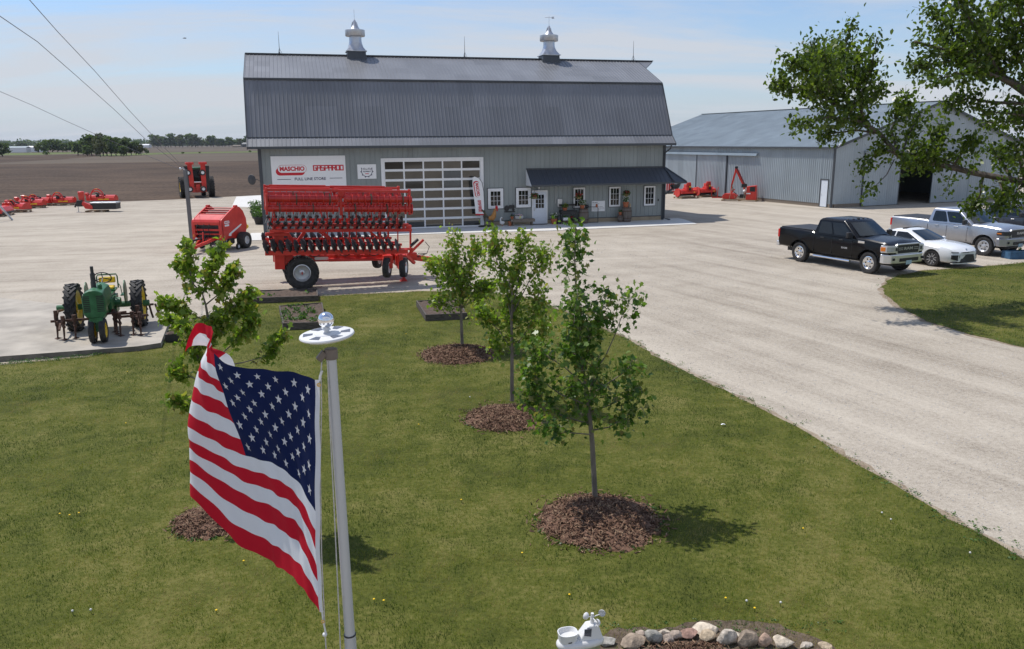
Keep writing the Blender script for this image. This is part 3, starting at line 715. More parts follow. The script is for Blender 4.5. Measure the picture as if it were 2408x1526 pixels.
# ================================================================ signs on the barn
def board(name, label, cat, u0, u1, z0, z1, out=.05, mt='paper', th=.03):
    t = thing(name, label, cat, bw((u0 + u1) / 2, out, (z0 + z1) / 2), BA)
    w, h = (u1 - u0) / 2, (z1 - z0) / 2
    mb = MB(); mb.box(-w, w, -.0, th, -h, h); mb.build('sign_panel', M[mt], t, smooth=0, bevel=.004)
    return t, w, h
sg, w, h = board('store_sign', 'large white store sign with red and navy lettering on the barn wall', 'sign', .66, 4.95, 2.67, 4.52)
def outline(name, loops, mt, par, y=-.006, th=.004):
    mb = MB()
    for lp in loops: mb.prism(lp, y, y + th, 'y')
    return mb.build(name, mt, par, smooth=0)
def pill(cx, cz, hw, hh, n=8, ang=None):
    out = []
    for k in range(n + 1): a = -math.pi / 2 + math.pi * k / n; out.append((cx + hw - hh + hh * math.cos(a), cz + hh * math.sin(a)))
    for k in range(n + 1): a = math.pi / 2 + math.pi * k / n; out.append((cx - hw + hh + hh * math.cos(a), cz + hh * math.sin(a)))
    return out
def swoosh(cx, cz, s):
    P = pill(cx - .12 * s, cz - .14 * s, .83 * s, .23 * s)
    return P
s = 1.06
outline('logo_shadow', [pill(-1.07, .03, .83, .225)], M['inkred'], sg, -.004)
mb = MB(); mb.prism([(-1.86, -.02), (-1.68, .24), (-1.20, .10), (-1.60, -.10)], -.0042, -.0005, 'y'); mb.prism([(-.45, -.12), (-.26, .04), (-.6, .06), (-.8, -.15)], -.0044, -.0005, 'y'); mb.build('logo_bevel', M['inkred'], sg, smooth=0)
outline('logo_rim', [pill(-.96, .18, .825, .232)], M['inkred'], sg, -.008)
outline('logo_field', [pill(-.96, .18, .81, .215)], M['paper'], sg, -.012)
lettering('sign_lettering', 'MASCHIO', .33, M['inkred'], sg, face_m((-.965, -.014, .18)), offset=.016, ext=.002, sx=.98)
# squared stencil capitals
GL = {'G': [[(1, 1), (0, 1), (0, 0), (1, 0), (1, .5), (.55, .5)]], 'A': [[(0, 0), (0, 1), (1, 1), (1, 0)], [(0, .5), (1, .5)]], 'S': [[(1, 1), (0, 1), (0, .5), (1, .5), (1, 0), (0, 0)]], 'P': [[(0, 0), (0, 1), (1, 1), (1, .45), (0, .45)]],
      'R': [[(0, 0), (0, 1), (1, 1), (1, .5), (0, .5)], [(.6, .5), (1, 0)]], 'D': [[(0, 0), (0, 1), (.85, 1), (1, .85), (1, 0), (0, 0)]], 'O': [[(0, 0), (0, 1), (1, 1), (1, 0), (0, 0)]]}
def stencil(name, txt, x, z, wl, hl, gap, st, mt, par, MM):
    mb = MB(); mb.xf = MM
    for ch in txt:
        for pl in GL[ch]:
            q = [(x + a * wl, z + b * hl) for a, b in pl]
            for i, (a, b) in enumerate(zip(q, q[1:])):
                d = Vector((b[0] - a[0], b[1] - a[1])); d.normalize(); e = st / 2
                mb.beam((a[0] - d.x * e, a[1] - d.y * e, .001 + .0003 * i), (b[0] + d.x * e, b[1] + d.y * e, .001 + .0003 * i), st, .002)
        x += wl + gap
    return mb.build(name, mt, par, smooth=0)
stencil('sign_lettering', 'GASPARDO', .27, .08, .172, .27, .050, .064, M['inkred'], sg, face_m((0, -.004, 0)))
lettering('sign_lettering', 'FULL LINE STORE', .225, M['navy'], sg, face_m((.05, -.003, -.42)), offset=.004, ext=.002, sx=1.05)
outline('rule_line', [[(-1.85, -.435), (-1.07, -.435), (-1.07, -.405), (-1.85, -.405)], [(1.17, -.41), (1.92, -.41), (1.92, -.38), (1.17, -.38)]], M['navy'], sg)
rs, w, h = board('gear_sign', 'small white square sign with navy gear emblem on the barn wall', 'sign', 5.64, 6.76, 3.12, 3.98)
mb = MB()
for k in range(25):
    a = R(150 + k * 240 / 24); b = R(150 + (k + 1) * 240 / 24)
    if k < 24: mb.prism([(r_ * math.cos(t), .02 + r_ * math.sin(t)) for r_, t in ((.335, a), (.335, b), (.30, b), (.30, a))], -.005, -.001, 'y')
for k in range(8):
    a = R(150 + (k + .0) * 240 / 7); d = .055
    mb.prism([(r_ * math.cos(t), .02 + r_ * math.sin(t)) for r_, t in ((.33, a - .09), (.385, a - .07), (.385, a + .07), (.33, a + .09))], -.006, -.001, 'y')
mb.build('gear_emblem', M['navy'], rs, smooth=0)
lettering('sign_lettering', 'RocPit', .20, M['navy'], rs, face_m((0, -.003, .15)), shear=.35, ext=.002, sx=.9)
lettering('sign_lettering', 'EQUIPMENT', .093, M['navy'], rs, face_m((0, -.003, .0)), offset=.003, ext=.002, sx=.9)
outline('red_bar', [[(-.11, -.15), (.11, -.15), (.11, -.11), (-.11, -.11)]], M['inkred'], rs)
ws, w, h = board('notice_board', 'white notice board with small print between a barrel and a window', 'sign', 20.70, 21.63, .72, 1.40)
mb = MB()
for row, (x0, x1, z, hh) in enumerate([(-.40, -.05, .24, .05), (-.38, .05, .15, .03), (-.33, .30, -.03, .035), (-.36, .36, -.11, .022), (-.40, .40, -.18, .022), (-.30, .12, -.25, .018)]):
    x = x0
    while x < x1:
        q = rnd.uniform(.015, .05); mb.box(x, x + q, -.004, -.001, z - hh * rnd.uniform(.3, .5), z + hh * rnd.uniform(.3, .5)); x += q + rnd.uniform(.008, .03)
mb.build('faint_print', M['darkmetal'], ws, smooth=0)
# ================================================================ foliage helper: many small leaf faces in one mesh
def leafmesh(name, cl, n, size, mt, parent=None, seed=1, shape='oval', droop=.0, flat=.0):
    """cl: list of (centre, radius or (rx,ry,rz), weight); leaves scattered in the ellipsoids"""
    g = np.random.default_rng(seed); ws = np.array([c[2] for c in cl], float); ws /= ws.sum()
    idx = g.choice(len(cl), n, p=ws); C0 = np.array([tuple(c[0]) for c in cl]); RR = np.array([c[1] if isinstance(c[1], (tuple, list)) else (c[1],) * 3 for c in cl])
    d = g.normal(size=(n, 3)); d /= np.linalg.norm(d, axis=1)[:, None]; rad = g.random(n) ** .45
    P = C0[idx] + d * RR[idx] * rad[:, None]
    return leaves_at(name, P, size, mt, parent, g, shape, droop, flat, d)
SHP = {'oval': ([(-.5, 0), (-.15, .3), (.25, .22), (.5, 0), (.25, -.22), (-.15, -.3)], [.0, .07, .05, -.06, .05, .07]),
       'maple': ([(-.45, 0), (-.35, .30), (-.12, .22), (-.02, .52), (.12, .2), (.55, 0), (.12, -.2), (-.02, -.52), (-.12, -.22), (-.35, -.30)], [.0, .05, .03, .0, .06, -.08, .06, .0, .03, .05]),
       'quad': ([(-.5, -.35), (.5, -.3), (.45, .35), (-.45, .3)], [0, .05, 0, .05])}
def leaves_at(name, P, size, mt, parent, g, shape='oval', droop=0., flat=0., dirs=None):
    n = len(P); sh, zz_ = SHP[shape]; k = len(sh)
    nr = g.normal(size=(n, 3)); nr[:, 2] = np.abs(nr[:, 2]) + flat
    if dirs is not None: nr += dirs * .5
    nr /= np.linalg.norm(nr, axis=1)[:, None]
    a = g.normal(size=(n, 3)); a[:, 2] -= droop; a -= nr * (a * nr).sum(1)[:, None]; a /= np.linalg.norm(a, axis=1)[:, None] + 1e-9
    b = np.cross(nr, a); s = size * g.uniform(.6, 1.35, n)
    V = np.zeros((n, k, 3), np.float32)
    for i, (u, v) in enumerate(sh): V[:, i] = P + (a * u + b * v + nr * zz_[i]) * s[:, None]
    me = bpy.data.meshes.new(name); me.vertices.add(n * k); me.loops.add(n * k); me.polygons.add(n)
    me.vertices.foreach_set('co', V.reshape(-1)); me.loops.foreach_set('vertex_index', np.arange(n * k, dtype=np.int32))
    me.polygons.foreach_set('loop_start', np.arange(0, n * k, k, dtype=np.int32)); me.polygons.foreach_set('loop_total', np.full(n, k, np.int32))
    at = me.attributes.new('leaf_rand', 'FLOAT', 'FACE'); at.data.foreach_set('value', g.random(n).astype(np.float32))
    me.update(calc_edges=True); me.materials.append(mt)
    o = bpy.data.objects.new(name, me); link(o, parent); return o
M['petalpink'] = leafmat('pink petals', [(.55, .25, .40), (.75, .55, .65), (.8, .7, .75)], .2)
M['petalwhite'] = leafmat('white petals', [(.75, .74, .66), (.8, .8, .76)], .2)
M['petalred'] = leafmat('red petals', [(.35, .01, .02), (.5, .03, .05)], .2)
M['petalpurple'] = leafmat('purple petals', [(.12, .06, .30), (.3, .2, .5)], .2)
M['petalyellow'] = leafmat('yellow leaves', [(.3, .35, .04), (.5, .45, .05)], .2)

# ================================================================ things along the barn front
def pot_mesh(mb, r, h, z=0, x=0): mb.lathe([(0, z), (r * .72, z), (r * .95, z + h * .8), (r * 1.06, z + h * .8), (r * 1.06, z + h), (r * .95, z + h), (r * .9, z + h * .88), (0, z + h * .88)], (x, 0, 0), n=18)
def potted(name, label, cat, loc, r, h, mt, fl, nl=160, spread=1.4, tall=1.0, rz=BA, group=None):
    t = thing(name, label, cat, loc, rz, group)
    mb = MB(); pot_mesh(mb, r, h); mb.build('pot', mt, t)
    leafmesh('foliage', [((0, 0, h + r * .8 * tall), (r * spread, r * spread, r * tall), 1)], nl, .075, M['leafplant'], t, rnd.randrange(999))
    if fl: leafmesh('flowers', [((0, -.02, h + r * 1.0 * tall), (r * spread, r * spread, r * tall), 1)], nl // 4, .055, fl, t, rnd.randrange(999), 'quad')
    return t
# feather flag on its round base
ff = thing('feather_flag', 'white feather banner with red lettering standing beside the glazed door', 'banner flag', bw(13.35, .55, .02), BA)
mb = MB(); mb.lathe([(0, 0), (.30, .0), (.30, .05), (.26, .09), (.05, .11), (0, .11)], n=20); mb.build('base', M['black'], ff)
pole = [(0, 0, .1), (0, 0, 1.2), (-.02, 0, 2.2), (-.09, 0, 2.75), (-.22, 0, 3.02), (-.42, 0, 3.14)]
mb = MB(); mb.tube(pole, [.018, .016, .014, .012, .01, .008], 8); mb.build('pole', M['darkmetal'], ff)
edge = [(0.0, .80), (-.005, 1.4), (-.02, 2.2), (-.09, 2.75), (-.22, 3.02), (-.42, 3.13), (-.50, 3.08), (-.52, 2.7), (-.48, 2.0), (-.43, 1.4), (-.40, .84)]
def cloth(e, y):
    mb = MB(); n = len(e); 
    mb.face([(x - .012, y + .012 * math.sin(z * 3), z) for x, z in e]); return mb
o = cloth(edge, 0).build('banner_cloth', M['white'], ff, smooth=0)
cloth([(-.0, .72), (-.0, .80), (-.40, .84), (-.395, .74)], -.001).build('red_hem', M['redflag'], ff, smooth=0)
MM = face_m((-.30, -.016, 2.30), right=(.12, 0, -1), up=(1, 0, .12))
mb = MB(); mb.xf = face_m((-.33, -.014, 2.36), right=(.10, 0, -1), up=(1, 0, .10))
mb.prism([(a, b) for a, b in pill(0, 0, .50, .13)], 0, .002, 'z'); mb.build('logo_shadow', M['inkred'], ff, smooth=0)
mb = MB(); mb.xf = face_m((-.305, -.018, 2.33), right=(.10, 0, -1), up=(1, 0, .10)); mb.prism(pill(0, 0, .46, .115), 0, .002, 'z'); mb.build('logo_field', M['white'], ff, smooth=0)
lettering('banner_lettering', 'MASCHIO', .19, M['inkred'], ff, face_m((-.305, -.022, 2.33), right=(.10, 0, -1), up=(1, 0, .10)), offset=.008, ext=.001, sx=.95)
stencil('banner_lettering', 'GASPARDO', -.36, -.06, .066, .12, .026, .022, M['inkred'], ff, face_m((-.215, -.02, 1.30), right=(.06, 0, -1), up=(1, 0, .06)))
ff.scale = (1.4, 1, 1.0)
# rooster statue (one body mesh, comb and tail as parts)
M['roost'] = pm('painted rooster orange', (.42, .19, .045), .5, var=.3, scale=7); M['roosttail'] = pm('painted rooster tail', (.075, .062, .035), .5, var=.5, scale=9, col2=(.16, .13, .06))
rt = thing('rooster_statue', 'tall painted metal rooster statue standing under a window', 'statue', bw(13.88, .45, .022), BA)
mb = MB(); mb.tube([(-.30, 0, .58), (-.18, 0, .52), (-.02, 0, .52), (.08, 0, .64), (.13, 0, .82), (.16, 0, .98), (.20, 0, 1.08), (.24, 0, 1.12)], [.06, .14, .19, .17, .125, .095, .075, .05], 12)
mb.build('body', M['roost'], rt)
mb = MB(); mb.sphere((.27, 0, 1.12), .085, 10, 7); mb.prism([(.19, 1.16), (.20, 1.30), (.25, 1.24), (.28, 1.32), (.32, 1.24), (.37, 1.26), (.35, 1.14)], -.015, .015); mb.prism([(.30, 1.08), (.36, 1.05), (.33, .92), (.27, .98)], -.02, .02); mb.cyl((.34, 0, 1.12), (.42, 0, 1.10), .025, .003, 6); mb.build('comb', M['redflag'], rt)
mb = MB()
for k in range(7):
    a = -.2 + k * .23; mb.tube([(-.26, (k % 3 - 1) * .05, .55), (-.42 - .05 * k, (k % 3 - 1) * .07, .66 + .07 * k), (-.55, (k % 3 - 1) * .08, .50 + .09 * k - .05), (-.56 + .02 * k, (k % 3 - 1) * .08, .34 + .07 * k)], [.05, .06, .05, .01], 6)
mb.build('tail', M['roosttail'], rt)
mb = MB()
for y in (-.07, .07): mb.tube([(.0, y, .38), (.02, y, .15), (0, y, .02)], [.075, .03, .02], 7); mb.tube([(-.08, y, .015), (.10, y, .012)], .018, 6)
mb.build('legs', M['roosttail'], rt)
gs = thing('goose_statue', 'small white goose statue between the rooster and the bench', 'statue', bw(14.50, .50, .022), BA)
mb = MB(); mb.tube([(.16, 0, .24), (.10, 0, .22), (0, 0, .20), (-.08, 0, .22), (-.11, 0, .34), (-.10, 0, .48), (-.04, 0, .55), (.02, 0, .50)], [.02, .09, .13, .10, .05, .038, .04, .02], 10); mb.build('body', M['whiteplastic'], gs)
mb = MB(); mb.cyl((.0, 0, .51), (.07, 0, .46), .018, .004, 6); mb.cyl((0, .03, 0), (0, .03, .1), .012, n=6); mb.cyl((0, -.03, 0), (0, -.03, .1), .012, n=6); mb.build('beak', M['amber'], gs)
# wall ornament: little black tractor
wt = thing('tractor_wall_art', 'flat black metal tractor silhouette hung between two windows', 'wall art', bw(15.12, .04, .84), BA)
mb = MB(); mb.prism([(-.36, 0), (.36, 0), (.36, .07), (-.36, .07)], -.02, .0); cc = [(.155 * math.cos(a), .155 * math.sin(a)) for a in np.linspace(0, 6.283, 19)[:-1]]
mb.prism([(-.20 + a, .23 + b) for a, b in cc], -.022, .0); mb.prism([(.24 + a * .55, .155 + b * .55) for a, b in cc], -.023, .0)
mb.prism([(-.2, .22), (-.18, .40), (-.05, .40), (.0, .46), (.32, .46), (.33, .28), (.28, .22)], -.019, .0); mb.prism([(.20, .46), (.225, .46), (.225, .56), (.20, .56)], -.018, 0); mb.prism([(-.30, .40), (-.14, .46), (-.14, .43), (-.28, .37)], -.02, 0); mb.build('silhouette', M['black'], wt, smooth=0)
# bench with two flower pots
bn = thing('garden_bench', 'low weathered wooden bench beside the white door', 'bench', bw(15.80, .55, .022), BA)
mb = MB(); mb.box(-.80, .80, -.20, .20, .36, .42); mb.box(-.80, .80, -.23, -.201, .24, .40); o = mb.build('seat', M['oldwood'], bn, smooth=0, bevel=.006)
for x in (-.66, .60):
    mb = MB(); mb.box(x, x + .07, -.19, .19, 0, .36); mb.build('leg', M['oldwood'], bn, smooth=0, bevel=.005)
potted('flower_pot', 'small clay pot of purple flowers on the left end of the bench', 'flower pot', bw(15.14, .55, .445), .11, .17, M['terracotta'], M['petalpurple'], 70)
t = thing('flower_trough', 'grey oblong trough of pink flowers on the bench', 'planter', bw(15.58, .55, .445), BA)
mb = MB(); mb.mesh([(-.24, -.10, 0), (.24, -.10, 0), (.24, .10, 0), (-.24, .10, 0), (-.28, -.13, .19), (.28, -.13, .19), (.28, .13, .19), (-.28, .13, .19)], [(0, 1, 5, 4), (1, 2, 6, 5), (2, 3, 7, 6), (3, 0, 4, 7), (4, 5, 6, 7), (3, 2, 1, 0)]); mb.build('trough', M['steel'], t, smooth=0, bevel=.01)
leafmesh('foliage', [((0, 0, .22), (.27, .12, .06), 1)], 100, .07, M['leafplant'], t, 3); leafmesh('flowers', [((0, -.02, .25), (.28, .13, .06), 1)], 90, .06, M['petalpink'], t, 4, 'quad')
potted('clay_pot', 'empty clay pot on the ground at the left end of the bench', 'flower pot', bw(14.98, .62, .022), .12, .30, M['terracotta'], None, 6)
dm = thing('door_mat', 'dark half round mat before the white door', 'mat', bw(17.12, .42, .024), BA)
mb = MB(); mb.prism([(.52 * math.cos(a), .30 - .42 * math.sin(a)) for a in np.linspace(0, math.pi, 15)], 0, .02, 'z'); mb.build('mat', M['black'], dm, smooth=0)
potted('flower_pot', 'brown pot of white flowers just right of the white door', 'flower pot', bw(17.95, .50, .022), .20, .36, M['terracotta'], M['petalwhite'], 150)
t = thing('milk_can', 'slim dark metal can between a brown pot and the potting bench', 'can', bw(18.28, .50, .022), BA)
mb = MB(); mb.lathe([(0, 0), (.12, 0), (.125, .38), (.08, .48), (.09, .54), (0, .54)], n=16); mb.build('can', M['darkmetal'], t)
pb = thing('potting_bench', 'black metal potting bench with shelf standing against the barn', 'potting bench', bw(18.95, .42, .022), BA)
mb = MB(); mb.box(-.55, .55, -.24, .24, .80, .86); mb.prism([(-.48, .62), (.48, .62), (.55, .80), (-.55, .80)], -.20, .20); mb.build('table_top', M['black'], pb, smooth=0, bevel=.008)
for x in (-.48, .44):
    for y in (-.2, .16): mb = MB(); mb.box(x, x + .04, y, y + .04, 0, .62); mb.build('leg', M['black'], pb, smooth=0)
mb = MB(); mb.box(-.50, .50, -.22, .22, .20, .23); mb.build('shelf', M['black'], pb, smooth=0)
mb = MB(); mb.box(-.55, .55, .22, .25, 1.14, 1.24); mb.box(-.50, -.47, .22, .25, .86, 1.14); mb.box(.47, .50, .22, .25, .86, 1.14); mb.build('back_rail', M['black'], pb, smooth=0)
potted('flower_pot', 'clay pot of lime leaves on the top of the potting bench', 'flower pot', bw(18.72, .42, .882), .16, .17, M['terracotta'], M['petalyellow'], 150, 1.6)
t = thing('plant_box', 'square white box of leaves on the lower shelf of the potting bench', 'planter', bw(18.72, .52, .254), BA)
mb = MB(); mb.box(-.18, .18, -.14, .14, 0, .18); mb.build('box', M['whiteplastic'], t, smooth=0, bevel=.008); leafmesh('foliage', [((0, 0, .24), (.2, .16, .07), 1)], 90, .07, M['leafplant'], t, 8)
potted('flower_pot', 'small dark pot of red and yellow blooms on the lower shelf', 'flower pot', bw(19.22, .42, .254), .09, .12, M['black'], M['petalred'], 60, 1.5)
def barrel(mb, R0, R1, H):
    mb.lathe([(0, 0), (R0, 0), (R0 * .99 + R1 * .01, .0), ((R0 + R1) / 2 + .01, H * .2), (R1, H * .5), ((R0 + R1) / 2 + .01, H * .8), (R0, H), (R0 - .03, H), (R0 - .03, H - .03), (0, H - .03)], n=26)
def barrel_thing(label, loc, R0, R1, H, grp=None, rz=0):
    t = thing('wooden_barrel', label, 'barrel', loc, rz, grp)
    mb = MB(); barrel(mb, R0, R1, H); mb.build('staves', M['barrel'], t)
    for z in (.05, .26, .74, .95):
        r = R0 + (R1 - R0) * (1 - (2 * z - 1) ** 2) + .006; mb = MB(); mb.lathe([(r - .012, H * z - .022), (r, H * z - .022), (r, H * z + .022), (r - .012, H * z + .022)], n=26); mb.build('hoop', M['rust'], t)
    return t
M['barrel'] = pm('grey oak staves', (.155, .13, .11), .8, var=.4, scale=9, stretch=(3, 3, .35), bump=.3)
barrel_thing('wide oak barrel between the potting bench and the notice board', bw(19.98, .50, .022), .27, .34, .95)
barrel_thing('wide oak barrel between the two right hand windows', bw(23.02, .45, .022), .27, .34, .95)
barrel_thing('little oak keg leaning near a wide barrel', bw(22.52, .55, .022), .15, .18, .46)
potted('flower_pot', 'clay pot of white flowers on the barrel by the potting bench', 'flower pot', bw(19.88, .50, .975), .17, .22, M['terracotta'], M['petalwhite'], 220, 1.7, 1.2)
t = thing('iron_kettle', 'round black kettle on the barrel by the potting bench', 'kettle', bw(20.19, .52, .975), BA)
mb = MB(); mb.sphere((0, 0, .12), .13, 14, 9); mb.cyl((0, 0, .22), (0, 0, .27), .03, .02, 8); mb.tube([(-.11, 0, .18), (-.08, 0, .30), (.08, 0, .30), (.11, 0, .18)], .01, 5); mb.build('kettle', M['black'], t)
potted('flower_pot', 'clay pot of white and green plants on the barrel between windows', 'flower pot', bw(22.95, .45, .975), .20, .34, M['terracotta'], M['petalwhite'], 170, 1.2)
t = thing('stoneware_jug', 'small tan jug on the barrel between windows', 'jug', bw(23.22, .48, .975), BA)
mb = MB(); mb.lathe([(0, 0), (.08, 0), (.09, .16), (.04, .22), (.045, .26), (0, .26)], n=14); mb.build('jug', M['foundation'], t)
potted('flower_pot', 'little clay pot on top of the oak keg', 'flower pot', bw(22.52, .55, .485), .11, .19, M['terracotta'], None, 24)
pk = thing('pipe_rack', 'black pipe frame with a small iron pump in front of the notice board', 'rack', bw(20.62, .40, .022), BA)
mb = MB(); mb.tube([(.40, 0, 0), (.40, 0, .92), (.34, 0, 1.02), (-.30, 0, 1.04)], .022, 7); mb.tube([(-.5, 0, .25), (-.5, 0, .02), (.40, 0, .02)], .02, 7); mb.build('pipe', M['darkmetal'], pk)
mb = MB(); mb.lathe([(0, .98), (.07, 1.0), (.08, 1.1), (.05, 1.15), (.07, 1.2), (0, 1.24)], (.30, 0, 0), n=12); mb.build('pump', M['terracotta'], pk)
def basket(u, out, z, label, fl, seed):
    t = thing('hanging_basket', label, 'hanging basket', bw(u, out, z), BA, 'hanging flower baskets under the awning')
    mb = MB(); mb.lathe([(0, -.13), (.10, -.12), (.17, 0), (.18, .02), (.15, .02), (0, .0)], n=16); mb.build('basket', M['wicker'], t)
    leafmesh('foliage', [((0, 0, .12), (.26, .26, .17), 3), ((-.05, -.05, -.02), (.30, .3, .1), 1)], 260, .085, M['leafplant'], t, seed)
    leafmesh('flowers', [((0, -.04, .16), (.26, .26, .17), 1)], 45, .07, fl, t, seed + 1, 'quad')
    mb = MB()
    for k in range(3): mb.tube([(.17 * math.cos(k * 2.1), .17 * math.sin(k * 2.1), .02), (0, 0, .42)], .005, 4)
    mb.cyl((0, 0, .42), (0, 0, 2.50 - z), .006, n=4); mb.build('hanger', M['darkmetal'], t)
M['wicker'] = pm('coir basket', (.36, .26, .14), .85, var=.3, scale=25)
basket(16.62, .60, 1.80, 'hanging basket in front of the left edge of the white door', M['petalred'], 21)
basket(19.62, .55, 1.72, 'hanging basket in front of the window behind the potting bench', M['petalred'], 23)
basket(22.92, .55, 1.80, 'hanging basket above the barrel between two windows', M['petalred'], 25)
t = thing('hanging_cauldron', 'dark bowl hanging under the right corner of the awning', 'hanging pot', bw(26.42, .55, 2.14), BA)
mb = MB(); mb.lathe([(0, -.06), (.2, -.03), (.33, .13), (.36, .24), (.32, .24), (0, .18)], n=18); mb.tube([(-.33, 0, .22), (0, 0, .36), (.33, 0, .22)], .012, 5); mb.build('bowl', M['darkmetal'], t)

# ---- left end of the barn: condenser and shrubs in tubs
ac = thing('air_conditioner', 'grey outdoor air conditioning unit beside the red baler', 'air conditioner', G(676, 590) if False else G(681.0, 595) if False else G(681, 560) if False else G(681, 595) if False else G(681, 595), R(16))
mb = MB(); mb.box(-.42, .42, -.42, .42, 0, .05); mb.box(-.40, .40, -.40, .40, .86, .93); 
for x in (-.38, .34): 
    for y in (-.38, .34): mb.box(x, x + .04, y, y + .04, .05, .86)
mb.build('cabinet', M['steel'], ac, smooth=0, bevel=.01)
mb = MB(); mb.box(-.36, .30, -.385, .36, .05, .86); mb.build('coil', M['black'], ac, smooth=0)
mb = MB(); mb.box(.10, .39, -.392, -.386, .06, .85); mb.build('service_panel', M['steel'], ac, smooth=0)
mb = MB(); mb.lathe([(.34, .93), (.34, .98), (.30, .98), (.30, .94), (.05, .95), (0, .95)], n=20); mb.build('fan_grille', M['black'], ac)
def tub(x, y, label, seed, s=1.0):
    t = thing('shrub_tub', label, 'potted shrub', G(x, y), 0, 'potted shrubs by the barn corner')
    mb = MB(); pot_mesh(mb, .42 * s, .5 * s); mb.build('pot', M['black'], t)
    leafmesh('foliage', [((0, 0, .72 * s), (.62 * s, .62 * s, .30 * s), 1)], 320, .10, M['leafplant'], t, seed)
tub(603, 500, 'potted shrub farthest back by the barn corner, behind the harrow end', 61); tub(604, 513, 'potted shrub in the middle by the barn corner', 62); tub(612, 527, 'potted shrub nearest the air conditioning unit', 63)

# ================================================================ big machine shed
SA = R(112.0); SO = G(1953, 489); UX = Vector((math.cos(SA), math.sin(SA), 0))
shed = thing('machine_shed', 'wide pale grey machine shed with a low gable roof and open dark doorway', 'shed', SO, SA - math.pi / 2)
# local: y along the long left wall (away from camera), x along the gable front (to the right)
SL, SW, SE, SR = 32.0, 20.8, 4.72, 8.12
mb = MB(); fz = .28
mb.ribbed((0, 1.25, fz), (0, 1, 0), (0, 0, 1), SL - 1.25, SE - fz, .23, .05, .04, (-1, 0, 0)); mb.ribbed((0, 0, 2.2), (0, 1, 0), (0, 0, 1), 1.25, SE - 2.2, .23, .05, .04, (-1, 0, 0)); mb.ribbed((0, 0, fz), (0, 1, 0), (0, 0, 1), .35, 2.2 - fz, .23, .05, .04, (-1, 0, 0))
DA, DB, DH = 6.75, 10.55, 4.05     # open doorway in the gable
def gz(x): return SE + (SR - SE) * (1 - abs(x - SW / 2) / (SW / 2))
def gpanel(x0, x1, z0): 
    k = max(1, int((x1 - x0) / .23)); pts = []
    for i in range(k):
        a = x0 + (x1 - x0) * i / k; b = x0 + (x1 - x0) * (i + 1) / k; m_ = (a + b) / 2
        for (u, v, d0, d1) in ((a, m_ - .03, 0, 0), (m_ - .03, m_ - .012, 0, -.014), (m_ - .012, m_ + .012, -.014, -.014), (m_ + .012, m_ + .03, -.014, 0), (m_ + .03, b, 0, 0)):
            mb.face([(u, d0, z0), (v, d1, z0), (v, d1, gz(v)), (u, d0, gz(u))])
gpanel(0, DA, fz); gpanel(DA, DB, DH); gpanel(DB, SW, fz)
mb.face([(SW, 0, 0), (SW, SL, 0), (SW, SL, SE), (SW, 0, SE)]); mb.face([(0, SL, 0), (SW, SL, 0), (SW, SL, SE), (SW / 2, SL, SR), (0, SL, SE)])
mb.build('wall', M['shedwall'], shed, smooth=0)
mb = MB(); mb.box(.02, .18, 1.2, SL, -.05, fz); mb.box(-.03, .18, -.03, .3, -.05, fz); mb.box(.3, DA, .0, .15, -.05, fz); mb.box(DB, SW, 0, .15, -.05, fz); mb.build('skirt_board', M['oldwood'], shed, smooth=0)
for sgn in (0, 1):
    mb = MB(); x0 = -.25 if sgn == 0 else SW + .25; dx = (SW / 2 + .25) * (1 if sgn == 0 else -1); z0 = SE - .08; dz = SR - z0 + .05
    mb.ribbed((x0, -.25, z0), (0, 1, 0), (dx, 0, dz), SL + .5, math.hypot(dx, dz), .23, .03, .02, (-dz, 0, dx) if sgn == 0 else (dz, 0, -dx) if dx > 0 else (dz, 0, -dx))
    mb.build('roof', M['shedroof'], shed, smooth=0)
mb = MB(); mb.beam((SW / 2, -.27, SR + .06), (SW / 2, SL + .25, SR + .06), .4, .04)
mb.beam((-.27, -.26, SE - .14), (SW / 2, -.26, SR - .04), .04, .2); mb.beam((SW + .27, -.26, SE - .14), (SW / 2, -.26, SR - .04), .04, .2)
mb.box(-.045, .09, -.045, .09, 0.0, SE - .05); mb.box(-.28, -.24, -.25, SL + .25, SE - .2, SE - .06)
mb.build('roof_trim', M['trimdark'], shed, smooth=0)
# sliding doors on tracks: gable and long side
def sliding(x0, x1, z1, name='sliding_door'):
    mb = MB(); k = int((x1 - x0) / .23); n_ = MB()
    n_.ribbed((x0, -.10, .06), (1, 0, 0), (0, 0, 1), x1 - x0, z1 - .06, .23, .03, .018, (0, -1, 0)); n_.box(x0, x1, -.098, -.05, .05, z1)
    d = n_.build(name, M['shedwall'], shed, smooth=0)
    for xx in (x0, x1): mb = MB(); mb.box(xx - .04, xx + .03, -.125, -.045, .04, z1); mb.build('edge_trim', M['trimdark'] if x0 < 4 else M['shedroof'], d, smooth=0)
sliding(3.0, DA + .05, 4.15); sliding(DB - .1, 14.6, 4.15)
mb = MB(); mb.box(2.9, 7.2, -.26, -.02, 4.16, 4.34); mb.box(7.2, 18.5, -.26, -.02, 4.17, 4.35); mb.build('door_track', M['shedroof'], shed, smooth=0)
mb = MB(); mb.ribbed((-.09, 13.3, .1), (0, 1, 0), (0, 0, 1), 4.6, 3.75, .23, .05, .04, (-1, 0, 0)); mb.ribbed((-.09, 18.0, .1), (0, 1, 0), (0, 0, 1), 5.5, 3.75, .23, .03, .02, (-1, 0, 0)); sd = mb.build('sliding_door', M['shedwall'], shed, smooth=0)
for yy in (13.2, 17.9): mb = MB(); mb.box(-.13, -.03, yy, yy + .1, .1, 3.85); mb.build('edge_trim', M['trimdark'], sd, smooth=0)
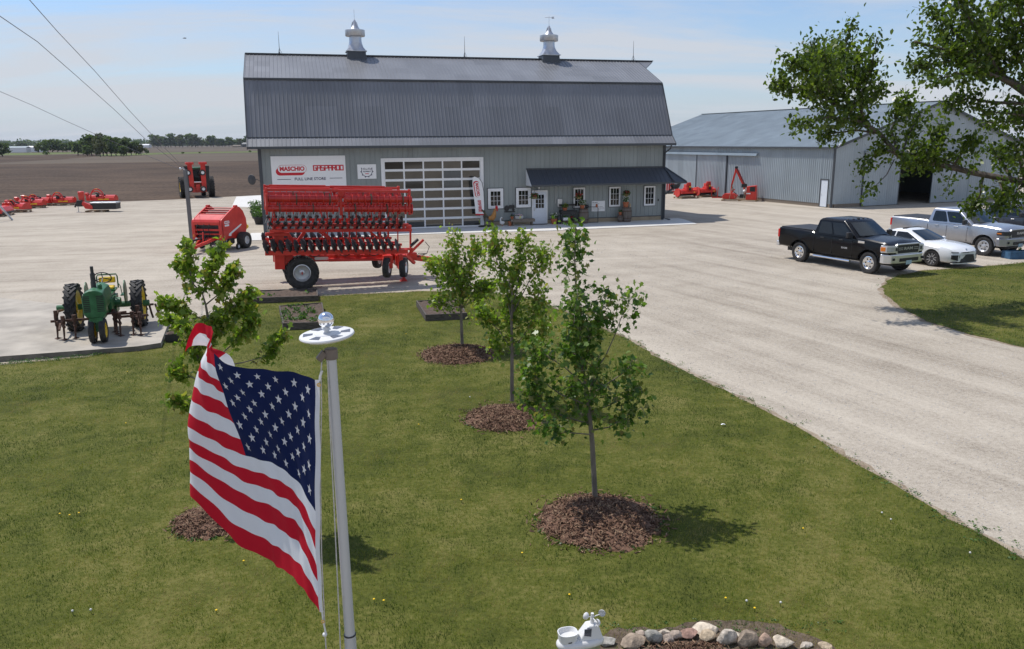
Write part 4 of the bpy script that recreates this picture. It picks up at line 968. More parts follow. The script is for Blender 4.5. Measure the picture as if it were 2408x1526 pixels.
mb = MB(); mb.prism([(-.30, 3.86), (-.02, 3.86), (-.02, 4.10), (-.24, 4.06)], 8.9, SL, 'y'); mb.build('door_track', M['shedroof'], shed, smooth=0)
md = thing('side_door', None, None); md.parent = shed
mb = MB(); mb.box(-.06, 0.02, .35, .43, .05, 2.2); mb.box(-.06, 0.02, 1.17, 1.25, .05, 2.2); mb.box(-.06, .02, .43, 1.17, 2.12, 2.2); mb.build('door_frame', M['trimdark'], md, smooth=0)
mb = MB(); mb.box(-.03, .02, .43, 1.17, .05, 2.12); dl = mb.build('door_leaf', M['doorblue'], md, smooth=0); mb = MB(); mb.sphere((-.07, 1.08, 1.05), .035, 8, 6); mb.build('handle', M['steel'], dl)
mb = MB(); mb.beam((-.06, -.2, 4.55), (.22, -.32, 4.95), .10, .06); mb.build('gutter_end', M['whiteplastic'], shed, smooth=0)
mb = MB(); mb.face([(.2, .2, .012), (SW - .2, .2, .012), (SW - .2, SL - .2, .012), (.2, SL - .2, .012)]); mb.build('floor', M['oldconcrete'], shed, smooth=0)
# ================================================================ wheels
def wheel(parent, c, Rr, Wd, rr, rim='silverrim', lug=0, side=1, steer=0, hub='darkmetal', name='wheel', spokes=0, dish=.3):
    w = bpy.data.objects.new(name, None); w.empty_display_size = .1; link(w, parent); w.location = c; w.rotation_euler = (0, 0, steer)
    mb = MB(); h = Wd / 2
    mb.lathe([(rr, -h * .75), (rr + (Rr - rr) * .5, -h), (Rr * .95, -h * .92), (Rr, -h * .6), (Rr, h * .6), (Rr * .95, h * .92), (rr + (Rr - rr) * .5, h), (rr, h * .75)], axis='y', n=36, closed=True)
    if lug:
        for k in range(lug):
            for s in (-1, 1):
                a0 = 2 * math.pi * (k + (.5 if s > 0 else 0)) / lug; a1 = a0 + 2 * math.pi / lug * 1.1
                p0 = Vector((math.cos(a0) * Rr, s * h * .05, math.sin(a0) * Rr)); p1 = Vector((math.cos(a1) * Rr * .985, s * h * .97, math.sin(a1) * Rr * .985)); am = (a0 + a1) / 2
                mb.beam(p0, p1, .055 * Rr / .6, .05 * Rr / .6 + .01, up=(math.cos(am), 0, math.sin(am)))
    else:
        for y in (-.35, 0, .35): mb.lathe([(Rr + .004, h * y - .012), (Rr + .004, h * y + .012)], axis='y', n=36)
    mb.build('tyre', M['rubber'], w, smooth=30)
    mb = MB(); s = side
    mb.lathe([(rr + .012, s * h * .80), (rr * .95, s * h * .84), (rr * .90, s * h * .70), (rr * .80, s * h * dish), (rr * .34, s * h * (dish - .05)), (rr * .32, s * h * (dish + .3)), (rr * .2, s * h * (dish + .36)), (0, s * h * (dish + .36))], axis='y', n=30)
    mb.lathe([(rr + .012, -s * h * .80), (rr * .9, -s * h * .7), (rr * .8, -s * h * .1), (0, -s * h * .1)], axis='y', n=24)
    for k in range(spokes):
        a = 2 * math.pi * k / spokes; mb.cyl((rr * .62 * math.cos(a), s * h * (dish - .02), rr * .62 * math.sin(a)), (rr * .62 * math.cos(a), s * h * (dish + .04), rr * .62 * math.sin(a)), rr * .13, n=10, m=1)
    mb.build('rim', [M[rim], M['black']], w, smooth=30)
    return w
def part(mb, name, mt, par, **k): return mb.build(name, M[mt], par, **k)

# ================================================================ big folded disc harrow
hr = thing('disc_harrow', 'huge red folded disc harrow on wheels parked before the barn', 'harrow', G(712, 681), R(18)); hr.rotation_euler = (0, R(2.0), R(18))
wheel(hr, (0, .33, .60), .60, .56, .31, side=-1, lug=26, dish=.25); wheel(hr, (-.02, 2.35, .60), .60, .56, .31, side=1, lug=26)
for (x, y, z) in ((3.12, -.02, .76), (3.78, .10, .74), (3.10, 2.2, .80)): wheel(hr, (x, y, z), .38, .24, .20, rim='white', side=-1, steer=R(68 if y < 2 else 60))
def ring(mb, x, y, z, r0, r1, w=.035, n=18): mb.lathe([(r0, x - w / 2), (r1, x - w / 2), (r1, x + w / 2), (r0, x + w / 2)], (0, y, z), 'x', n)
def wing(y, s, full=True):
    # s: outward direction along y (-1 near side)
    mb = MB()
    mb.box(-1.15, 1.40, y - .05, y + .05, 3.58, 3.68); mb.box(1.52, 4.0, y - .05, y + .05, 3.56, 3.66); mb.box(-1.0, 1.1, y + .3 * -s - .04, y + .3 * -s + .04, 3.66, 3.72); mb.box(1.25, 3.4, y + .3 * -s - .04, y + .3 * -s + .04, 3.65, 3.71)
    mb.box(1.36, 1.56, y - .09, y + .09, 3.42, 3.66); mb.box(1.40, 1.50, y - .06, y + .06, 2.72, 3.45)
    for x in (-1.17, 3.98): mb.box(x - .03, x + .05, y - .10, y + .10, 2.75, 3.70)
    mb.box(-1.2, -1.12, y - .3, y + .3, 3.05, 3.5)
    part(mb, 'roller_frame', 'red', hr, smooth=0, bevel=.012)
    for nm, z, r0, r1, offs in (('roller', 3.31, .125, .215, 0), ('roller', 2.96, .12, .205, .11)):
        for (a, b) in ((-1.12, 1.36), (1.56, 4.08)):
            mb = MB(); mb.cyl((a, y, z), (b, y, z), r0, n=20); md_ = []; k = 0
            x = a + .06 + offs
            while x < b:
                mdy = (k * 7 + int(z * 10)) % 5 == 1; rm_ = MB() if mdy else mb; ring(rm_, x, y, z, r0 - .01, r1); md_ += [rm_] if mdy else []; x += .235; k += 1
            ro = part(mb, nm, 'red', hr, smooth=40)
            for rm_ in md_: part(rm_, 'muddy_ring', 'dirt', ro, smooth=40)
    # disc beams
    mb = MB()
    mb.box(-1.05, 3.95, y - .07, y + .07, 2.32, 2.42); mb.box(-1.1, 4.05, y - .12 + .1 * s, y + .12 + .1 * s, 2.13, 2.24); mb.box(3.86, 4.06, y - .1, y + .1, 2.15, 2.36)
    mb.box(-1.2, 3.7, y - .07, y + .07, 1.58, 1.66); mb.box(-1.28, 3.9, y - .12 + .1 * s, y + .12 + .1 * s, 1.30, 1.46)
    for k in range(19): mb.box(-1.0 + .262 * k, -.92 + .262 * k, y + .05 * s - .12, y + .05 * s + .12, 2.24, 2.34); mb.box(-1.15 + .262 * k, -1.07 + .262 * k, y - .12, y + .12, 1.42, 1.60)
    part(mb, 'disc_beam', 'red', hr, smooth=0, bevel=.008)
    for x in (-.9, .95, 1.75, 2.0, 2.9, 3.2, 3.55): mb = MB(); mb.box(x - .02, x + .02, y - .02, y + .02, 1.6, 2.9); part(mb, 'strut', 'red', hr, smooth=0)
    for x in (.55, 2.4): mb = MB(); mb.beam((x, y + .02, 2.2), (x + .75, y + .02, 1.62), .06); part(mb, 'strut', 'red', hr, smooth=0)
def discmesh(n=12):
    mb = MB(); r = .285; k = 26; pts = []; 
    for lv, (rad, h) in enumerate([(0.0, .055), (.12, .05), (.2, .03), (1, 0)]):
        for j in range(k):
            a = 2 * math.pi * j / k; q = (r * (1.0 if j % 2 == 0 else .89)) if lv == 3 else rad; pts.append((h - .02, q * math.cos(a), q * math.sin(a)))
    mb.mesh(pts, [(i * k + j, i * k + (j + 1) % k, (i + 1) * k + (j + 1) % k, (i + 1) * k + j) for i in range(3) for j in range(k)])
    mb.cyl((-.05, 0, 0), (.09, 0, 0), .055, n=10)
    o = part(mb, 'disc', 'disc', hr, smooth=25); return o
d0 = discmesh(); first = True
for (y, s) in ((.06, -1), (2.35, 1)):
    wing(y, s)
    for row, z, tilt, yaw, xs in ((0, 2.46, 20, 4, -1.08), (1, 1.62, -18, -25, -1.2)):
        for k in range(19):
            o = d0 if first else d0.copy()
            if not first: link(o, hr)
            first = False
            o.location = (xs + .262 * k, y + .13 * s, z + (.03 if k % 2 else -.01)); o.rotation_euler = (rnd.uniform(0, 1), R(tilt + rnd.uniform(-4, 4)), R(yaw + rnd.uniform(-3, 3)))
mb = MB()
mb.box(-.60, 3.95, .55, .80, .95, 1.20); mb.box(-.60, 3.95, 1.85, 2.10, .95, 1.20); mb.box(-.7, -.3, .2, 2.4, .9, 1.25); mb.box(3.5, 3.9, .2, 2.4, .78, 1.2)
mb.box(-.95, -.60, .1, .45, .75, 2.2); mb.box(-.95, -.60, 2.1, 2.45, .75, 2.2); mb.beam((-.5, .3, 2.1), (.1, .3, 1.2), .12); mb.beam((.15, .3, 2.1), (-.45, .3, 1.3), .12)
mb.beam((-.75, .72, .95), (-.1, .72, .58), .16, .3); mb.box(-1.25, -.4, .0, .16, 1.98, 2.10); mb.box(-.02, .02, .0, 2.6, .55, .65)
for x in (1.1, 1.9, 2.9): mb.beam((x, .5, 1.4), (x + .28, .5, 1.15), .10); mb.beam((x + .7, .5, 1.4), (x + .45, .5, 1.15), .10)
mb.box(3.0, 3.35, .0, .5, .72, 1.2); mb.box(3.55, 3.72, -.1, .4, .68, 1.25)
part(mb, 'chassis', 'red', hr, smooth=0, bevel=.02)
mb = MB(); mb.cyl((1.0, .42, 1.03), (2.6, .42, 1.03), .07, n=12); mb.cyl((2.6, .42, 1.03), (3.1, .42, 1.03), .04, n=10); part(mb, 'hydraulic_ram', 'red', hr)
mb = MB()
for k in range(5):
    x0 = .3 + k * .55; mb.tube([(x0, .45, 1.22), (x0 + .2, .42, 1.16 + .1 * (k % 2)), (x0 + .5, .45, 1.27)], .018, 5)
for k in range(3): mb.tube([(4.4, .9, 1.0), (4.55, .8 + .1 * k, 1.05 + .05 * k), (4.85, .9, 1.15), (4.95, .9, 1.42), (4.78, .9, 1.62)], .014, 5)
mb.cyl((4.2, .9, 1.45), (4.5, .9, 1.72), .06, n=10); part(mb, 'hydraulic_hose', 'black', hr)
mb = MB(); mb.beam((3.9, 1.0, 1.05), (4.45, 1.0, 1.08), .35, .22); mb.beam((4.3, 1.0, 1.0), (5.25, 1.0, .86), .16, .22); mb.box(5.15, 5.4, .88, 1.12, .78, .95); mb.beam((4.2, .92, 1.05), (4.2, .92, 2.05), .07); mb.beam((4.15, .9, 1.15), (4.72, .9, 1.70), .09); mb.box(3.7, 4.3, .86, .98, 1.3, 1.38); mb.beam((3.95, .6, 1.15), (4.35, .9, .78), .12)
part(mb, 'drawbar', 'red', hr, smooth=0, bevel=.012)
mb = MB(); mb.beam((3.86, .55, .15), (3.86, .55, .8), .10); mb.prism([(3.72, .13), (4.0, .13), (3.92, .25), (3.80, .25)], .43, .67); part(mb, 'parking_jack', 'red', hr, smooth=0)
mb = MB(); mb.prism(pill(.75, 1.075, .26, .055), .53, .548); part(mb, 'white_decal', 'paper', hr, smooth=0)
mb = MB(); mb.box(4.62, 4.85, .900, .917, .93, 1.03); part(mb, 'yellow_decal', 'yellow', hr, smooth=0)

# ================================================================ round baler
bA = R(-103); bh = Vector((math.cos(bA), math.sin(bA), 0)); bL = Vector((-bh.y, bh.x, 0))
bo = G(576, 583) - bL * 1.10 + bh * .42
ba = thing('round_baler', 'red round baler with white stripe parked beside the steel pole', 'baler', bo, bA)
side = [(1.05, .52), (1.12, .70), (1.12, 1.42), (1.06, 1.56), (.95, 1.62), (.45, 1.86), (-.10, 2.10), (-.35, 2.16), (-.65, 2.10), (-.95, 1.88), (-1.18, 1.50), (-1.24, 1.1), (-1.10, .75), (-.75, .55), (-.1, .50)]
inner = [(a * .985, b) for a, b in side]
mb = MB(); mb.prism(side, -.84, -.74); mb.prism(side, .74, .84)
part(mb, 'side_panel', 'red', ba, smooth=30, bevel=.035, segs=3)
mb = MB(); mb.prism([(1.0, 1.30), (1.13, 1.32), (1.13, 1.46), (1.06, 1.58), (.93, 1.63), (.55, 1.80), (.50, 1.70), (.9, 1.5)], -.74, .74)
mb.box(.9, 1.05, -.74, .74, .58, .68); mb.box(.95, 1.08, -.74, .74, .82, .90); mb.box(.95, 1.08, -.74, .74, 1.02, 1.12); mb.box(.95, 1.11, -.84, -.66, .55, 1.4); mb.box(.95, 1.11, .66, .84, .55, 1.4)
for k in range(4): x = .42 - k * .22; mb.beam((x, -.74, 1.80 + k * .085), (x, .74, 1.80 + k * .085), .12, .05)
mb.box(-.45, -.25, -.86, -.70, 2.05, 2.2); mb.box(-.45, -.25, .70, .86, 2.05, 2.2)
part(mb, 'front_frame', 'red', ba, smooth=30, bevel=.015)
mb = MB(); mb.prism([(.88, .6), (.88, 1.5), (.4, 1.68), (-.3, 1.98), (-.6, 1.95), (-1.0, 1.6), (-1.1, 1.0), (-.7, .65)], -.735, .735); part(mb, 'bale_chamber', 'darkmetal', ba, smooth=0)
mb = MB(); mb.prism([(.55, .74), (.50, .84), (-.62, 1.22), (-.72, 1.20), (-.60, 1.12), (.30, .80), (.32, .70)], .84, .846); part(mb, 'white_stripe', 'paper', ba, smooth=0)
mb = MB(); mb.prism(pill(.62, 1.42, .23, .07), .84, .846); mb.box(.44, .82, .84, .845, 1.22, 1.31); part(mb, 'white_decal', 'paper', ba, smooth=0)
lettering('decal_lettering', 'MASCHIO', .085, M['inkred'], ba, face_m((.62, .848, 1.42), right=(-1, 0, 0)), offset=.003, ext=.001)
for s in (-1, 1): wheel(ba, (-.42, 1.10 * s, .42), .42, .42, .20, side=s, dish=.4)
mb = MB(); mb.prism([(.2, .35), (.5, .25), (.75, .35), (.7, .6), (.2, .6)], -.95, .95); part(mb, 'pickup_guard', 'black', ba, smooth=0, bevel=.02)
for s in (-1, 1): wheel(ba, (.12, 1.06 * s, .16), .16, .10, .07, rim='white', side=s)
mb = MB()
for k in range(18): y = -.85 + k * .1; mb.tube([(.75, y, .55), (.92, y, .38), (.85, y, .22)], .012, 4)
part(mb, 'pickup_tine', 'steel', ba)
mb = MB(); mb.beam((.95, .40, .66), (2.25, .06, .36), .12, .14); mb.beam((.95, -.40, .66), (2.25, -.06, .36), .12, .14); mb.box(2.15, 2.5, -.09, .09, .27, .42); mb.beam((1.5, .0, .52), (1.45, .0, 1.0), .06); mb.cyl((2.4, 0, .27), (2.4, 0, .48), .09, n=10)
part(mb, 'drawbar', 'red', ba, smooth=0, bevel=.01)
mb = MB(); mb.tube([(.9, -.1, .72), (1.3, -.25, .64), (2.2, -.55, .56)], .055, 8); mb.cyl((2.1, -.52, .57), (2.4, -.62, .54), .09, n=10); part(mb, 'drive_shaft', 'black', ba)
mb = MB()
for k, y in enumerate((-.45, -.1, .2)): mb.tube([(1.1, y, 1.4), (1.22, y - .05, 1.2), (1.16, y, .9), (1.3, y * .3, .62)], .018, 5)
mb.box(1.04, 1.1, -.62, .0, 1.27, 1.36); part(mb, 'hydraulic_hose', 'black', ba)
mb = MB(); mb.sphere((-1.35, .65, 1.0), .15, 12, 8); mb.cyl((-1.2, .65, 1.0), (-1.5, .65, 1.0), .11, n=10); part(mb, 'yellow_cap', 'yellow', ba)
for y in (-.62,): mb = MB(); mb.cyl((1.10, y, .62), (1.135, y, .62), .07, n=12); part(mb, 'round_lamp', 'lens', ba)
mb = MB(); mb.box(1.112, 1.118, -.80, -.74, .72, .84); mb.box(1.112, 1.118, .74, .80, .70, .82); part(mb, 'warning_sticker', 'yellow', ba, smooth=0)

# ================================================================ old green row crop tractor with cultivator
tA = R(-71.5); th_ = Vector((math.cos(tA), math.sin(tA), 0)); tr_o = Vector((-11.60, 22.45, .14)) + th_ * .02
tr = thing('old_tractor', 'old green and yellow row crop tractor with a rusty cultivator on the concrete pad', 'tractor', tr_o, tA)
for s in (-1, 1): wheel(tr, (0, .84 * s, .655), .655, .30, .47, rim='jyellow', lug=20, side=1, dish=.35)
for s in (-1, 1): wheel(tr, (1.83, .13 * s, .32), .32, .15, .19, rim='jyellow', side=1 if s > 0 else -1, dish=.3)
mb = MB()
prof = [(-.20, .70), (-.27, .80), (-.28, 1.22), (-.22, 1.36), (-.08, 1.43), (.08, 1.43), (.22, 1.36), (.28, 1.22), (.27, .80), (.20, .70)]
mb.prism(prof, 1.62, 2.0, 'x')
part(mb, 'radiator_shell', 'jgreen', tr, smooth=35, bevel=.03, segs=3)
mb = MB(); mb.prism([(y * .86, z - .02 if z > 1 else z + .1) for y, z in prof], .55, 1.62, 'x'); part(mb, 'hood', 'jgreen', tr, smooth=35, bevel=.02)
for y0, y1 in ((-.245, -.09), (.07, .245)):
    mb = MB()
    for k in range(9): z = .86 + k * .05; mb.box(1.99, 2.008, y0, y1, z, z + .026)
    part(mb, 'grille', 'black', tr, smooth=0)
mb = MB(); mb.box(-.25, .60, -.22, .22, .50, 1.05); mb.cyl((0, -1.28, .66), (0, 1.12, .66), .085, n=12); mb.box(-.3, .25, -.28, .28, .45, .95); mb.box(.5, 1.7, -.14, .14, .55, .82); mb.box(1.70, 1.98, -.16, .16, .56, .70); mb.box(1.76, 1.90, -.045, .045, .30, .58); mb.cyl((.3, .22, .8), (.3, .42, .8), .12, n=10); mb.box(.2, .9, .16, .26, .70, .98)
part(mb, 'chassis', 'jgreen', tr, smooth=30, bevel=.012)
for s in (-1, 1):
    mb = MB(); mb.prism([(.30 * math.cos(a) - .12, .96 + .38 * math.sin(a)) for a in np.linspace(0, 6.28, 17)[:-1]], .50 * s - .012, .50 * s + .012); mb.box(-.25, .15, min(.40 * s, .5 * s), max(.40 * s, .5 * s), .93, .96); part(mb, 'fender', 'jgreen', tr, smooth=30)
mb = MB(); mb.cyl((1.30, -.06, 1.38), (1.30, -.06, 1.78), .062, n=12); mb.cyl((1.30, -.06, 1.78), (1.30, -.06, 1.97), .042, n=10); part(mb, 'exhaust_stack', 'darkmetal', tr)
mb = MB(); mb.cyl((1.55, .12, 1.38), (1.55, .12, 1.45), .06, n=12); mb.sphere((1.55, .12, 1.47), .06, 10, 6); part(mb, 'fuel_cap', 'jgreen', tr)
mb = MB(); cen = Vector((.28, .02, 1.50)); ax = Vector((-.75, 0, .66)).normalized(); u_ = Vector((0, 1, 0)); v_ = ax.cross(u_)
mb.tube([cen + (u_ * math.cos(a) + v_ * math.sin(a)) * .22 for a in np.linspace(0, 6.283, 25)], .016, 6, False)
for a in (0.5, 2.6, 4.7): mb.tube([cen, cen + (u_ * math.cos(a) + v_ * math.sin(a)) * .22], .012, 5)
mb.tube([cen, (.75, 0, 1.22)], .018, 6); part(mb, 'steering_wheel', 'black', tr)
mb = MB(); mb.box(-.40, -.05, -.18, .22, 1.10, 1.18); mb.box(-.45, -.37, -.20, .24, 1.24, 1.42); part(mb, 'seat', 'jyellow', tr, smooth=30, bevel=.04, segs=3)
mb = MB(); mb.tube([(-.42, -.25, 1.08), (-.42, -.25, 1.42), (-.45, -.22, 1.48), (-.45, .26, 1.48), (-.42, .29, 1.42), (-.42, .29, 1.08)], .02, 6); mb.box(-.45, 0, -.22, .26, 1.05, 1.10); mb.tube([(0, -.34, 1.0), (.0, -.34, 1.35), (-.3, -.34, 1.4), (-.4, -.27, 1.2)], .014, 5); mb.tube([(.1, .44, .95), (.1, .42, 1.2), (.15, .38, 1.3)], .012, 5); part(mb, 'seat_rail', 'jgreen', tr)
mb = MB()
def shank(x, y, z0=.72): 
    mb.tube([(x, y, z0), (x + .02, y, .4), (x + .06, y, .20), (x + .12, y, .05)], [.03, .028, .026, .02], 6); mb.mesh([(x + .17, y, .02), (x + .02, y - .11, .015), (x + .08, y, .07), (x + .02, y + .11, .015)], [(0, 1, 2), (0, 2, 3)])
    mb.cyl((x, y, z0 - .12), (x, y, z0 + .06), .055, n=8); mb.cyl((x - .03, y, .34), (x + .05, y, .40), .045, n=7)
mb.beam((1.05, -1.25, .50), (1.05, -.30, .50), .06); mb.beam((1.05, .32, .50), (1.05, 1.15, .50), .06); mb.beam((1.15, .05, .62), (1.0, .62, .62), .05); mb.beam((.9, .3, .55), (1.0, 1.0, .56), .045)
for x, y in ((1.0, -1.12), (1.22, -.92), (1.15, -.66), (1.0, .34), (1.25, .46), (1.22, .78), (1.35, .98), (.7, .25)): shank(x, y, .60)
for x, y in ((1.0, -1.12), (1.0, .9)): mb.tube([(x - .9, y, .62), (x - .3, y, .70), (x, y, .55)], .035, 6); mb.cyl((x, y, .42), (x, y, .78), .05, n=7)
for y in (-1.0, .95): mb.beam((1.05, y, .50), (1.42, y, .32), .05); mb.cyl((1.1, y - .1, .45), (1.1, y + .1, .45), .06, n=8)
mb.beam((-.15, .7, .55), (-.55, 1.15, .5), .06); mb.tube([(-.5, 1.05, .5), (-.55, 1.08, .25), (-.5, 1.12, .1)], .03, 6); mb.tube([(-.6, 1.2, .5), (-.66, 1.24, .3), (-.62, 1.3, .05)], .03, 6)
part(mb, 'cultivator', 'rust', tr)

# ================================================================ far tractor with folded red implement (seen from behind)
fo = G(465, 464.5); fd = Vector((fo.x, fo.y, 0)).normalized(); fA = math.atan2(fd.y, fd.x) + R(6)
ft = thing('field_tractor', 'green tractor seen from behind carrying a tall folded red implement', 'tractor', fo + fd * 1.2, fA)
for s in (-1, 1): wheel(ft, (0, 1.38 * s, 1.0), 1.0, .48, .5, rim='jyellow', lug=22, side=s); wheel(ft, (2.7, .9 * s, .65), .65, .4, .33, rim='jyellow', side=s, lug=18)
mb = MB(); mb.box(-.3, 3.4, -.45, .45, .8, 1.7); mb.cyl((0, -1.5, 1.0), (0, 1.5, 1.0), .14, n=10); part(mb, 'chassis', 'jgreen', ft, smooth=0, bevel=.05)
mb = MB(); mb.mesh([(-.55, -.7, 1.5), (1.0, -.7, 1.5), (1.0, .7, 1.5), (-.55, .7, 1.5), (-.45, -.62, 2.75), (.9, -.62, 2.75), (.9, .62, 2.75), (-.45, .62, 2.75)], [(0, 1, 5, 4), (1, 2, 6, 5), (2, 3, 7, 6), (3, 0, 4, 7), (4, 5, 6, 7)]); part(mb, 'cab_glass', 'glassdark', ft, smooth=0)
mb = MB(); mb.box(-.6, 1.05, -.75, .75, 2.75, 2.95); part(mb, 'cab_roof', 'jgreen', ft, smooth=0, bevel=.05)
for s in (-1, 1):
    mb = MB(); mb.prism([(.55 * s - .22, .55), (.55 * s + .22, .55), (.62 * s + .22, 3.25), (.62 * s - .22, 3.25)], -1.35, -1.05, 'x'); mb.box(-1.6, -.8, .62 * s - .36, .62 * s + .36, 3.25, 3.48)
    mb.box(-1.45, -1.2, .55 * s - .12, .55 * s + .12, .9, 1.25); mb.box(-1.45, -1.2, .62 * s - .12, .62 * s + .12, 2.7, 3.0); part(mb, 'folded_wing', 'red', ft, smooth=0, bevel=.02)
    mb = MB(); mb.beam((-1.2, .86 * s, .55), (-1.2, 1.0 * s, 3.1), .4, .14); part(mb, 'rubber_skirt', 'rubber', ft, smooth=0)
    for z in (.85, 2.45): wheel(ft, (-1.55, (.62 if z < 2 else .68) * s + .18, z), .28, .16, .14, rim='white', side=-1, steer=R(90 + 10))
mb = MB(); mb.box(-1.1, -.8, -.5, .5, .5, 1.0); mb.box(-1.2, -1.0, -.55, .55, 1.4, 1.5); mb.box(-1.3, -.6, -.2, .2, .7, 1.3); part(mb, 'hitch_frame', 'red', ft, smooth=0, bevel=.02)
mb = MB(); mb.box(-1.22, -1.2, -.42, .42, 1.48, 1.58); part(mb, 'white_bar', 'paper', ft, smooth=0)

# ================================================================ red mowers set out along the field edge
def pallet(loc, rz, lx, ly, label, group='wooden pallets under the machines'):
    t = thing('wooden_pallet', label, 'pallet', loc, rz, group)
    mb = MB()
    for k in range(5): y = -ly / 2 + ly * k / 4; mb.box(-lx / 2, lx / 2, y - .05, y + .05, .10, .125)
    mb.build('deck', M['pallet'], t, smooth=0)
    mb = MB()
    for i in (-1, 0, 1):
        for j in (-1, 0, 1): mb.box(i * (lx / 2 - .06) - .06, i * (lx / 2 - .06) + .06, j * (ly / 2 - .06) - .06, j * (ly / 2 - .06) + .06, .02, .10)
        mb.box(i * (lx / 2 - .06) - .06, i * (lx / 2 - .06) + .06, -ly / 2, ly / 2, 0, .02)
    mb.build('block', M['pallet'], t, smooth=0); return t
PZ = .125
def flail(name, label, loc, rz, L=2.0, arch=.62):
    t = thing(name, label, 'mower', (loc.x, loc.y, PZ), rz, 'red flail mowers along the field edge')
    mb = MB(); mb.prism([(.45, .12), (.45, .35), (.30, .55), (.05, .62), (-.30, .55), (-.48, .30), (-.48, .10)], -L / 2, L / 2, 'x'); part(mb, 'housing', 'red', t, smooth=30, bevel=.02)
    mb = MB(); mb.cyl((-L / 2 + .05, -.40, .14), (L / 2 - .05, -.40, .14), .11, n=12); part(mb, 'rear_roller', 'darkmetal', t)
    mb = MB(); a_ = np.linspace(0, math.pi, 11); mb.tube([(L * .12 + arch * .75 * math.cos(a), .42, .40 + arch * math.sin(a)) for a in a_], .055, 7); mb.tube([(L * .12 + arch * .75 * math.cos(a), .62, .25 + arch * .95 * math.sin(a)) for a in a_], .045, 7); mb.box(L * .12 - .6, L * .12 + .6, .38, .50, .3, .42); part(mb, 'headstock_arch', 'red', t)
    mb = MB(); mb.box(L / 2, L / 2 + .14, -.2, .35, .12, .78); mb.cyl((L / 2 + .02, .05, .7), (L / 2 + .3, .05, .7), .14, n=12); part(mb, 'belt_guard', 'red', t, smooth=30, bevel=.03)
    mb = MB(); mb.beam((-.35, .2, .62), (.4, .35, .78), .10); mb.cyl((L * .12 - .1, .3, .55), (L * .12 + .15, .3, .55), .13, n=10); mb.tube([(L * .12 - .2, .4, .9), (L * .12, .5, .65), (L * .12 + .2, .4, .85)], .025, 5); part(mb, 'gearbox', 'black', t)
    mb = MB(); mb.box(-L * .3, L * .1, .455, .46, .2, .3); part(mb, 'yellow_sticker', 'yellow', t, smooth=0); mb = MB(); mb.box(L * .12 - .1, L * .12 + .1, .40, .49, .40 + arch, .43 + arch); part(mb, 'yellow_sticker', 'yellow', t, smooth=0)
    return t
ZT = lambda zx, zy: G(zx / 4.488 / 1.4307, (420 + zy / 4.488) / 1.4307)
for k, (zx, zy, rz, L, ar, lb, pl_) in enumerate([(30, 1372, 100, 2.2, .5, 'red flail mower half out of frame at the field edge, nearest the guy wire', 'pallet under the flail mower nearest the guy wire'),
        (290, 1315, 165, 1.7, .45, 'red flail mower with a white stripe, second along the field edge', 'pallet under the second flail mower along the field edge'),
        (490, 1255, 188, 2.0, .5, 'red flail mower standing in front of another, middle of the field edge row', 'pallet under the front one of the paired flail mowers'),
        (590, 1222, 188, 2.0, .48, 'red flail mower standing behind its twin in the field edge row', 'pallet under the rear one of the paired flail mowers'),
        (960, 1212, 185, 2.0, .62, 'red flail mower alone with a tall hoop, left of the black skirted mower', 'pallet under the lone flail mower with a tall hoop'),
        (1560, 1180, 184, 2.4, .78, 'red flail mower with the tallest hoop behind the black skirted mower', 'pallet under the flail mower behind the black skirted one')]):
    p = ZT(zx, zy); flail('flail_mower', lb, p, R(rz), L, ar); pallet((p.x, p.y, 0), R(rz), L * .9, 1.0, pl_)
p = ZT(1590, 1310)
dmw = thing('disc_mower', 'folded red mower with a black rubber skirt and a steel prop stand', 'mower', (p.x, p.y, .10), R(4))
mb = MB(); mb.prism([(-.95, .12), (1.0, .12), (1.1, .62), (-.9, .58)], -.45, -.42); mb.prism([(-.95, .12), (1.0, .12), (1.1, .62), (-.9, .58)], .42, .45); mb.prism([(-.45, .12), (.45, .12), (.45, .6), (-.45, .6)], 1.02, 1.06, 'x'); part(mb, 'rubber_skirt', 'black', dmw, smooth=0)
mb = MB(); mb.box(-.95, 1.1, -.46, .46, .58, .68); part(mb, 'canvas_cover', 'steel', dmw, smooth=0, bevel=.03)
mb = MB(); mb.prism([(-1.55, .55), (-1.45, .75), (-.75, .42), (-.75, .12), (-1.3, .18)], -.5, -.2); mb.cyl((-1.75, .1, .6), (-1.75, .1, 1.45), .20, .24, 12); mb.cyl((-1.75, .1, 1.45), (-1.75, .1, 1.52), .27, .2, 12); mb.box(-1.9, -1.2, -.1, .2, .4, .6); part(mb, 'folding_arm', 'red', dmw, smooth=30, bevel=.02)
mb = MB(); mb.beam((-1.9, -.25, .7), (-2.2, -.25, .3), .12); mb.box(-2.0, -1.6, -.35, -.1, .35, .85); part(mb, 'gearbox', 'black', dmw, smooth=0, bevel=.02)
mb = MB(); mb.box(-1.95, -1.89, -.33, -.27, -.08, .6); mb.box(-2.1, -1.72, -.36, -.24, -.10, -.07); part(mb, 'prop_stand', 'steel', dmw, smooth=0)
p2 = ZT(1470, 1312); pallet((p2.x, p2.y, 0), R(4), 1.5, .9, 'pallet under the black skirted mower')

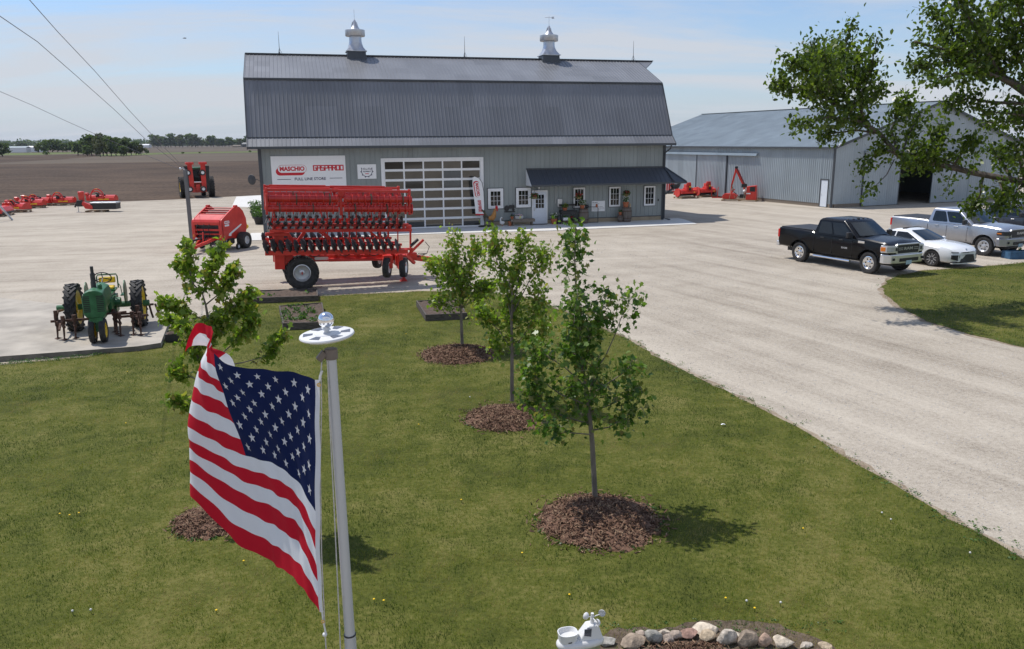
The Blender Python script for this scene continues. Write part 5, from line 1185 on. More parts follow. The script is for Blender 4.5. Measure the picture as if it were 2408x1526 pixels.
# ================================================================ tillers and boom mower beside the shed
Z7 = lambda zx, zy: G((2220 + zx / 6.337) / 1.4307, (570 + zy / 6.337) / 1.4307)
def tiller(loc, rz, label):
    t = thing('rotary_tiller', label, 'tiller', (loc.x, loc.y, PZ), rz, 'red rotary tillers on pallets')
    mb = MB(); mb.prism([(.55, .35), (.4, .62), (.0, .72), (-.45, .60), (-.7, .2), (-.62, .15), (-.4, .45), (.0, .58), (.35, .48), (.5, .3)], -.95, .95, 'x'); part(mb, 'hood', 'red', t, smooth=30)
    for s in (-1, 1):
        mb = MB(); mb.prism([(.42 * math.cos(a) - .02, .42 + .42 * math.sin(a)) for a in np.linspace(0, 6.28, 15)[:-1]], s * .98 - .05, s * .98 + .05, 'x'); part(mb, 'side_plate', 'red', t, smooth=30, bevel=.02)
    mb = MB(); mb.box(-.35, .35, -.1, .5, .6, .85); mb.box(-.28, .28, -.05, .35, .85, 1.15); mb.beam((-.25, .5, .5), (-.12, .3, 1.28), .07); mb.beam((.25, .5, .5), (.12, .3, 1.28), .07); mb.box(-.2, .2, .2, .4, 1.12, 1.32); mb.box(-.9, .9, .38, .52, .36, .5); part(mb, 'headstock', 'red', t, smooth=0, bevel=.02)
    mb = MB(); mb.cyl((-.9, .0, .34), (.9, 0, .34), .27, n=10); mb.cyl((0, .5, .72), (0, .58, .72), .12, n=10); part(mb, 'rotor', 'black', t, smooth=0)
    mb = MB(); mb.box(-.1, .1, .51, .515, .88, .98); part(mb, 'yellow_sticker', 'yellow', t, smooth=0); mb = MB(); mb.box(-.6, -.45, .525, .53, .38, .46); part(mb, 'yellow_sticker', 'yellow', t, smooth=0)
    return t
a_ = Z7(560, 610); b_ = Z7(960, 590); c_ = Z7(330, 520)
tiller(a_, R(205), 'red rotary tiller on the nearer pallet by the shed door'); pallet((a_.x, a_.y, 0), R(205), 2.0, 1.2, 'pallet under the nearer rotary tiller')
b_ = b_ + Vector((.2, .5, 0)); tiller(b_, R(205), 'red rotary tiller standing behind the first, close to the shed wall'); pallet((b_.x, b_.y, 0), R(205), 2.0, 1.2, 'pallet under the farther rotary tiller')
t = thing('plough_frame', 'red tool frame with upright legs half hidden behind the barn corner', 'plough', c_ + Vector((-.6, 1.2, 0)), R(20))
mb = MB(); mb.beam((-1.6, 0, .25), (1.4, 0, .12), .12); mb.beam((-1.6, .5, 1.2), (-.2, .5, 1.0), .12)
for k in range(4): mb.box(.1 + .25 * k, .25 + .25 * k, .3, .36, .25, 1.25)
part(mb, 'frame', 'red', t, smooth=0); mb = MB(); mb.lathe([(0, .32), (.5, .28), (.7, .12), (.7, .05)], (-.3, -.4, 0), n=16); part(mb, 'disc_guard', 'rubber', t)
p = Z7(1240, 608); t = thing('hitch_bar', 'thin red hitch bar with an upright rod lying by the shed wall', 'hitch', p, R(-15))
mb = MB(); mb.beam((-.55, 0, .05), (.9, 0, .05), .09); mb.tube([(-.05, 0, .05), (-.05, 0, .8), (.02, 0, 1.0)], .035, 6); mb.tube([(-.6, .6, .1), (-.62, .6, .9), (-.5, .6, 1.05)], .03, 6); mb.box(.85, 1.0, -.1, .1, 0, .15); part(mb, 'bar', 'red', t, smooth=0)
p = Z7(1800, 672); bmw = thing('boom_mower', 'red boom mower with its folded arm raised, on a pallet by the shed', 'mower', (p.x, p.y, PZ), R(-26))
mb = MB(); mb.prism([(.15, .0), (1.05, .0), (1.05, .5), (1.0, 1.25), (.2, 1.15), (.15, .5)], -.35, .35); part(mb, 'tank', 'red', bmw, smooth=0, bevel=.04)
mb = MB(); mb.box(.48, .92, -.356, -.35, .72, 1.12); part(mb, 'radiator_grille', 'black', bmw, smooth=0)
mb = MB(); mb.box(.2, .55, -.362, -.352, .50, .60); mb.sphere((.0, -.2, .75), .13, 8, 6); part(mb, 'white_bottle', 'paper', bmw, smooth=0)
mb = MB(); mb.beam((.05, 0, .35), (-.15, 0, 1.45), .16); mb.beam((-.1, 0, 1.25), (-.85, 0, 2.70), .24); mb.beam((-.82, .0, 2.72), (-1.15, .0, 1.2), .15); mb.beam((-1.15, 0, 1.2), (-1.2, 0, .45), .12); part(mb, 'boom_arm', 'red', bmw, smooth=0, bevel=.02)
mb = MB(); mb.prism([(-1.85, .05), (-.7, .05), (-.6, .35), (-.85, .55), (-1.7, .5), (-1.88, .3)], -.35, .35); mb.beam((-1.2, 0, .5), (-.9, 0, .9), .15); part(mb, 'cutting_head', 'red', bmw, smooth=0, bevel=.03)
mb = MB(); mb.cyl((-.82, -.12, 2.75), (-.82, .12, 2.75), .12, n=12); mb.tube([(-.8, -.15, 2.75), (-.1, -.2, 1.5), (.1, -.2, 1.0)], .03, 5); mb.tube([(-1.1, -.12, 1.3), (-.95, -.15, .7), (-.7, -.15, .5), (-1.0, -.1, .35)], .04, 5); mb.box(-.3, .15, -.15, .15, 1.05, 1.35); mb.box(-.4, .1, -.2, .2, .15, .45); part(mb, 'hydraulic_hose', 'black', bmw)
for p0_, p1_ in (((-.95, -.2, 1.6), (-1.25, -.4, .0)), ((-1.0, -.2, 1.0), (-.7, -.42, 0)), ((.1, -.37, 1.1), (.0, -.45, 0)), ((.2, -.38, .9), (.15, -.45, 0))): mb = MB(); mb.tube([p0_, p1_], .018, 4); part(mb, 'tie_strap', 'foundation', bmw)
pallet((p.x - .35, p.y + .17, 0), R(-26), 3.0, 1.1, 'long pallet under the boom mower')
# ================================================================ vehicles
def herm(xs, ys, x):
    n = len(xs); i = 0
    while i < n - 2 and x >= xs[i + 1]: i += 1
    h = xs[i + 1] - xs[i]; t = (x - xs[i]) / h
    def sl(k):
        if k == 0 or k == n - 1: return 0 if k else (ys[1] - ys[0]) / (xs[1] - xs[0])
        a = (ys[k] - ys[k - 1]) / (xs[k] - xs[k - 1]); b = (ys[k + 1] - ys[k]) / (xs[k + 1] - xs[k])
        return 0 if a * b <= 0 else 2 * a * b / (a + b)
    m0, m1 = sl(i) * h, (sl(i + 1) if i < n - 2 else (ys[-1] - ys[-2]) / (xs[-1] - xs[-2])) * h
    return (2 * t**3 - 3 * t**2 + 1) * ys[i] + (t**3 - 2 * t**2 + t) * m0 + (-2 * t**3 + 3 * t**2) * ys[i + 1] + (t**3 - t**2) * m1
def loft(stations, arches=(), bulge=.0):
    """stations: (x, [(y,z)...] half section from bottom centre to top centre) -> closed symmetric body"""
    mb = MB(); ring_n = None; pts = []
    xs = [q[0] for q in stations]; dense = []
    for i in range(len(xs) - 1):
        n_ = max(1, int((xs[i + 1] - xs[i]) / .11))
        for k in range(n_):
            x = xs[i] + (xs[i + 1] - xs[i]) * k / n_; hs = []
            for j in range(len(stations[0][1])):
                yv = herm(xs, [q[1][j][0] for q in stations], x); zv = herm(xs, [q[1][j][1] for q in stations], x)
                if 2 <= j <= 5 and yv > .3: yv += bulge * sum(math.exp(-((x - w_) / .42) ** 2) for w_ in arches) * (1, .9, .9, .35)[j - 2]
                hs.append((yv, zv))
            dense.append((x, hs))
    dense.append(stations[-1]); stations = dense
    for x, hs in stations:
        full = [(x, y, z) for y, z in hs] + [(x, -y, z) for y, z in reversed(hs) if abs(y) > 1e-6]
        pts += full; ring_n = len(full)
    fs = [(i * ring_n + j, i * ring_n + (j + 1) % ring_n, (i + 1) * ring_n + (j + 1) % ring_n, (i + 1) * ring_n + j) for i in range(len(stations) - 1) for j in range(ring_n)]
    fs += [tuple(range(ring_n - 1, -1, -1)), tuple((len(stations) - 1) * ring_n + j for j in range(ring_n))]
    mb.mesh(pts, fs); return mb
def cut(o, cutters):
    for c in cutters:
        c.parent = o.parent
        b = o.modifiers.new('cut', 'BOOLEAN'); b.operation = 'DIFFERENCE'; b.solver = 'EXACT'; b.object = c
    baked(o)
    for c in cutters: bpy.data.objects.remove(c)
    o.data.polygons.foreach_set('use_smooth', [True] * len(o.data.polygons)); o.data.set_sharp_from_angle(angle=R(28)); o.data.update()
def panel(par, name, mt, A, B, C, D, u0, u1, v0, v1, off=.008, th=.0, rad=.12, trap=(0, 0)):
    """rounded panel on the quad A(bottom-left) B(bottom-right) C(top-right) D(top-left), parameter range, pushed out along the normal"""
    A, B, C, D = [Vector(q) for q in (A, B, C, D)]; n = (B - A).cross(D - A).normalized()
    def q(u, v): return A * (1 - u) * (1 - v) + B * u * (1 - v) + C * u * v + D * (1 - u) * v + n * off
    cs = [(u0, v0), (u1, v0), (u1 + trap[1], v1), (u0 + trap[0], v1)]; pts = []
    for i in range(4):
        c = Vector(cs[i]); a_ = c.lerp(Vector(cs[i - 1]), rad * .5); b_ = c.lerp(Vector(cs[(i + 1) % 4]), rad * .5)
        for k in range(5): t = k / 4; w = a_ * (1 - t) ** 2 + c * 2 * t * (1 - t) + b_ * t * t; pts.append(q(w.x, w.y))
    mb = MB(); mb.face(pts); return mb.build(name, M[mt], par, smooth=0)
def pickup(name, label, paint, loc, rz, dark=False, emblem=True, chrome='chrome', lights=True, group=None):
    t = thing(name, label, 'pickup truck', loc, rz, group)
    def sec(w, zb, zt, sh=.16, cr=.02, fl=0): return [(0, zb), (w * .86, zb), (w * .95, zb + .06), (w * 1.0, zb + .22), (w * 1.0 + fl, zb + .42), (w * .995, zt - sh), (w * .97, zt - .05), (w * .92, zt), (0, zt + cr)]
    st = [(-3.05, sec(.93, .66, 1.38)), (-3.0, sec(.98, .60, 1.42)), (-2.4, sec(1.0, .58, 1.43)), (-1.0, sec(1.0, .50, 1.41)), (-.93, sec(.995, .48, 1.36)), (.2, sec(1.0, .46, 1.34)), (1.05, sec(1.0, .46, 1.33)), (1.25, sec(1.0, .46, 1.36, .2, .06)), (1.7, sec(1.0, .48, 1.37, .22, .08)), (2.3, sec(1.0, .52, 1.33, .22, .09)), (2.72, sec(.985, .55, 1.29, .20, .08)), (2.88, sec(.93, .56, 1.22, .18, .06)), (2.92, sec(.88, .60, 1.14, .16, .04))]
    body = loft(st, (1.97, -1.73), .03).build('body', M[paint], t, smooth=28)
    cutters = []
    for x in (1.97, -1.73):
        for s in (-1, 1):
            c = MB(); c.cyl((x, s * .62, .44), (x, s * 1.3, .44), .535, n=32); cutters.append(c.build('arch_cutter', M['black'], None, smooth=0))
    cut(body, cutters)
    # cab
    z0, z1 = 1.31, 2.0
    lv = [(z0, -.95, 1.46, .975), (z0 + .10, -.94, 1.34, .955), (z1 - .10, -.82, .70, .835), (z1 - .02, -.74, .58, .79), (z1 + .03, -.58, .42, .68)]
    mb = MB(); pts = []
    for z, xr, xf, w in lv: pts += [(xr, -w, z), (xf - .10, -w, z), (xf, -w * .72, z), (xf + .04, 0, z), (xf, w * .72, z), (xf - .10, w, z), (xr, w, z)]
    k = 7; fs = [(i * k + j, i * k + (j + 1) % k, (i + 1) * k + (j + 1) % k, (i + 1) * k + j) for i in range(4) for j in range(k)] + [tuple(4 * k + j for j in range(k))]
    mb.mesh(pts, fs); cab = mb.build('cab', M[paint], t, smooth=40, bevel=.035, segs=3)
    for s in (-1, 1):
        a, b, c, d = (-.94, s * .955, z0 + .10), (1.24, s * .955, z0 + .10), (.60, s * .835, z1 - .10), (-.82, s * .835, z1 - .10)
        if s > 0: a, b, c, d = b, a, d, c
        def sp(u0, u1, tr, nm='side_window'):
            panel(cab, nm, 'glassdark', a, b, c, d, u0 if s < 0 else 1 - u1, u1 if s < 0 else 1 - u0, -.05, .93, .012, rad=.25, trap=tr if s < 0 else (-tr[1], -tr[0]))
        sp(.10, .46, (.0, .0)); sp(.50, .93, (.0, -.01))
    A, B, C, D = (1.20, -.86, z0 + .06), (1.20, .86, z0 + .06), (.43, .70, z1 - .08), (.43, -.70, z1 - .08)
    xm = .055
    mb = MB(); nx = Vector((.62, 0, .79)) * .018
    mb.mesh([Vector(q) + nx for q in [(1.30, -.80, z0 + .11), (1.365, -.42, z0 + .11), (1.38, 0, z0 + .11), (1.365, .42, z0 + .11), (1.30, .80, z0 + .11), (.655, -.67, z1 - .10), (.71, -.35, z1 - .10), (.73, 0, z1 - .10), (.71, .35, z1 - .10), (.655, .67, z1 - .10)]], [(0, 1, 6, 5), (1, 2, 7, 6), (2, 3, 8, 7), (3, 4, 9, 8)]); mb.build('windshield', M['windglass'], cab, smooth=60)
    mb = MB(); mb.face([(-.955, -.70, z0 + .14), (-.955, .70, z0 + .14), (-.845, .62, z1 - .1), (-.845, -.62, z1 - .1)]); mb.build('rear_window', M['glassdark'], cab, smooth=0)
    # bed cover, tailgate, bumpers
    mb = MB(); mb.box(-2.98, -.99, -.86, .86, 1.42, 1.465); mb.build('bed_cover', M['tonneau'], t, smooth=30, bevel=.015)
    mb = MB(); mb.box(-3.16, -2.98, -.96, .96, .58, .80); mb.build('rear_bumper', M['bumperchrome'] if chrome == 'chrome' else M[chrome], t, smooth=30, bevel=.04, segs=3)
    ch = M['bumperchrome'] if chrome == 'chrome' else M[chrome]
    mb = MB(); mb.prism([(2.56, -1.055), (2.74, -1.045), (2.98, -.86), (3.06, -.45), (3.06, .45), (2.98, .86), (2.74, 1.045), (2.56, 1.055), (2.56, .9), (2.56, -.9)], .50, .87, 'z'); bp = mb.build('front_bumper', ch, t, smooth=30, bevel=.045, segs=3)
    mb = MB(); mb.box(3.03, 3.07, -.52, .52, .58, .72); mb.build('lower_grille', M['black'], bp, smooth=0, bevel=.01)
    for s in (-1, 1):
        mb = MB(); mb.cbox((2.985, s * .74, .68), (.06, .24, .10), Matrix.Rotation(R(-22 * s), 3, 'Z')); mb.build('fog_lamp', M['black'], bp, smooth=0, bevel=.02)
    mb = MB(); mb.prism([(-.62, .86), (.62, .86), (.67, 1.20), (.60, 1.27), (-.60, 1.27), (-.67, 1.20)], 2.88, 2.975, 'x'); gr = mb.build('grille', ch, t, smooth=30, bevel=.02)
    mb = MB(); mb.prism([(-.565, .90), (.565, .90), (.61, 1.18), (.55, 1.225), (-.55, 1.225), (-.61, 1.18)], 2.97, 2.982, 'x'); mb.build('grille_mesh', M['black'], gr, smooth=0)
    lettering('grille_lettering', 'RAM', .15, M['steel'], gr, face_m((2.986, 0, 1.075), right=(0, 1, 0)), offset=.004, ext=.004, sx=1.6)
    if emblem:
        mb = MB()
        for s in (-1, 1): mb.box(2.975, 2.99, min(s * .30, s * .54), max(s * .30, s * .54), 1.10, 1.12); mb.box(2.975, 2.99, min(s * .30, s * .54), max(s * .30, s * .54), 1.03, 1.05)
        mb.build('grille_bar', M['steel'], gr, smooth=0)
    for s in (-1, 1):
        hz0, hz1 = (.93, 1.21) if lights else (1.0, 1.17)
        pl = lambda e: [(2.985 + e, .62 * s), (2.98 + e, .76 * s), (2.945 + e, .90 * s), (2.83 + e * .5, (1.02 + e) * s), (2.60, (1.085 + e) * s), (2.58, .80 * s), (2.80, .62 * s)]
        mb = MB(); mb.prism(pl(.0), hz0, hz1, 'z'); hl = mb.build('headlight', M['bumperchrome'] if lights else M['black'], t, smooth=30, bevel=.012)
        mb = MB(); mb.prism([(x_, y_ * (1 if i_ in (3, 4) else 1)) for i_, (x_, y_) in enumerate(pl(.022))], hz0 + .045, hz1 - .05, 'z'); mb.build('lamp_lens', M['lens'] if lights else M['darkmetal'], hl, smooth=30)
        mb = MB(); mb.prism([(2.80, 1.062 * s), (2.62, 1.116 * s), (2.62, .9 * s), (2.78, .9 * s)], hz0 + .06, hz1 - .06, 'z'); mb.build('turn_lamp', M['amber'], hl, smooth=30, bevel=.008)
        mb = MB(); mb.prism([(3.014, .64 * s), (3.01, .745 * s), (2.95, .745 * s), (2.95, .64 * s)], hz0 + .08, hz1 - .08, 'z'); mb.build('reflector', M['darkmetal'], hl, smooth=0)
        mb = MB(); mb.box(-3.055, -2.95, min(s * .86, s * .985), max(s * .86, s * .985), .98, 1.34); mb.build('tail_light', M['redlens'], t, smooth=30, bevel=.012)
        mb = MB(); mb.cbox((1.08, s * 1.16, 1.46), (.14, .22, .22), None); mb.beam((1.1, s * .96, 1.38), (1.08, s * 1.1, 1.42), .05); mb.build('wing_mirror', M['black'], t, smooth=30, bevel=.035, segs=3)
        for x in (-.45, .55):
            mb = MB(); mb.box(x - .10, x + .10, min(s * .985, s * 1.025), max(s * .985, s * 1.025), 1.19, 1.225); mb.build('door_handle', ch if paint != 'blackpaint' else M['black'], t, smooth=30, bevel=.01)
        mb = MB(); mb.tube([(-.85, s * 1.02, .40), (1.1, s * 1.02, .40)], .05, 8); mb.build('side_step', M['chrome'] if paint == 'blackpaint' else M['black'], t)
        for x in (-.93, .08, 1.12):
            mb = MB(); mb.box(x - .006, x + .006, min(s * .97, s * 1.0035), max(s * .97, s * 1.0035), .58, 1.22); mb.build('door_seam', M['black'], t, smooth=0)
        for x in (1.97, -1.73):
            mb = MB(); pts = []; aa = np.linspace(.12, math.pi - .12, 19)
            path = [(x + .55 * math.cos(a), s * 1.0, .44 + .55 * math.sin(a)) for a in aa]
            mb.tube(path, .022, 6); mb.build('wheel_arch', M[paint], t)
            mb = MB(); mb.prism([(x + .53 * math.cos(a), .44 + .53 * math.sin(a)) for a in np.linspace(0, math.pi, 15)], s * .60, s * .66); mb.build('wheel_well', M['black'], t, smooth=0)
            w = wheel(t, (x, s * .86, .435), .435, .27, .255, rim='chrome' if chrome == 'chrome' else 'silverrim', side=s, spokes=6, dish=.55)
    mb = MB(); mb.box(-2.9, 2.7, -.5, .5, .36, .55); mb.build('underbody', M['black'], t, smooth=0)
    mb = MB(); mb.box(3.065, 3.08, -.17, .13, .46, .62); mb.build('licence_plate', M['plate'], t, smooth=0)
    if emblem:
        mb = MB(); 
        for y in (-.55, -.28, 0, .28, .55): mb.sphere((.46 - abs(y) * .08, y, 2.035 - abs(y) * .05), .05, 8, 5, sc=(1.5, 1, .6))
        mb.build('cab_lamp', M['black'], cab)
        for s in (-1, 1):
            mb = MB(); mb.box(1.42, 1.74, min(s * 1.0, s * 1.01), max(s * 1.0, s * 1.01), 1.18, 1.27); mb.build('fender_badge', M['chrome'], t, smooth=0, bevel=.01)
            lettering('door_lettering', 'RAM', .10, M['steel'], t, face_m((.75 * 1, s * 1.006, .90), right=(1 if s < 0 else -1, 0, 0)), offset=.003, ext=.002, sx=1.5)
    return t
M['bumperchrome'] = pm('satin chrome', (.74, .75, .77), .28, .82, var=.04)
M['windglass'] = pm('windscreen glass', (.016, .022, .025), .03, var=.4, scale=1.5, spec=.6)
bf, br_ = G(2041, 643), G(1880, 615); hv = (bf - br_).normalized(); bang = math.atan2(hv.y, hv.x)
lft = Vector((-hv.y, hv.x, 0))
borg = bf - hv * 1.97 + lft * .92
pickup('pickup_truck', 'glossy black crew cab pickup truck with chrome bumper, nearest the drive', 'blackpaint', borg, bang)
sf = G(2309, 601); sorg = sf - hv * 1.97 + lft * .92
pickup('pickup_truck', 'silver crew cab pickup truck parked behind the white sedan', 'silverpaint', sorg, bang + R(1), chrome='silverpaint', emblem=False, lights=False)
porg = sorg + lft * 5.7 + hv * (-1.0)
pickup('pickup_truck', 'dark grey pickup truck mostly cut off by the right edge of the photo', 'greypaint', porg, bang + R(1), chrome='chrome', emblem=False)

# white sedan
def sedan(loc, rz):
    t = thing('sedan_car', 'white sedan with a black grille parked between two pickup trucks', 'car', loc, rz)
    def sec(w, zb, zt, sh=.14, cr=.02): return [(0, zb), (w * .84, zb), (w * .94, zb + .05), (w * .99, zb + .18 * min(1, (zt - zb) / .75)), (w, zb + .34 * min(1, (zt - zb) / .75)), (w * .985, zt - sh), (w * .93, zt - .04), (w * .84, zt), (0, zt + cr)]
    st = [(-2.32, sec(.70, .45, .92)), (-2.25, sec(.82, .34, 1.02)), (-1.8, sec(.90, .26, 1.06)), (-1.2, sec(.925, .22, 1.03)), (-.2, sec(.93, .20, .98)), (.75, sec(.93, .20, .97, .14, .03)), (1.1, sec(.925, .22, .965, .12, .04)), (1.7, sec(.915, .22, .92, .12, .05)), (2.1, sec(.87, .22, .85, .14, .04)), (2.34, sec(.77, .24, .75, .14, .03)), (2.46, sec(.56, .28, .66, .1, .01))]
    body = loft(st, (1.48, -1.36), .03).build('body', M['whitepaint'], t, smooth=28)
    cs = []
    for x in (1.48, -1.36):
        for s in (-1, 1): c = MB(); c.cyl((x, s * .58, .35), (x, s * 1.2, .35), .39, n=30); cs.append(c.build('arch_cutter', M['black'], None, smooth=0))
    cut(body, cs)
    lv = [(.93, -1.95, 1.15, .88), (1.02, -1.75, .98, .85), (1.30, -.95, .35, .70), (1.40, -.60, .06, .62), (1.445, -.35, -.15, .50)]
    mb = MB(); pts = []
    for z, xr, xf, w in lv: pts += [(xr, -w * .75, z), (xr + .22, -w, z), (xf - .18, -w, z), (xf, -w * .68, z), (xf + .06, 0, z), (xf, w * .68, z), (xf - .18, w, z), (xr + .22, w, z), (xr, w * .75, z)]
    k = 9; fs = [(i * k + j, i * k + (j + 1) % k, (i + 1) * k + (j + 1) % k, (i + 1) * k + j) for i in range(4) for j in range(k)] + [tuple(4 * k + j for j in range(k))]
    mb.mesh(pts, fs); cab = mb.build('cabin', M['whitepaint'], t, smooth=40, bevel=.03, segs=3)
    nx = Vector((.4, 0, .92)) * .016
    mb = MB(); mb.mesh([Vector(q) + nx for q in [(.93, -.66, 1.04), (1.0, -.35, 1.04), (1.03, 0, 1.04), (1.0, .35, 1.04), (.93, .66, 1.04), (.14, -.52, 1.375), (.20, -.28, 1.375), (.215, 0, 1.375), (.20, .28, 1.375), (.14, .52, 1.375)]], [(0, 1, 6, 5), (1, 2, 7, 6), (2, 3, 8, 7), (3, 4, 9, 8)]); mb.build('windshield', M['windglass'], cab, smooth=60)
    mb = MB(); mb.face([Vector(q) + Vector((-.3, 0, .9)) * .012 for q in [(-1.74, -.58, 1.03), (-1.74, .58, 1.03), (-1.0, .48, 1.285), (-1.0, -.48, 1.285)]]); mb.build('rear_window', M['glassdark'], cab, smooth=0)
    for s in (-1, 1):
        n_ = Vector((0, s * .88, .47)) * .012
        def q(x, z): w = .85 + (.70 - .85) * (z - 1.02) / .28; return Vector((x, s * w, z)) + n_
        for pl_ in ([(-1.35, 1.04), (-.45, 1.03), (-.45, 1.30), (-.75, 1.29)], [(-.38, 1.03), (.74, 1.03), (.40, 1.18), (.12, 1.30), (-.38, 1.30)]):
            pp_ = [q(x, z) for x, z in pl_]; mb = MB(); mb.face(pp_ if s < 0 else pp_[::-1]); mb.build('side_window', M['glassdark'], cab, smooth=0)
        mb = MB(); mb.sphere((.62, s * 1.02, 1.02), .10, 12, 8, sc=(1.0, .9, .7)); mb.beam((.66, s * .88, .97), (.64, s * 1.0, 1.0), .04); mb.build('wing_mirror', M['whitepaint'], t)
        for x in (-.55, .42): mb = MB(); mb.box(x - .09, x + .09, min(s * .915, s * .94), max(s * .915, s * .94), .80, .825); mb.build('door_handle', M['whitepaint'], t, smooth=30, bevel=.008)
        for x in (-.42, .72): mb = MB(); mb.box(x - .005, x + .005, min(s * .9, s * .9335), max(s * .9, s * .9335), .32, .84); mb.build('door_seam', M['black'], t, smooth=0)
        for x in (1.48, -1.36):
            mb = MB(); mb.prism([(x + .385 * math.cos(a), .35 + .385 * math.sin(a)) for a in np.linspace(0, math.pi, 15)], s * .57, s * .63); mb.build('wheel_well', M['black'], t, smooth=0)
            w = wheel(t, (x, s * .80, .34), .34, .22, .235, rim='darkmetal', side=s, dish=.6)
            mb = MB()
            for k in range(5):
                for d in (-.14, .14): a = 2 * math.pi * k / 5 + d; mb.beam((.05 * math.cos(a), s * .085, .05 * math.sin(a)), (.225 * math.cos(a + d), s * .095, .225 * math.sin(a + d)), .028, .02, up=(0, 1, 0))
            mb.build('spokes', M['silverrim'], w, smooth=0)
    P3 = lambda y, z, x: (x, y, z)
    def nose(poly, name, mt, off=0.0, par=None):
        mb = MB(); f_ = []
        for y, z in poly:
            x = 2.475 - .15 * (abs(y) / .80) ** 4 - .35 * max(0, (z - .60)) + off; f_.append((x, y, z))
        b_ = [(x - .10, y, z) for x, y, z in f_]; n = len(f_)
        mb.mesh(f_ + b_, [tuple(range(n)), tuple(range(2 * n - 1, n - 1, -1))] + [(i, (i + 1) % n, (i + 1) % n + n, i + n) for i in range(n)]); return mb.build(name, M[mt], par or t, smooth=0)
    ys = [-.76, -.5, -.25, 0, .25, .5, .76]
    def strip(y0, y1, za, zb): yy = np.linspace(y0, y1, 9); return [(y, za(y)) for y in yy] + [(y, zb(y)) for y in yy[::-1]]
    nose(strip(-.62, .62, lambda y: .27, lambda y: .57 - .05 * abs(y)), 'grille', 'black', .012)
    nose(strip(-.80, -.50, lambda y: .30 + (-.5 - y) * .3, lambda y: .56), 'lamp_pocket', 'black', .014); nose(strip(.50, .80, lambda y: .30 + (y - .5) * .3, lambda y: .56), 'lamp_pocket', 'black', .014)
    nose(strip(-.66, -.48, lambda y: .30 + (y + .66) * -.0, lambda y: .33), 'white_blade', 'whitepaint', .03); nose([(-.60, .28), (-.50, .28), (-.36, .55), (-.46, .55)], 'white_blade', 'whitepaint', .022); nose([(.60, .28), (.46, .55), (.36, .55), (.50, .28)][::-1], 'white_blade', 'whitepaint', .022)
    nose(strip(-.79, .79, lambda y: .635 + .02 * abs(y), lambda y: .67 + .02 * abs(y)), 'light_bar', 'black', .016); nose(strip(-.78, .78, lambda y: .235, lambda y: .265), 'lip', 'black', .03); nose(strip(-.8, .8, lambda y: .20, lambda y: .232), 'lip_edge', 'whitepaint', .05)
    mb = MB(); mb.cyl((2.37, 0, .745), (2.39, 0, .755), .05, n=14); mb.build('hood_emblem', M['steel'], t)
    mb = MB(); mb.cbox((.86, -.1, 1.075), (.05, .22, .06), None); mb.build('dash_paper', M['yellow'], cab, smooth=0)
    mb = MB(); mb.box(-2.1, 2.2, -.5, .5, .16, .26); mb.build('underbody', M['black'], t, smooth=0)
wf = G(2186, 626); worg = wf - hv * 1.48 + lft * .86
sedan(worg, bang + R(2))
# blue planter with little sign at the right edge
p = G(2372, 609); t = thing('blue_planter', 'dark blue wooden planter box on the gravel by the right hand lawn', 'planter', (p.x + .9, p.y + .25, 0), R(5))
M['bluewood'] = pm('faded blue boards', (.035, .10, .19), .7, var=.25, scale=6)
mb = MB(); mb.box(-.95, 1.4, -.30, -.25, 0, .34); mb.box(-.95, 1.4, .25, .30, 0, .34); mb.box(-.95, -.90, -.25, .25, 0, .34); mb.box(1.35, 1.4, -.25, .25, 0, .34); mb.build('box', M['bluewood'], t, smooth=0, bevel=.008)
mb = MB(); mb.box(-.90, 1.35, -.25, .25, .05, .28); mb.build('earth', M['soil'], t, smooth=0)
mb = MB(); mb.box(.05, .09, .05, .09, .28, .9); mb.prism([(-.02, .5), (.5, .5), (.62, 1.0), (.12, 1.0)], .02, .05); mb.build('garden_sign', M['shedroof'], t, smooth=0)
leafmesh('seedling', [((-.35, -.05, .42), (.05, .05, .12), 1)], 14, .10, M['leafplant'], t, 5)
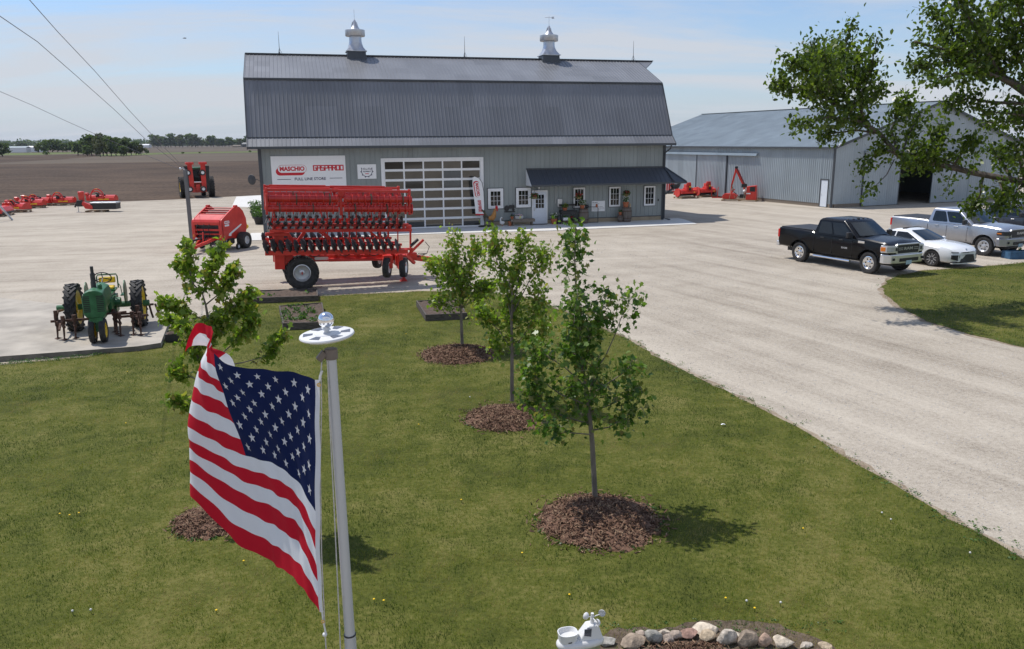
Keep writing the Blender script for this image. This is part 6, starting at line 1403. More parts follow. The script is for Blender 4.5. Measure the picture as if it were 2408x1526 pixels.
# ================================================================ trees built from surveyed branch lines
M['maple'] = leafmat('maple leaves', [(.036, .085, .016), (.065, .135, .022), (.105, .19, .032), (.17, .26, .06), (.22, .19, .07)], .45, .35)
M['maplelight'] = leafmat('young maple leaves', [(.085, .15, .02), (.14, .225, .03), (.19, .285, .04), (.27, .35, .07), (.26, .20, .06)], .5, .35)
M['bigleaf'] = leafmat('mulberry leaves', [(.034, .060, .009), (.060, .10, .014), (.095, .145, .02), (.15, .20, .035)], .45, .3)
def lerp_path(P, t):
    k = len(P) - 1; s = t * k; i = min(int(s), k - 1); return P[i].lerp(P[i + 1], s - i)
def tree(name, label, Y0, conv, trunk, branches, leaf, size, shape, mt, bark, r_tr, seed, base=None, group=None, dyr=.5, droop=.25, clump=.10, cat='tree', gz_=0.0, dens=.68, spk=.74):
    g = np.random.default_rng(seed)
    T = [AT(*conv(*q[:2]), Y0 + (q[2] if len(q) > 2 else 0)) for q in trunk]
    if base is not None: T = [base] + T
    o0 = T[0].copy(); t = thing(name, label, cat, (o0.x, o0.y, gz_), 0, group); off = Vector((o0.x, o0.y, gz_))
    mb = MB(); k = len(T); mb.tube([p - off for p in T], [r_tr * (1 - .75 * i / (k - 1)) for i in range(k)], 9)
    mb.build('trunk', M[bark], t, smooth=60)
    P = []; lb = MB()
    for br in branches:
        pts, n, sp, r0 = br[0], int(br[1] * dens), br[2] * spk, br[3]; t0 = br[4] if len(br) > 4 else .25; dy = br[5] if len(br) > 5 else g.uniform(-dyr, dyr)
        W_ = [AT(*conv(x, y), Y0 + dy * (i / (len(pts) - 1)) ** .8 * 1.0 + (br[6] if len(br) > 6 else 0)) for i, (x, y) in enumerate(pts)]
        lb.tube([p - off for p in W_], [max(.004, r0 * (1 - .8 * i / (len(W_) - 1))) for i in range(len(W_))], 6)
        nt_ = max(2, n // 14)
        for _ in range(nt_):   # twigs, each carrying a tuft of leaves
            u = t0 + (1 - t0) * g.random() ** .75; c = lerp_path(W_, min(.999, u)); q = c + Vector(g.normal(size=3) * sp * .62 * (1 - .35 * u))
            lb.tube([c - off, c.lerp(q, .5) + Vector((0, 0, .02)) - off, q - off], [.006, .004, .003], 3, False)
            m = max(2, int(n / nt_)); d = g.normal(size=(m, 3)) * clump
            f = g.random(m)[:, None]
            P.append(np.array(c)[None] * (1 - f) + np.array(q)[None] * f + d)
    lb.build('limbs', M[bark], t, smooth=60)
    P = np.concatenate(P) - np.array(off)[None]
    leaves_at('crown', P.astype(np.float64), leaf if isinstance(leaf, float) else size, M[mt], t, g, shape, droop)
    return t
cA = lambda zx, zy: (936.6 + zx * .34816, 517.2 + zy * .34816)
cD = lambda zx, zy: (349.5 + zx * .2199, 545.2 + zy * .2199)
cB = lambda zx, zy: (1789.3 + zx * .3481, zy * .3481)
def mulch(c, r, h, label, seed):
    t = thing('mulch_bed', label, 'mulch bed', (c.x, c.y, 0), 0, 'round mulch beds under the young trees')
    g = np.random.default_rng(seed); mb = MB(); nr, ns = 12, 56; pts = [(0, 0, h)]
    for i in range(1, nr + 1):
        for j in range(ns):
            q = i / nr; a = 2 * math.pi * j / ns; rr = r * q * (1 + (.06 * math.sin(3 * a + seed) + .05 * math.sin(7 * a + 2 * seed) + .03 * math.sin(13 * a)) * q) + g.normal() * .012
            pts.append((rr * math.cos(a), rr * math.sin(a), max(.004, h * (1 - q * q) ** 1.2 + g.normal() * .014 * (1 if i < nr else 0) + (.012 if i < nr else 0))))
    fs = [(0, 1 + j, 1 + (j + 1) % ns) for j in range(ns)] + [(1 + (i - 1) * ns + j, 1 + i * ns + j, 1 + i * ns + (j + 1) % ns, 1 + (i - 1) * ns + (j + 1) % ns) for i in range(1, nr) for j in range(ns)]
    mb.mesh(pts, fs); mb.build('heap', M['mulch'], t, smooth=60)
    n = int(5200 * r * r); a = g.random(n) * 6.283; q = g.random(n) ** .5 * (1.0 + .16 * np.abs(g.normal(size=n)) * (g.random(n) < .35)); P = np.stack([r * q * np.cos(a), r * q * np.sin(a), h * np.clip(1 - q * q, 0, 1) ** 1.2 + .016 + g.random(n) * .02], 1)
    SHP['chip'] = ([(-.5, -.10), (.5, -.13), (.5, .1), (-.5, .12)], [0, .03, 0, .03])
    o = leaves_at('wood_chips', P, .065, M['chips'], t, g, 'chip', 0, 1.2); o['kind'] = 'stuff'
M['chips'] = leafmat('mulch chips', [(.055, .028, .018), (.11, .058, .036), (.17, .095, .058), (.28, .19, .12)], .0, .9)
for i, ((c, r, h), lb) in enumerate(zip(MULCH, ['mulch bed under the young tree nearest the barn', 'mulch bed under the middle young tree', 'large mulch bed under the nearest young tree', 'mulch bed half hidden behind the flag'])): mulch(c, r, h, lb, i + 3)
Y3 = G(1399, 1185).y
tree('maple_tree', 'young maple nearest the camera with a tall thin leader', Y3, cA, [(1310, 1500), (1290, 1300), (1260, 1080), (1225, 900), (1205, 700), (1200, 480)],
     [([(1205, 700), (1200, 480), (1190, 260), (1195, 70)], 560, .27, .016, .1, .15), ([(1250, 1000), (1290, 800), (1370, 620), (1425, 450)], 420, .30, .014), ([(1270, 1100), (1400, 920), (1470, 760), (1520, 620), (1590, 500)], 190, .20, .012, .62),
      ([(1260, 1080), (1180, 900), (1140, 720)], 380, .30, .014), ([(1225, 900), (1230, 700), (1200, 520)], 420, .36, .013), ([(1260, 1120), (1130, 1000), (980, 900), (890, 860)], 330, .24, .013), ([(1280, 1250), (1100, 1180), (930, 1060), (830, 1000)], 380, .26, .013),
      ([(1300, 1380), (1120, 1330), (940, 1240), (870, 1180)], 380, .26, .013), ([(1310, 1450), (1200, 1440), (1060, 1430), (980, 1350)], 230, .22, .011), ([(1310, 1420), (1420, 1400), (1530, 1330), (1640, 1265)], 230, .20, .012, .3),
      ([(1290, 1300), (1430, 1250), (1560, 1180), (1640, 1130)], 220, .18, .012, .35), ([(1270, 1200), (1420, 1100), (1540, 1020), (1595, 920)], 240, .19, .012, .4), ([(1260, 1080), (1250, 860), (1290, 700)], 300, .32, .013), ([(1290, 1300), (1300, 1150), (1330, 1000)], 420, .42, .012, .0, -.3), ([(1300, 1400), (1230, 1300), (1150, 1120)], 360, .34, .012, .0, .3)],
     .088, .088, 'maple', 'maple', 'bark', .042, 101, dens=.66, base=G(1399, 1185) + Vector((0, 0, .12)))
Y2 = G(1204, 953).y
tree('maple_tree', 'young maple in the middle of the row with several upright leaders', Y2, cA, [(768, 900), (765, 700), (770, 500), (745, 400)],
     [([(768, 700), (720, 420), (660, 260), (640, 60)], 560, .34, .016, .15, .2), ([(768, 650), (810, 400), (820, 250), (830, 90)], 400, .27, .014, .2), ([(780, 620), (880, 420), (950, 300), (1000, 210)], 300, .26, .013, .45),
      ([(768, 880), (690, 760), (600, 660), (560, 600)], 430, .32, .014), ([(768, 900), (690, 860), (620, 790)], 240, .28, .012), ([(768, 880), (860, 760), (940, 600), (950, 480)], 430, .34, .014), ([(780, 920), (880, 850), (970, 760), (1000, 620)], 340, .28, .013, .3), ([(768, 700), (760, 560), (780, 430), (800, 280)], 420, .36, .013), ([(768, 820), (770, 700), (760, 560)], 420, .45, .012, 0)],
     .092, .092, 'maple', 'maplelight', 'bark', .042, 102, dens=.9, base=G(1204, 953) + Vector((0, 0, .10)))
Y1 = G(1087, 820).y
tree('maple_tree', 'bushy round young maple beside the raised bed, nearest the barn', Y1, cA, [(424, 640), (420, 580), (405, 400)],
     [([(424, 600), (400, 400), (380, 230), (375, 80)], 460, .34, .016), ([(424, 600), (330, 480), (260, 330), (230, 300)], 480, .42, .015), ([(424, 600), (520, 470), (600, 420), (640, 440)], 480, .42, .015), ([(424, 600), (480, 400), (520, 250), (540, 140)], 460, .38, .015), ([(424, 600), (340, 400), (310, 260)], 420, .45, .014), ([(424, 600), (300, 560), (240, 540)], 220, .30, .012), ([(424, 600), (540, 520), (610, 480)], 260, .32, .012), ([(424, 600), (420, 480), (430, 350)], 560, .62, .012, 0)],
     .098, .098, 'maple', 'maplelight', 'bark', .045, 103, dens=.95, base=G(1087, 820) + Vector((0, 0, .10)))
Y4 = G(505, 1226).y
tree('maple_tree', 'young maple half hidden behind the flag with a forked top', Y4, cD, [(690, 2300), (660, 1500), (640, 950), (610, 780), (575, 660)],
     [([(575, 660), (480, 560), (400, 400), (320, 320)], 360, .10, .012, .05), ([(480, 560), (430, 400), (420, 250), (405, 110)], 280, .09, .012, .2), ([(575, 660), (650, 520), (700, 340), (790, 80)], 460, .11, .012, .1), ([(610, 780), (780, 640), (860, 480), (930, 410)], 400, .17, .012, .3), ([(640, 950), (880, 820), (1020, 720), (1120, 620)], 400, .17, .012, .25),
      ([(640, 950), (480, 900), (300, 800), (180, 760)], 420, .16, .012, .2), ([(650, 1200), (420, 1050), (260, 950), (150, 880)], 340, .17, .012, .25), ([(650, 1250), (800, 1000), (950, 860), (1060, 760)], 420, .22, .012, .2), ([(660, 1400), (900, 1200), (1050, 1050), (1120, 900)], 420, .24, .012, .2), ([(660, 1450), (1000, 1400), (1250, 1330), (1440, 1090)], 330, .12, .012, .55), ([(660, 1500), (500, 1300), (420, 1150)], 330, .22, .012, .1), ([(670, 1700), (480, 1560), (330, 1500), (270, 1450)], 300, .16, .012, .4), ([(680, 1900), (480, 1900), (330, 1850), (280, 1780)], 260, .13, .012, .4), ([(650, 1300), (700, 1100), (720, 900)], 460, .3, .012, 0)],
     .085, .085, 'maple', 'maplelight', 'bark', .035, 104, base=G(505, 1226) + Vector((0, 0, .08)), dyr=.35, clump=.05)
YB = 25.5
tb = AT(2560, 331, YB); tb = Vector((tb.x, tb.y, 0))
tree('shade_tree', 'big old shade tree reaching in from the right with long leafy limbs', YB, cB, [(2230, 1700), (2190, 1290), (2160, 800), (2120, 200), (2080, -400)],
     [([(2190, 1290), (1777, 1230), (1450, 1170), (1200, 1110), (930, 1050), (800, 900), (700, 830), (600, 760), (450, 680), (350, 560)], 1500, .95, .12, .05, 0.),
      ([(600, 760), (540, 560), (560, 380), (600, 190)], 800, .62, .05, .15), ([(600, 760), (420, 640), (250, 600), (100, 550)], 800, .62, .05, .2), ([(450, 680), (350, 480), (340, 280)], 750, .70, .045, .1), ([(700, 830), (660, 680), (740, 480), (785, 250)], 700, .52, .06, .25), ([(700, 830), (600, 800), (450, 790), (220, 860)], 560, .55, .045, .25), ([(800, 900), (650, 880), (480, 900), (400, 920)], 430, .48, .045, .3),
      ([(540, 560), (300, 470), (170, 420)], 700, .7, .04, .05), ([(660, 680), (640, 500), (660, 350)], 750, .8, .04, .0), ([(620, 700), (750, 650), (830, 580)], 330, .42, .035, .2), ([(480, 650), (450, 500), (430, 330)], 800, .9, .03, 0, -1.8), ([(480, 650), (520, 500), (470, 300)], 800, .9, .03, 0, 2.2),
      ([(930, 1050), (880, 880), (950, 720), (1000, 650)], 700, .55, .05, .15), ([(950, 1050), (1000, 900), (1090, 760)], 430, .5, .04, .15), ([(930, 1050), (820, 1000), (720, 1090), (660, 1160)], 300, .42, .035, .25), ([(900, 1080), (850, 1180), (760, 1270), (700, 1290)], 90, .3, .02, .5), ([(1200, 1110), (1180, 960), (1220, 870)], 430, .5, .04, .1), ([(1300, 1120), (1380, 1000), (1440, 930)], 380, .5, .04, .15),
      ([(1200, 1110), (1090, 1080), (980, 1090)], 430, .48, .035, 0), ([(1350, 1130), (1200, 1060), (1060, 1000)], 460, .55, .03, 0), ([(1300, 1130), (1270, 1220), (1250, 1290)], 60, .2, .015, .4), ([(1500, 1180), (1480, 1320), (1410, 1430)], 380, .40, .04, .2), ([(1600, 1200), (1650, 1330), (1560, 1420)], 420, .45, .04, .15), ([(1700, 1220), (1620, 1080), (1560, 1000)], 420, .55, .05, .1), ([(1780, 1220), (1740, 1050), (1720, 980)], 420, .6, .05, 0), ([(1780, 1230), (1720, 1300), (1690, 1380)], 300, .5, .03, 0),
      ([(2160, 800), (1900, 700), (1700, 560), (1400, 400), (1210, 330), (1040, 280)], 850, .75, .16, .35, -1.5), ([(1500, 420), (1290, 200), (1150, 70)], 800, .85, .05, .1, 1., -1.0), ([(1600, 480), (1450, 200), (1300, -60)], 1100, 1.0, .06, .0, -1., -1.0), ([(1400, 400), (1200, 420), (1030, 450)], 480, .5, .04, .15, -.6, -1.0), ([(1700, 560), (1500, 480), (1250, 520), (1120, 540)], 650, .6, .06, .25, -1.4, -1.0), ([(1777, 700), (1550, 690), (1400, 660), (1260, 720)], 520, .5, .06, .35, .6, -1.0), ([(1777, 780), (1600, 760), (1420, 740)], 160, .35, .04, .5, .5, -1.0),
      ([(2160, 800), (1850, 600), (1700, 300), (1600, 0)], 1300, 1.1, .10, .3, -1.5), ([(2140, 600), (1900, 450), (1777, 200), (1700, -80)], 1300, 1.1, .10, .3, -2.5), ([(1900, 760), (1700, 820), (1520, 830)], 420, .6, .05, .25, .5), ([(1650, 500), (1480, 330), (1200, 260)], 900, .9, .04, .0, .8, -1.0), ([(1650, 500), (1520, 300), (1400, 100)], 1000, 1.0, .04, 0, 1.6, -1.0), ([(2120, 900), (1850, 860), (1700, 700)], 700, .8, .06, .3, -1.0), ([(2160, 800), (2350, 500), (2600, 350), (2850, 300)], 900, 1.2, .14, .2, 1.0), ([(2140, 500), (2300, 150), (2500, -150)], 900, 1.2, .12, .2, -1.0), ([(2100, 0), (2080, -300), (2050, -700)], 1000, 1.4, .12, .0, 0.), ([(2180, 1000), (2450, 850), (2750, 800)], 800, 1.1, .14, .2, -1.0)],
     .14, .14, 'oval', 'bigleaf', 'oldbark', .42, 105, base=tb, dyr=1.6, droop=1.2, clump=.15, dens=.78, spk=.78)

# ================================================================ raised beds
def rbed(label, nl, nr, fl, fr, h, planted, seed, mt='darkwood'):
    P = [Vector((q.x, q.y, 0)) for q in (G(*nl), G(*nr), G(*fr), G(*fl))]; o = (P[0] + P[2]) / 2
    t = thing('raised_bed', label, 'garden bed', o); mb = MB()
    for i in range(4):
        a, b = P[i] - o, P[(i + 1) % 4] - o; d = (b - a).normalized(); n = Vector((-d.y, d.x, 0)); w = .045
        off = 0 if i % 2 == 0 else w
        mb.beam(a + d * off + n * w / 2 + Vector((0, 0, h * .25)), b - d * off + n * w / 2 + Vector((0, 0, h * .25)), w, h * .49); mb.beam(a + d * off + n * w / 2 + Vector((0, 0, h * .75)), b - d * off + n * w / 2 + Vector((0, 0, h * .75)), w * .96, h * .49)
    mb.build('timber_frame', M[mt], t, smooth=0, bevel=.006)
    g = np.random.default_rng(seed); mb = MB(); n1, n2 = 16, 10; pts = []
    for i in range(n1 + 1):
        for j in range(n2 + 1):
            u, v = i / n1, j / n2; q = (P[0] * (1 - u) * (1 - v) + P[1] * u * (1 - v) + P[2] * u * v + P[3] * (1 - u) * v - o) * .985; pts.append((q.x, q.y, h * .82 + g.normal() * .014 + .02 * math.sin(3.14 * u) * math.sin(3.14 * v)))
    mb.mesh(pts, [(i * (n2 + 1) + j, (i + 1) * (n2 + 1) + j, (i + 1) * (n2 + 1) + j + 1, i * (n2 + 1) + j + 1) for i in range(n1) for j in range(n2)]); mb.build('earth', M['soil'], t, smooth=60)
    if planted:
        cl = []
        for _ in range(planted):
            u, v = g.random(2) * .86 + .07; q = P[0] * (1 - u) * (1 - v) + P[1] * u * (1 - v) + P[2] * u * v + P[3] * (1 - u) * v - o; cl.append(((q.x, q.y, h * .82 + .06), (.13, .13, .07), 1))
        leafmesh('plants', cl, planted * 13, .075, M['leafplant'], t, seed)['kind'] = 'stuff'
    return t
rbed('long bare raised bed of dark timber beside the harrow wheel', (560, 716), (749, 709), (566, 697), (747, 691), .21, 3, 71)
rbed('raised bed full of low green plants behind the flagpole top', (666, 777), (768, 774), (657, 734), (759, 726), .22, 34, 72)
rbed('raised bed of bare dark soil beside the bushy maple', (1001, 756), (1099, 751), (979, 721), (1075, 717), .21, 6, 73)
p = G(406, 803); t = thing('black_tub', 'small black tub of soil at the corner of the concrete pad', 'tub', (p.x, p.y, 0), R(15))
mb = MB(); mb.box(-.17, .17, -.13, .13, 0, .24); mb.build('tub', M['black'], t, smooth=0, bevel=.02); mb = MB(); mb.lathe([(.16, .24), (.1, .27), (0, .29)], n=10); mb.build('earth', M['soil'], t)

# ================================================================ flagpole and flag
YP = 3.52
pt = AT(778.5, 830, YP); pb_ = AT(824, 1512, YP); dr = (pb_ - pt) / (pb_.z - pt.z); base = pt - dr * pt.z
fp = thing('flagpole', 'grey flagpole with a silver ball and a round white solar lamp on top', 'flagpole', (base.x, base.y, 0))
top = pt - Vector((base.x, base.y, 0)); Lp = lambda z: Vector((dr.x * z, dr.y * z, z))
M['poleme'] = pm('brushed grey aluminium', (.50, .51, .52), .5, .25, var=.06, scale=3, stretch=(1, 1, .2))
jz = AT(822, 1492, YP).z
mb = MB(); mb.tube([Lp(0), Lp(jz)], [.029, .029], 24, m=0); mb.build('lower_pole', M['poleme'], fp, smooth=60)
mb = MB(); mb.tube([Lp(jz), Lp(top.z)], [.0255, .0225], 24); mb.build('upper_pole', M['poleme'], fp, smooth=60)
mb = MB(); mb.tube([Lp(jz - .003), Lp(jz + .003)], [.0302, .0302], 24); mb.build('pole_joint', M['darkmetal'], fp)
mb = MB(); mb.cyl(top - Vector((0, 0, .028)), top + Vector((0, 0, .022)), .030, n=20); mb.beam(top + Vector((-.025, -.01, .008)), top + Vector((-.055, -.02, -.028)), .03, .03)
M['truckbrown'] = pm('brown cast bracket', (.16, .13, .11), .6, var=.2); mb.build('pulley_bracket', M['truckbrown'], fp, smooth=40, bevel=.004)
dc = AT(769, 789, YP) - Vector((base.x, base.y, 0)); tilt = Matrix.Rotation(R(-3), 4, 'Y')
sl_ = bpy.data.objects.new('solar_lamp', None); link(sl_, fp); sl_.location = dc; sl_.rotation_euler = (R(3), R(-3.5), 0)
mb = MB(); mb.lathe([(0, -.014), (.05, -.014), (.108, -.009), (.121, -.003), (.124, .003), (.121, .009), (.112, .012), (.056, .012), (.054, .015), (0, .016)], n=48); mb.build('lamp_disc', M['whiteplastic'], sl_, smooth=40)
M['solar'] = pm('solar cell', (.075, .08, .105), .25, var=.12, scale=30, spec=.6)
for k in range(6):
    a = k * math.pi / 3 + .22; mb = MB(); q = lambda r_, d: (r_ * math.cos(a + d), r_ * math.sin(a + d), .0128)
    mb.prism([q(.064, -.30)[:2], q(.108, -.27)[:2], q(.108, .20)[:2], q(.064, .10)[:2]], .0115, .0132, 'z'); mb.build('solar_cell', M['solar'], sl_, smooth=0)
mb = MB(); bc = AT(766.5, 752, YP) - Vector((base.x, base.y, 0)); mb.sphere(bc, .0365, 36, 22); mb.build('ball_finial', M['chrome'], fp, smooth=80)
mb = MB(); mb.cyl(dc + Vector((0, 0, .015)), bc - Vector((0, 0, .034)), .012, .010, 14); mb.lathe([(.02, 0), (.012, .012)], tuple(bc - Vector((0, 0, .045))), n=14); mb.build('finial_stem', M['whiteplastic'], fp)
def ropepath(pts): return [AT(x, y, YP + d) - Vector((base.x, base.y, 0)) for x, y, d in pts]
M['rope'] = pm('grey rope', (.50, .48, .45), .9, var=.2, scale=80)
mb = MB(); mb.tube(ropepath([(757, 845, -.01), (755, 880, -.02), (756, 960, -.02), (753, 1100, -.02), (756, 1300, -.02), (764, 1480, -.02), (769, 1560, -.02)]), .0032, 6); mb.tube(ropepath([(770, 845, -.02), (776, 1000, -.03), (786, 1200, -.03), (797, 1440, -.03), (802, 1560, -.03)]), .003, 6); mb.build('halyard', M['rope'], fp)
mb = MB(); mb.tube(ropepath([(757, 872, -.02), (753, 885, -.02), (752, 896, -.02)]), .006, 6); mb.tube(ropepath([(756, 1425, -.02), (760, 1460, -.02), (766, 1488, -.02)]), .0045, 6); mb.sphere(ropepath([(764, 1492, -.02)])[0], .012, 10, 8); mb.build('snap_hook', M['whiteplastic'], fp)

# flag cloth: surveyed control net (u along the fly, v down the hoist), smooth interpolation, own depth
conv = lambda zx, zy: ((560 + zx / 1.3113) / 1.4307, (1020 + zy / 1.3113) / 1.4307)
U = [0, .1, .2, .3, .4, .55, .68, .80, .90, 1.0]; V_ = [0, .077, .154, .28, .538, .77, 1.0]
YF = YP - .03
NET = [
 [(655, 338, 0), (560, 304, .10), (435, 294, .19), (310, 279, .29), (205, 224, .40), (186, 170, .50), (206, 118, .58), (178, 96, .66), (124, 96, .68), (82, 214, .62)],
 [(656, 420, 0), (566, 372, .10), (445, 345, .19), (322, 330, .29), (214, 285, .40), (176, 236, .50), (192, 176, .60), (176, 140, .67), (136, 138, .69), (112, 188, .66)],
 [(656, 500, 0), (572, 445, .09), (456, 405, .19), (338, 385, .29), (232, 345, .40), (158, 285, .50), (160, 235, .60), (196, 190, .72), (190, 186, .76), (186, 190, .80)],
 [(657, 630, 0), (580, 570, .09), (478, 510, .19), (370, 478, .29), (268, 432, .40), (176, 382, .51), (125, 345, .62), (160, 330, .78), (230, 300, .84), (296, 262, .90)],
 [(656, 920, 0), (586, 800, .09), (515, 730, .18), (438, 697, .28), (350, 672, .40), (212, 612, .53), (97, 540, .65), (150, 560, .84), (260, 600, .95), (340, 640, 1.0)],
 [(662, 1160, 0), (606, 1020, .08), (556, 955, .17), (490, 912, .27), (418, 878, .38), (255, 795, .53), (106, 690, .66), (170, 720, .84), (280, 760, .97), (360, 800, 1.05)],
 [(676, 1362, 0), (612, 1272, .07), (562, 1215, .16), (508, 1170, .26), (455, 1137, .36), (290, 1036, .52), (112, 852, .66), (180, 850, .84), (300, 900, .97), (380, 940, 1.05)]]
CP = np.array([[tuple(AT(*conv(a, b), YF + d * .95)) for a, b, d in row] for row in NET])
def hermite(xs, ys, x):
    xs = np.array(xs); n = len(xs); i = int(np.clip(np.searchsorted(xs, x) - 1, 0, n - 2)); h = xs[i + 1] - xs[i]; t = (x - xs[i]) / h
    def sl(k):
        if k == 0: return (ys[1] - ys[0]) / (xs[1] - xs[0])
        if k == n - 1: return (ys[-1] - ys[-2]) / (xs[-1] - xs[-2])
        return (ys[k + 1] - ys[k - 1]) / (xs[k + 1] - xs[k - 1])
    m0, m1 = sl(i) * h, sl(i + 1) * h
    return (2 * t**3 - 3 * t**2 + 1) * ys[i] + (t**3 - 2 * t**2 + t) * m0 + (-2 * t**3 + 3 * t**2) * ys[i + 1] + (t**3 - t**2) * m1
def cloth_pt(u, v):
    rows = np.array([hermite(U, CP[k], u) for k in range(len(V_))]); p_ = hermite(V_, rows, v)
    rip = .008 * math.sin(u * 34 + 3 * v) * math.sin(v * 9 + u * 4) * min(1, u * 5) + .0035 * math.sin(u * 70 + v * 25)
    return Vector(p_) + Vector((.3, 1, .2)) * rip
fl_o = Vector(CP[0][0]); flag = thing('national_flag', 'striped flag with a blue star field blowing from the pole', 'flag', fl_o)
def clothmat(name, col, sheen=.3):
    m, nt, b = newmat(name); N = nt.nodes; L = nt.links
    tc = N.new('ShaderNodeTexCoord'); w = N.new('ShaderNodeTexNoise'); w.inputs['Scale'].default_value = 9; w.inputs['Detail'].default_value = 5; L.new(tc.outputs['Object'], w.inputs['Vector'])
    rp = N.new('ShaderNodeValToRGB'); L.new(w.outputs['Fac'], rp.inputs[0]); c = Vector(col); rp.color_ramp.elements[0].color = (*(c * .92), 1); rp.color_ramp.elements[1].color = (*[min(1, q) for q in c * 1.06], 1); L.new(rp.outputs[0], b.inputs['Base Color'])
    b.inputs['Roughness'].default_value = .8; b.inputs['Specular IOR Level'].default_value = .2
    bp = N.new('ShaderNodeBump'); bp.inputs['Strength'].default_value = .25; bp.inputs['Distance'].default_value = .01; L.new(w.outputs['Fac'], bp.inputs['Height']); L.new(bp.outputs[0], b.inputs['Normal'])
    tr = N.new('ShaderNodeBsdfTranslucent'); mx = N.new('ShaderNodeMixShader'); mx.inputs[0].default_value = .3; L.new(rp.outputs[0], tr.inputs[0]); L.new(b.outputs[0], mx.inputs[1]); L.new(tr.outputs[0], mx.inputs[2]); L.new(mx.outputs[0], N['Material Output'].inputs['Surface']); return m
FM = [clothmat('white flag cloth', (.74, .75, .78)), clothmat('red flag cloth', (.52, .009, .026)), clothmat('blue flag cloth', (.005, .013, .066))]
us = list(np.linspace(0, .4, 33)) + list(np.linspace(.4, 1, 49))[1:]
sub = 4; vs = [i / (13 * sub) for i in range(13 * sub + 1)]
mb = MB(); nu = len(us); pts = [cloth_pt(u, v) - fl_o for v in vs for u in us]
mb.av(pts)
for j in range(len(vs) - 1):
    for i in range(nu - 1):
        mb.f.append((j * nu + i, j * nu + i + 1, (j + 1) * nu + i + 1, (j + 1) * nu + i)); st_ = j // sub
        mb.m.append(2 if (us[i + 1] <= .4001 and st_ < 7) else (1 if st_ % 2 == 0 else 0))
me = mb.data('flag_cloth', FM); me.polygons.foreach_set('use_smooth', [True] * len(me.polygons)); me.update(); fo_ = bpy.data.objects.new('flag_cloth', me); link(fo_, flag)
mb = MB(); hoist, fly = 1.0, 1.9
for r_ in range(9):
    for c_ in range(6 if r_ % 2 == 0 else 5):
        cu = .4 * ((c_ * 2 + 1 + (r_ % 2)) / 12); cv = .538 * (r_ + 1) / 10; ring_ = []
        for k in range(10):
            a = math.pi / 2 + k * math.pi / 5; rr = .0245 if k % 2 == 0 else .0100
            ring_.append((cu - rr * math.cos(a) / fly, cv - rr * math.sin(a)))
        e = 1e-3; P0 = cloth_pt(cu, cv); n_ = (cloth_pt(cu + e, cv) - P0).cross(cloth_pt(cu, cv + e) - P0).normalized()
        for sg_ in (-1, 1):
            c0 = P0 + n_ * .0025 * sg_ - fl_o; pr_ = [cloth_pt(max(0, u), max(0, v)) + n_ * .0025 * sg_ - fl_o for u, v in ring_]; b_ = mb.av([c0] + pr_)
            for k in range(10): mb.f.append((b_, b_ + 1 + k, b_ + 1 + (k + 1) % 10)); mb.m.append(0)
sme = mb.data('star_field', [FM[0]]); bm = bmesh.new(); bm.from_mesh(fo_.data); bm.from_mesh(sme); bm.to_mesh(fo_.data); bm.free(); bpy.data.meshes.remove(sme)
mb = MB(); hv_ = [cloth_pt(0, v) - fl_o for v in np.linspace(0, 1, 30)]
rt_ = AT(*conv(682, 600), YF) - AT(*conv(656, 600), YF); ptsL = hv_; ptsR = [p + rt_ * (.9 - .4 * abs(k / 29 - .4)) + Vector((0, -.002, 0)) for k, p in enumerate(hv_)]
b_ = mb.av(ptsL + ptsR); n = 30
for k in range(n - 1): mb.f.append((b_ + k, b_ + k + 1, b_ + n + k + 1, b_ + n + k)); mb.m.append(0)
hb = mb.build('hoist_band', FM[0], flag, smooth=60)
mb = MB(); q = AT(*conv(672, 360), YF - .006) - fl_o; mb.lathe([(.004, -.002), (.009, -.002), (.009, .002), (.004, .002)], tuple(q), 'y', 14, closed=True); q = AT(*conv(690, 1405), YF - .006) - fl_o; mb.lathe([(.004, -.002), (.009, -.002), (.009, .002), (.004, .002)], tuple(q), 'y', 14, closed=True)
M['brass'] = pm('brass', (.6, .42, .16), .3, .9, var=.1); mb.build('grommet', M['brass'], flag)

# ================================================================ weather station, rocks, small things on the lawn
c8 = lambda zx, zy: (1244.1 + zx * .29607, 1328 + zy * .29607)
YW = 4.62
wo = AT(*c8(405, 600), YW); ws_ = thing('weather_station', 'white weather station with wind cups on a pole by the rocks', 'weather station', (wo.x, wo.y, 0), R(14))
zb = wo.z + .0; sx = .0
mb = MB(); mb.tube([(.02, 0, 0), (.02, 0, zb - .02)], .02, 14); mb.build('mast', M['whiteplastic'], ws_)
def oval(hx, hy, z, n=28, p=2.6, cx=0): return [(cx + hx * abs(math.cos(a)) ** (2 / p) * (1 if math.cos(a) >= 0 else -1), hy * abs(math.sin(a)) ** (2 / p) * (1 if math.sin(a) >= 0 else -1), z) for a in [2 * math.pi * k / n for k in range(n)]]
def stack(mb, rings, capb=True, capt=True):
    n = len(rings[0]); b = mb.av([p for r_ in rings for p in r_])
    for i in range(len(rings) - 1):
        for j in range(n): mb.f.append((b + i * n + j, b + i * n + (j + 1) % n, b + (i + 1) * n + (j + 1) % n, b + (i + 1) * n + j)); mb.m.append(0)
    if capb: mb.f.append(tuple(b + j for j in range(n))); mb.m.append(0)
    if capt: mb.f.append(tuple(b + (len(rings) - 1) * n + j for j in range(n))); mb.m.append(0)
mb = MB(); stack(mb, [oval(.148, .058, zb - .03), oval(.160, .068, zb - .018), oval(.160, .068, zb), oval(.150, .060, zb + .018), oval(.140, .052, zb + .022)]); mb.build('base_tray', M['whiteplastic'], ws_, smooth=50)
mb = MB(); stack(mb, [oval(.135, .05, zb - .075, cx=0), oval(.140, .055, zb - .031)]); mb.build('underside', M['steel'], ws_, smooth=50)
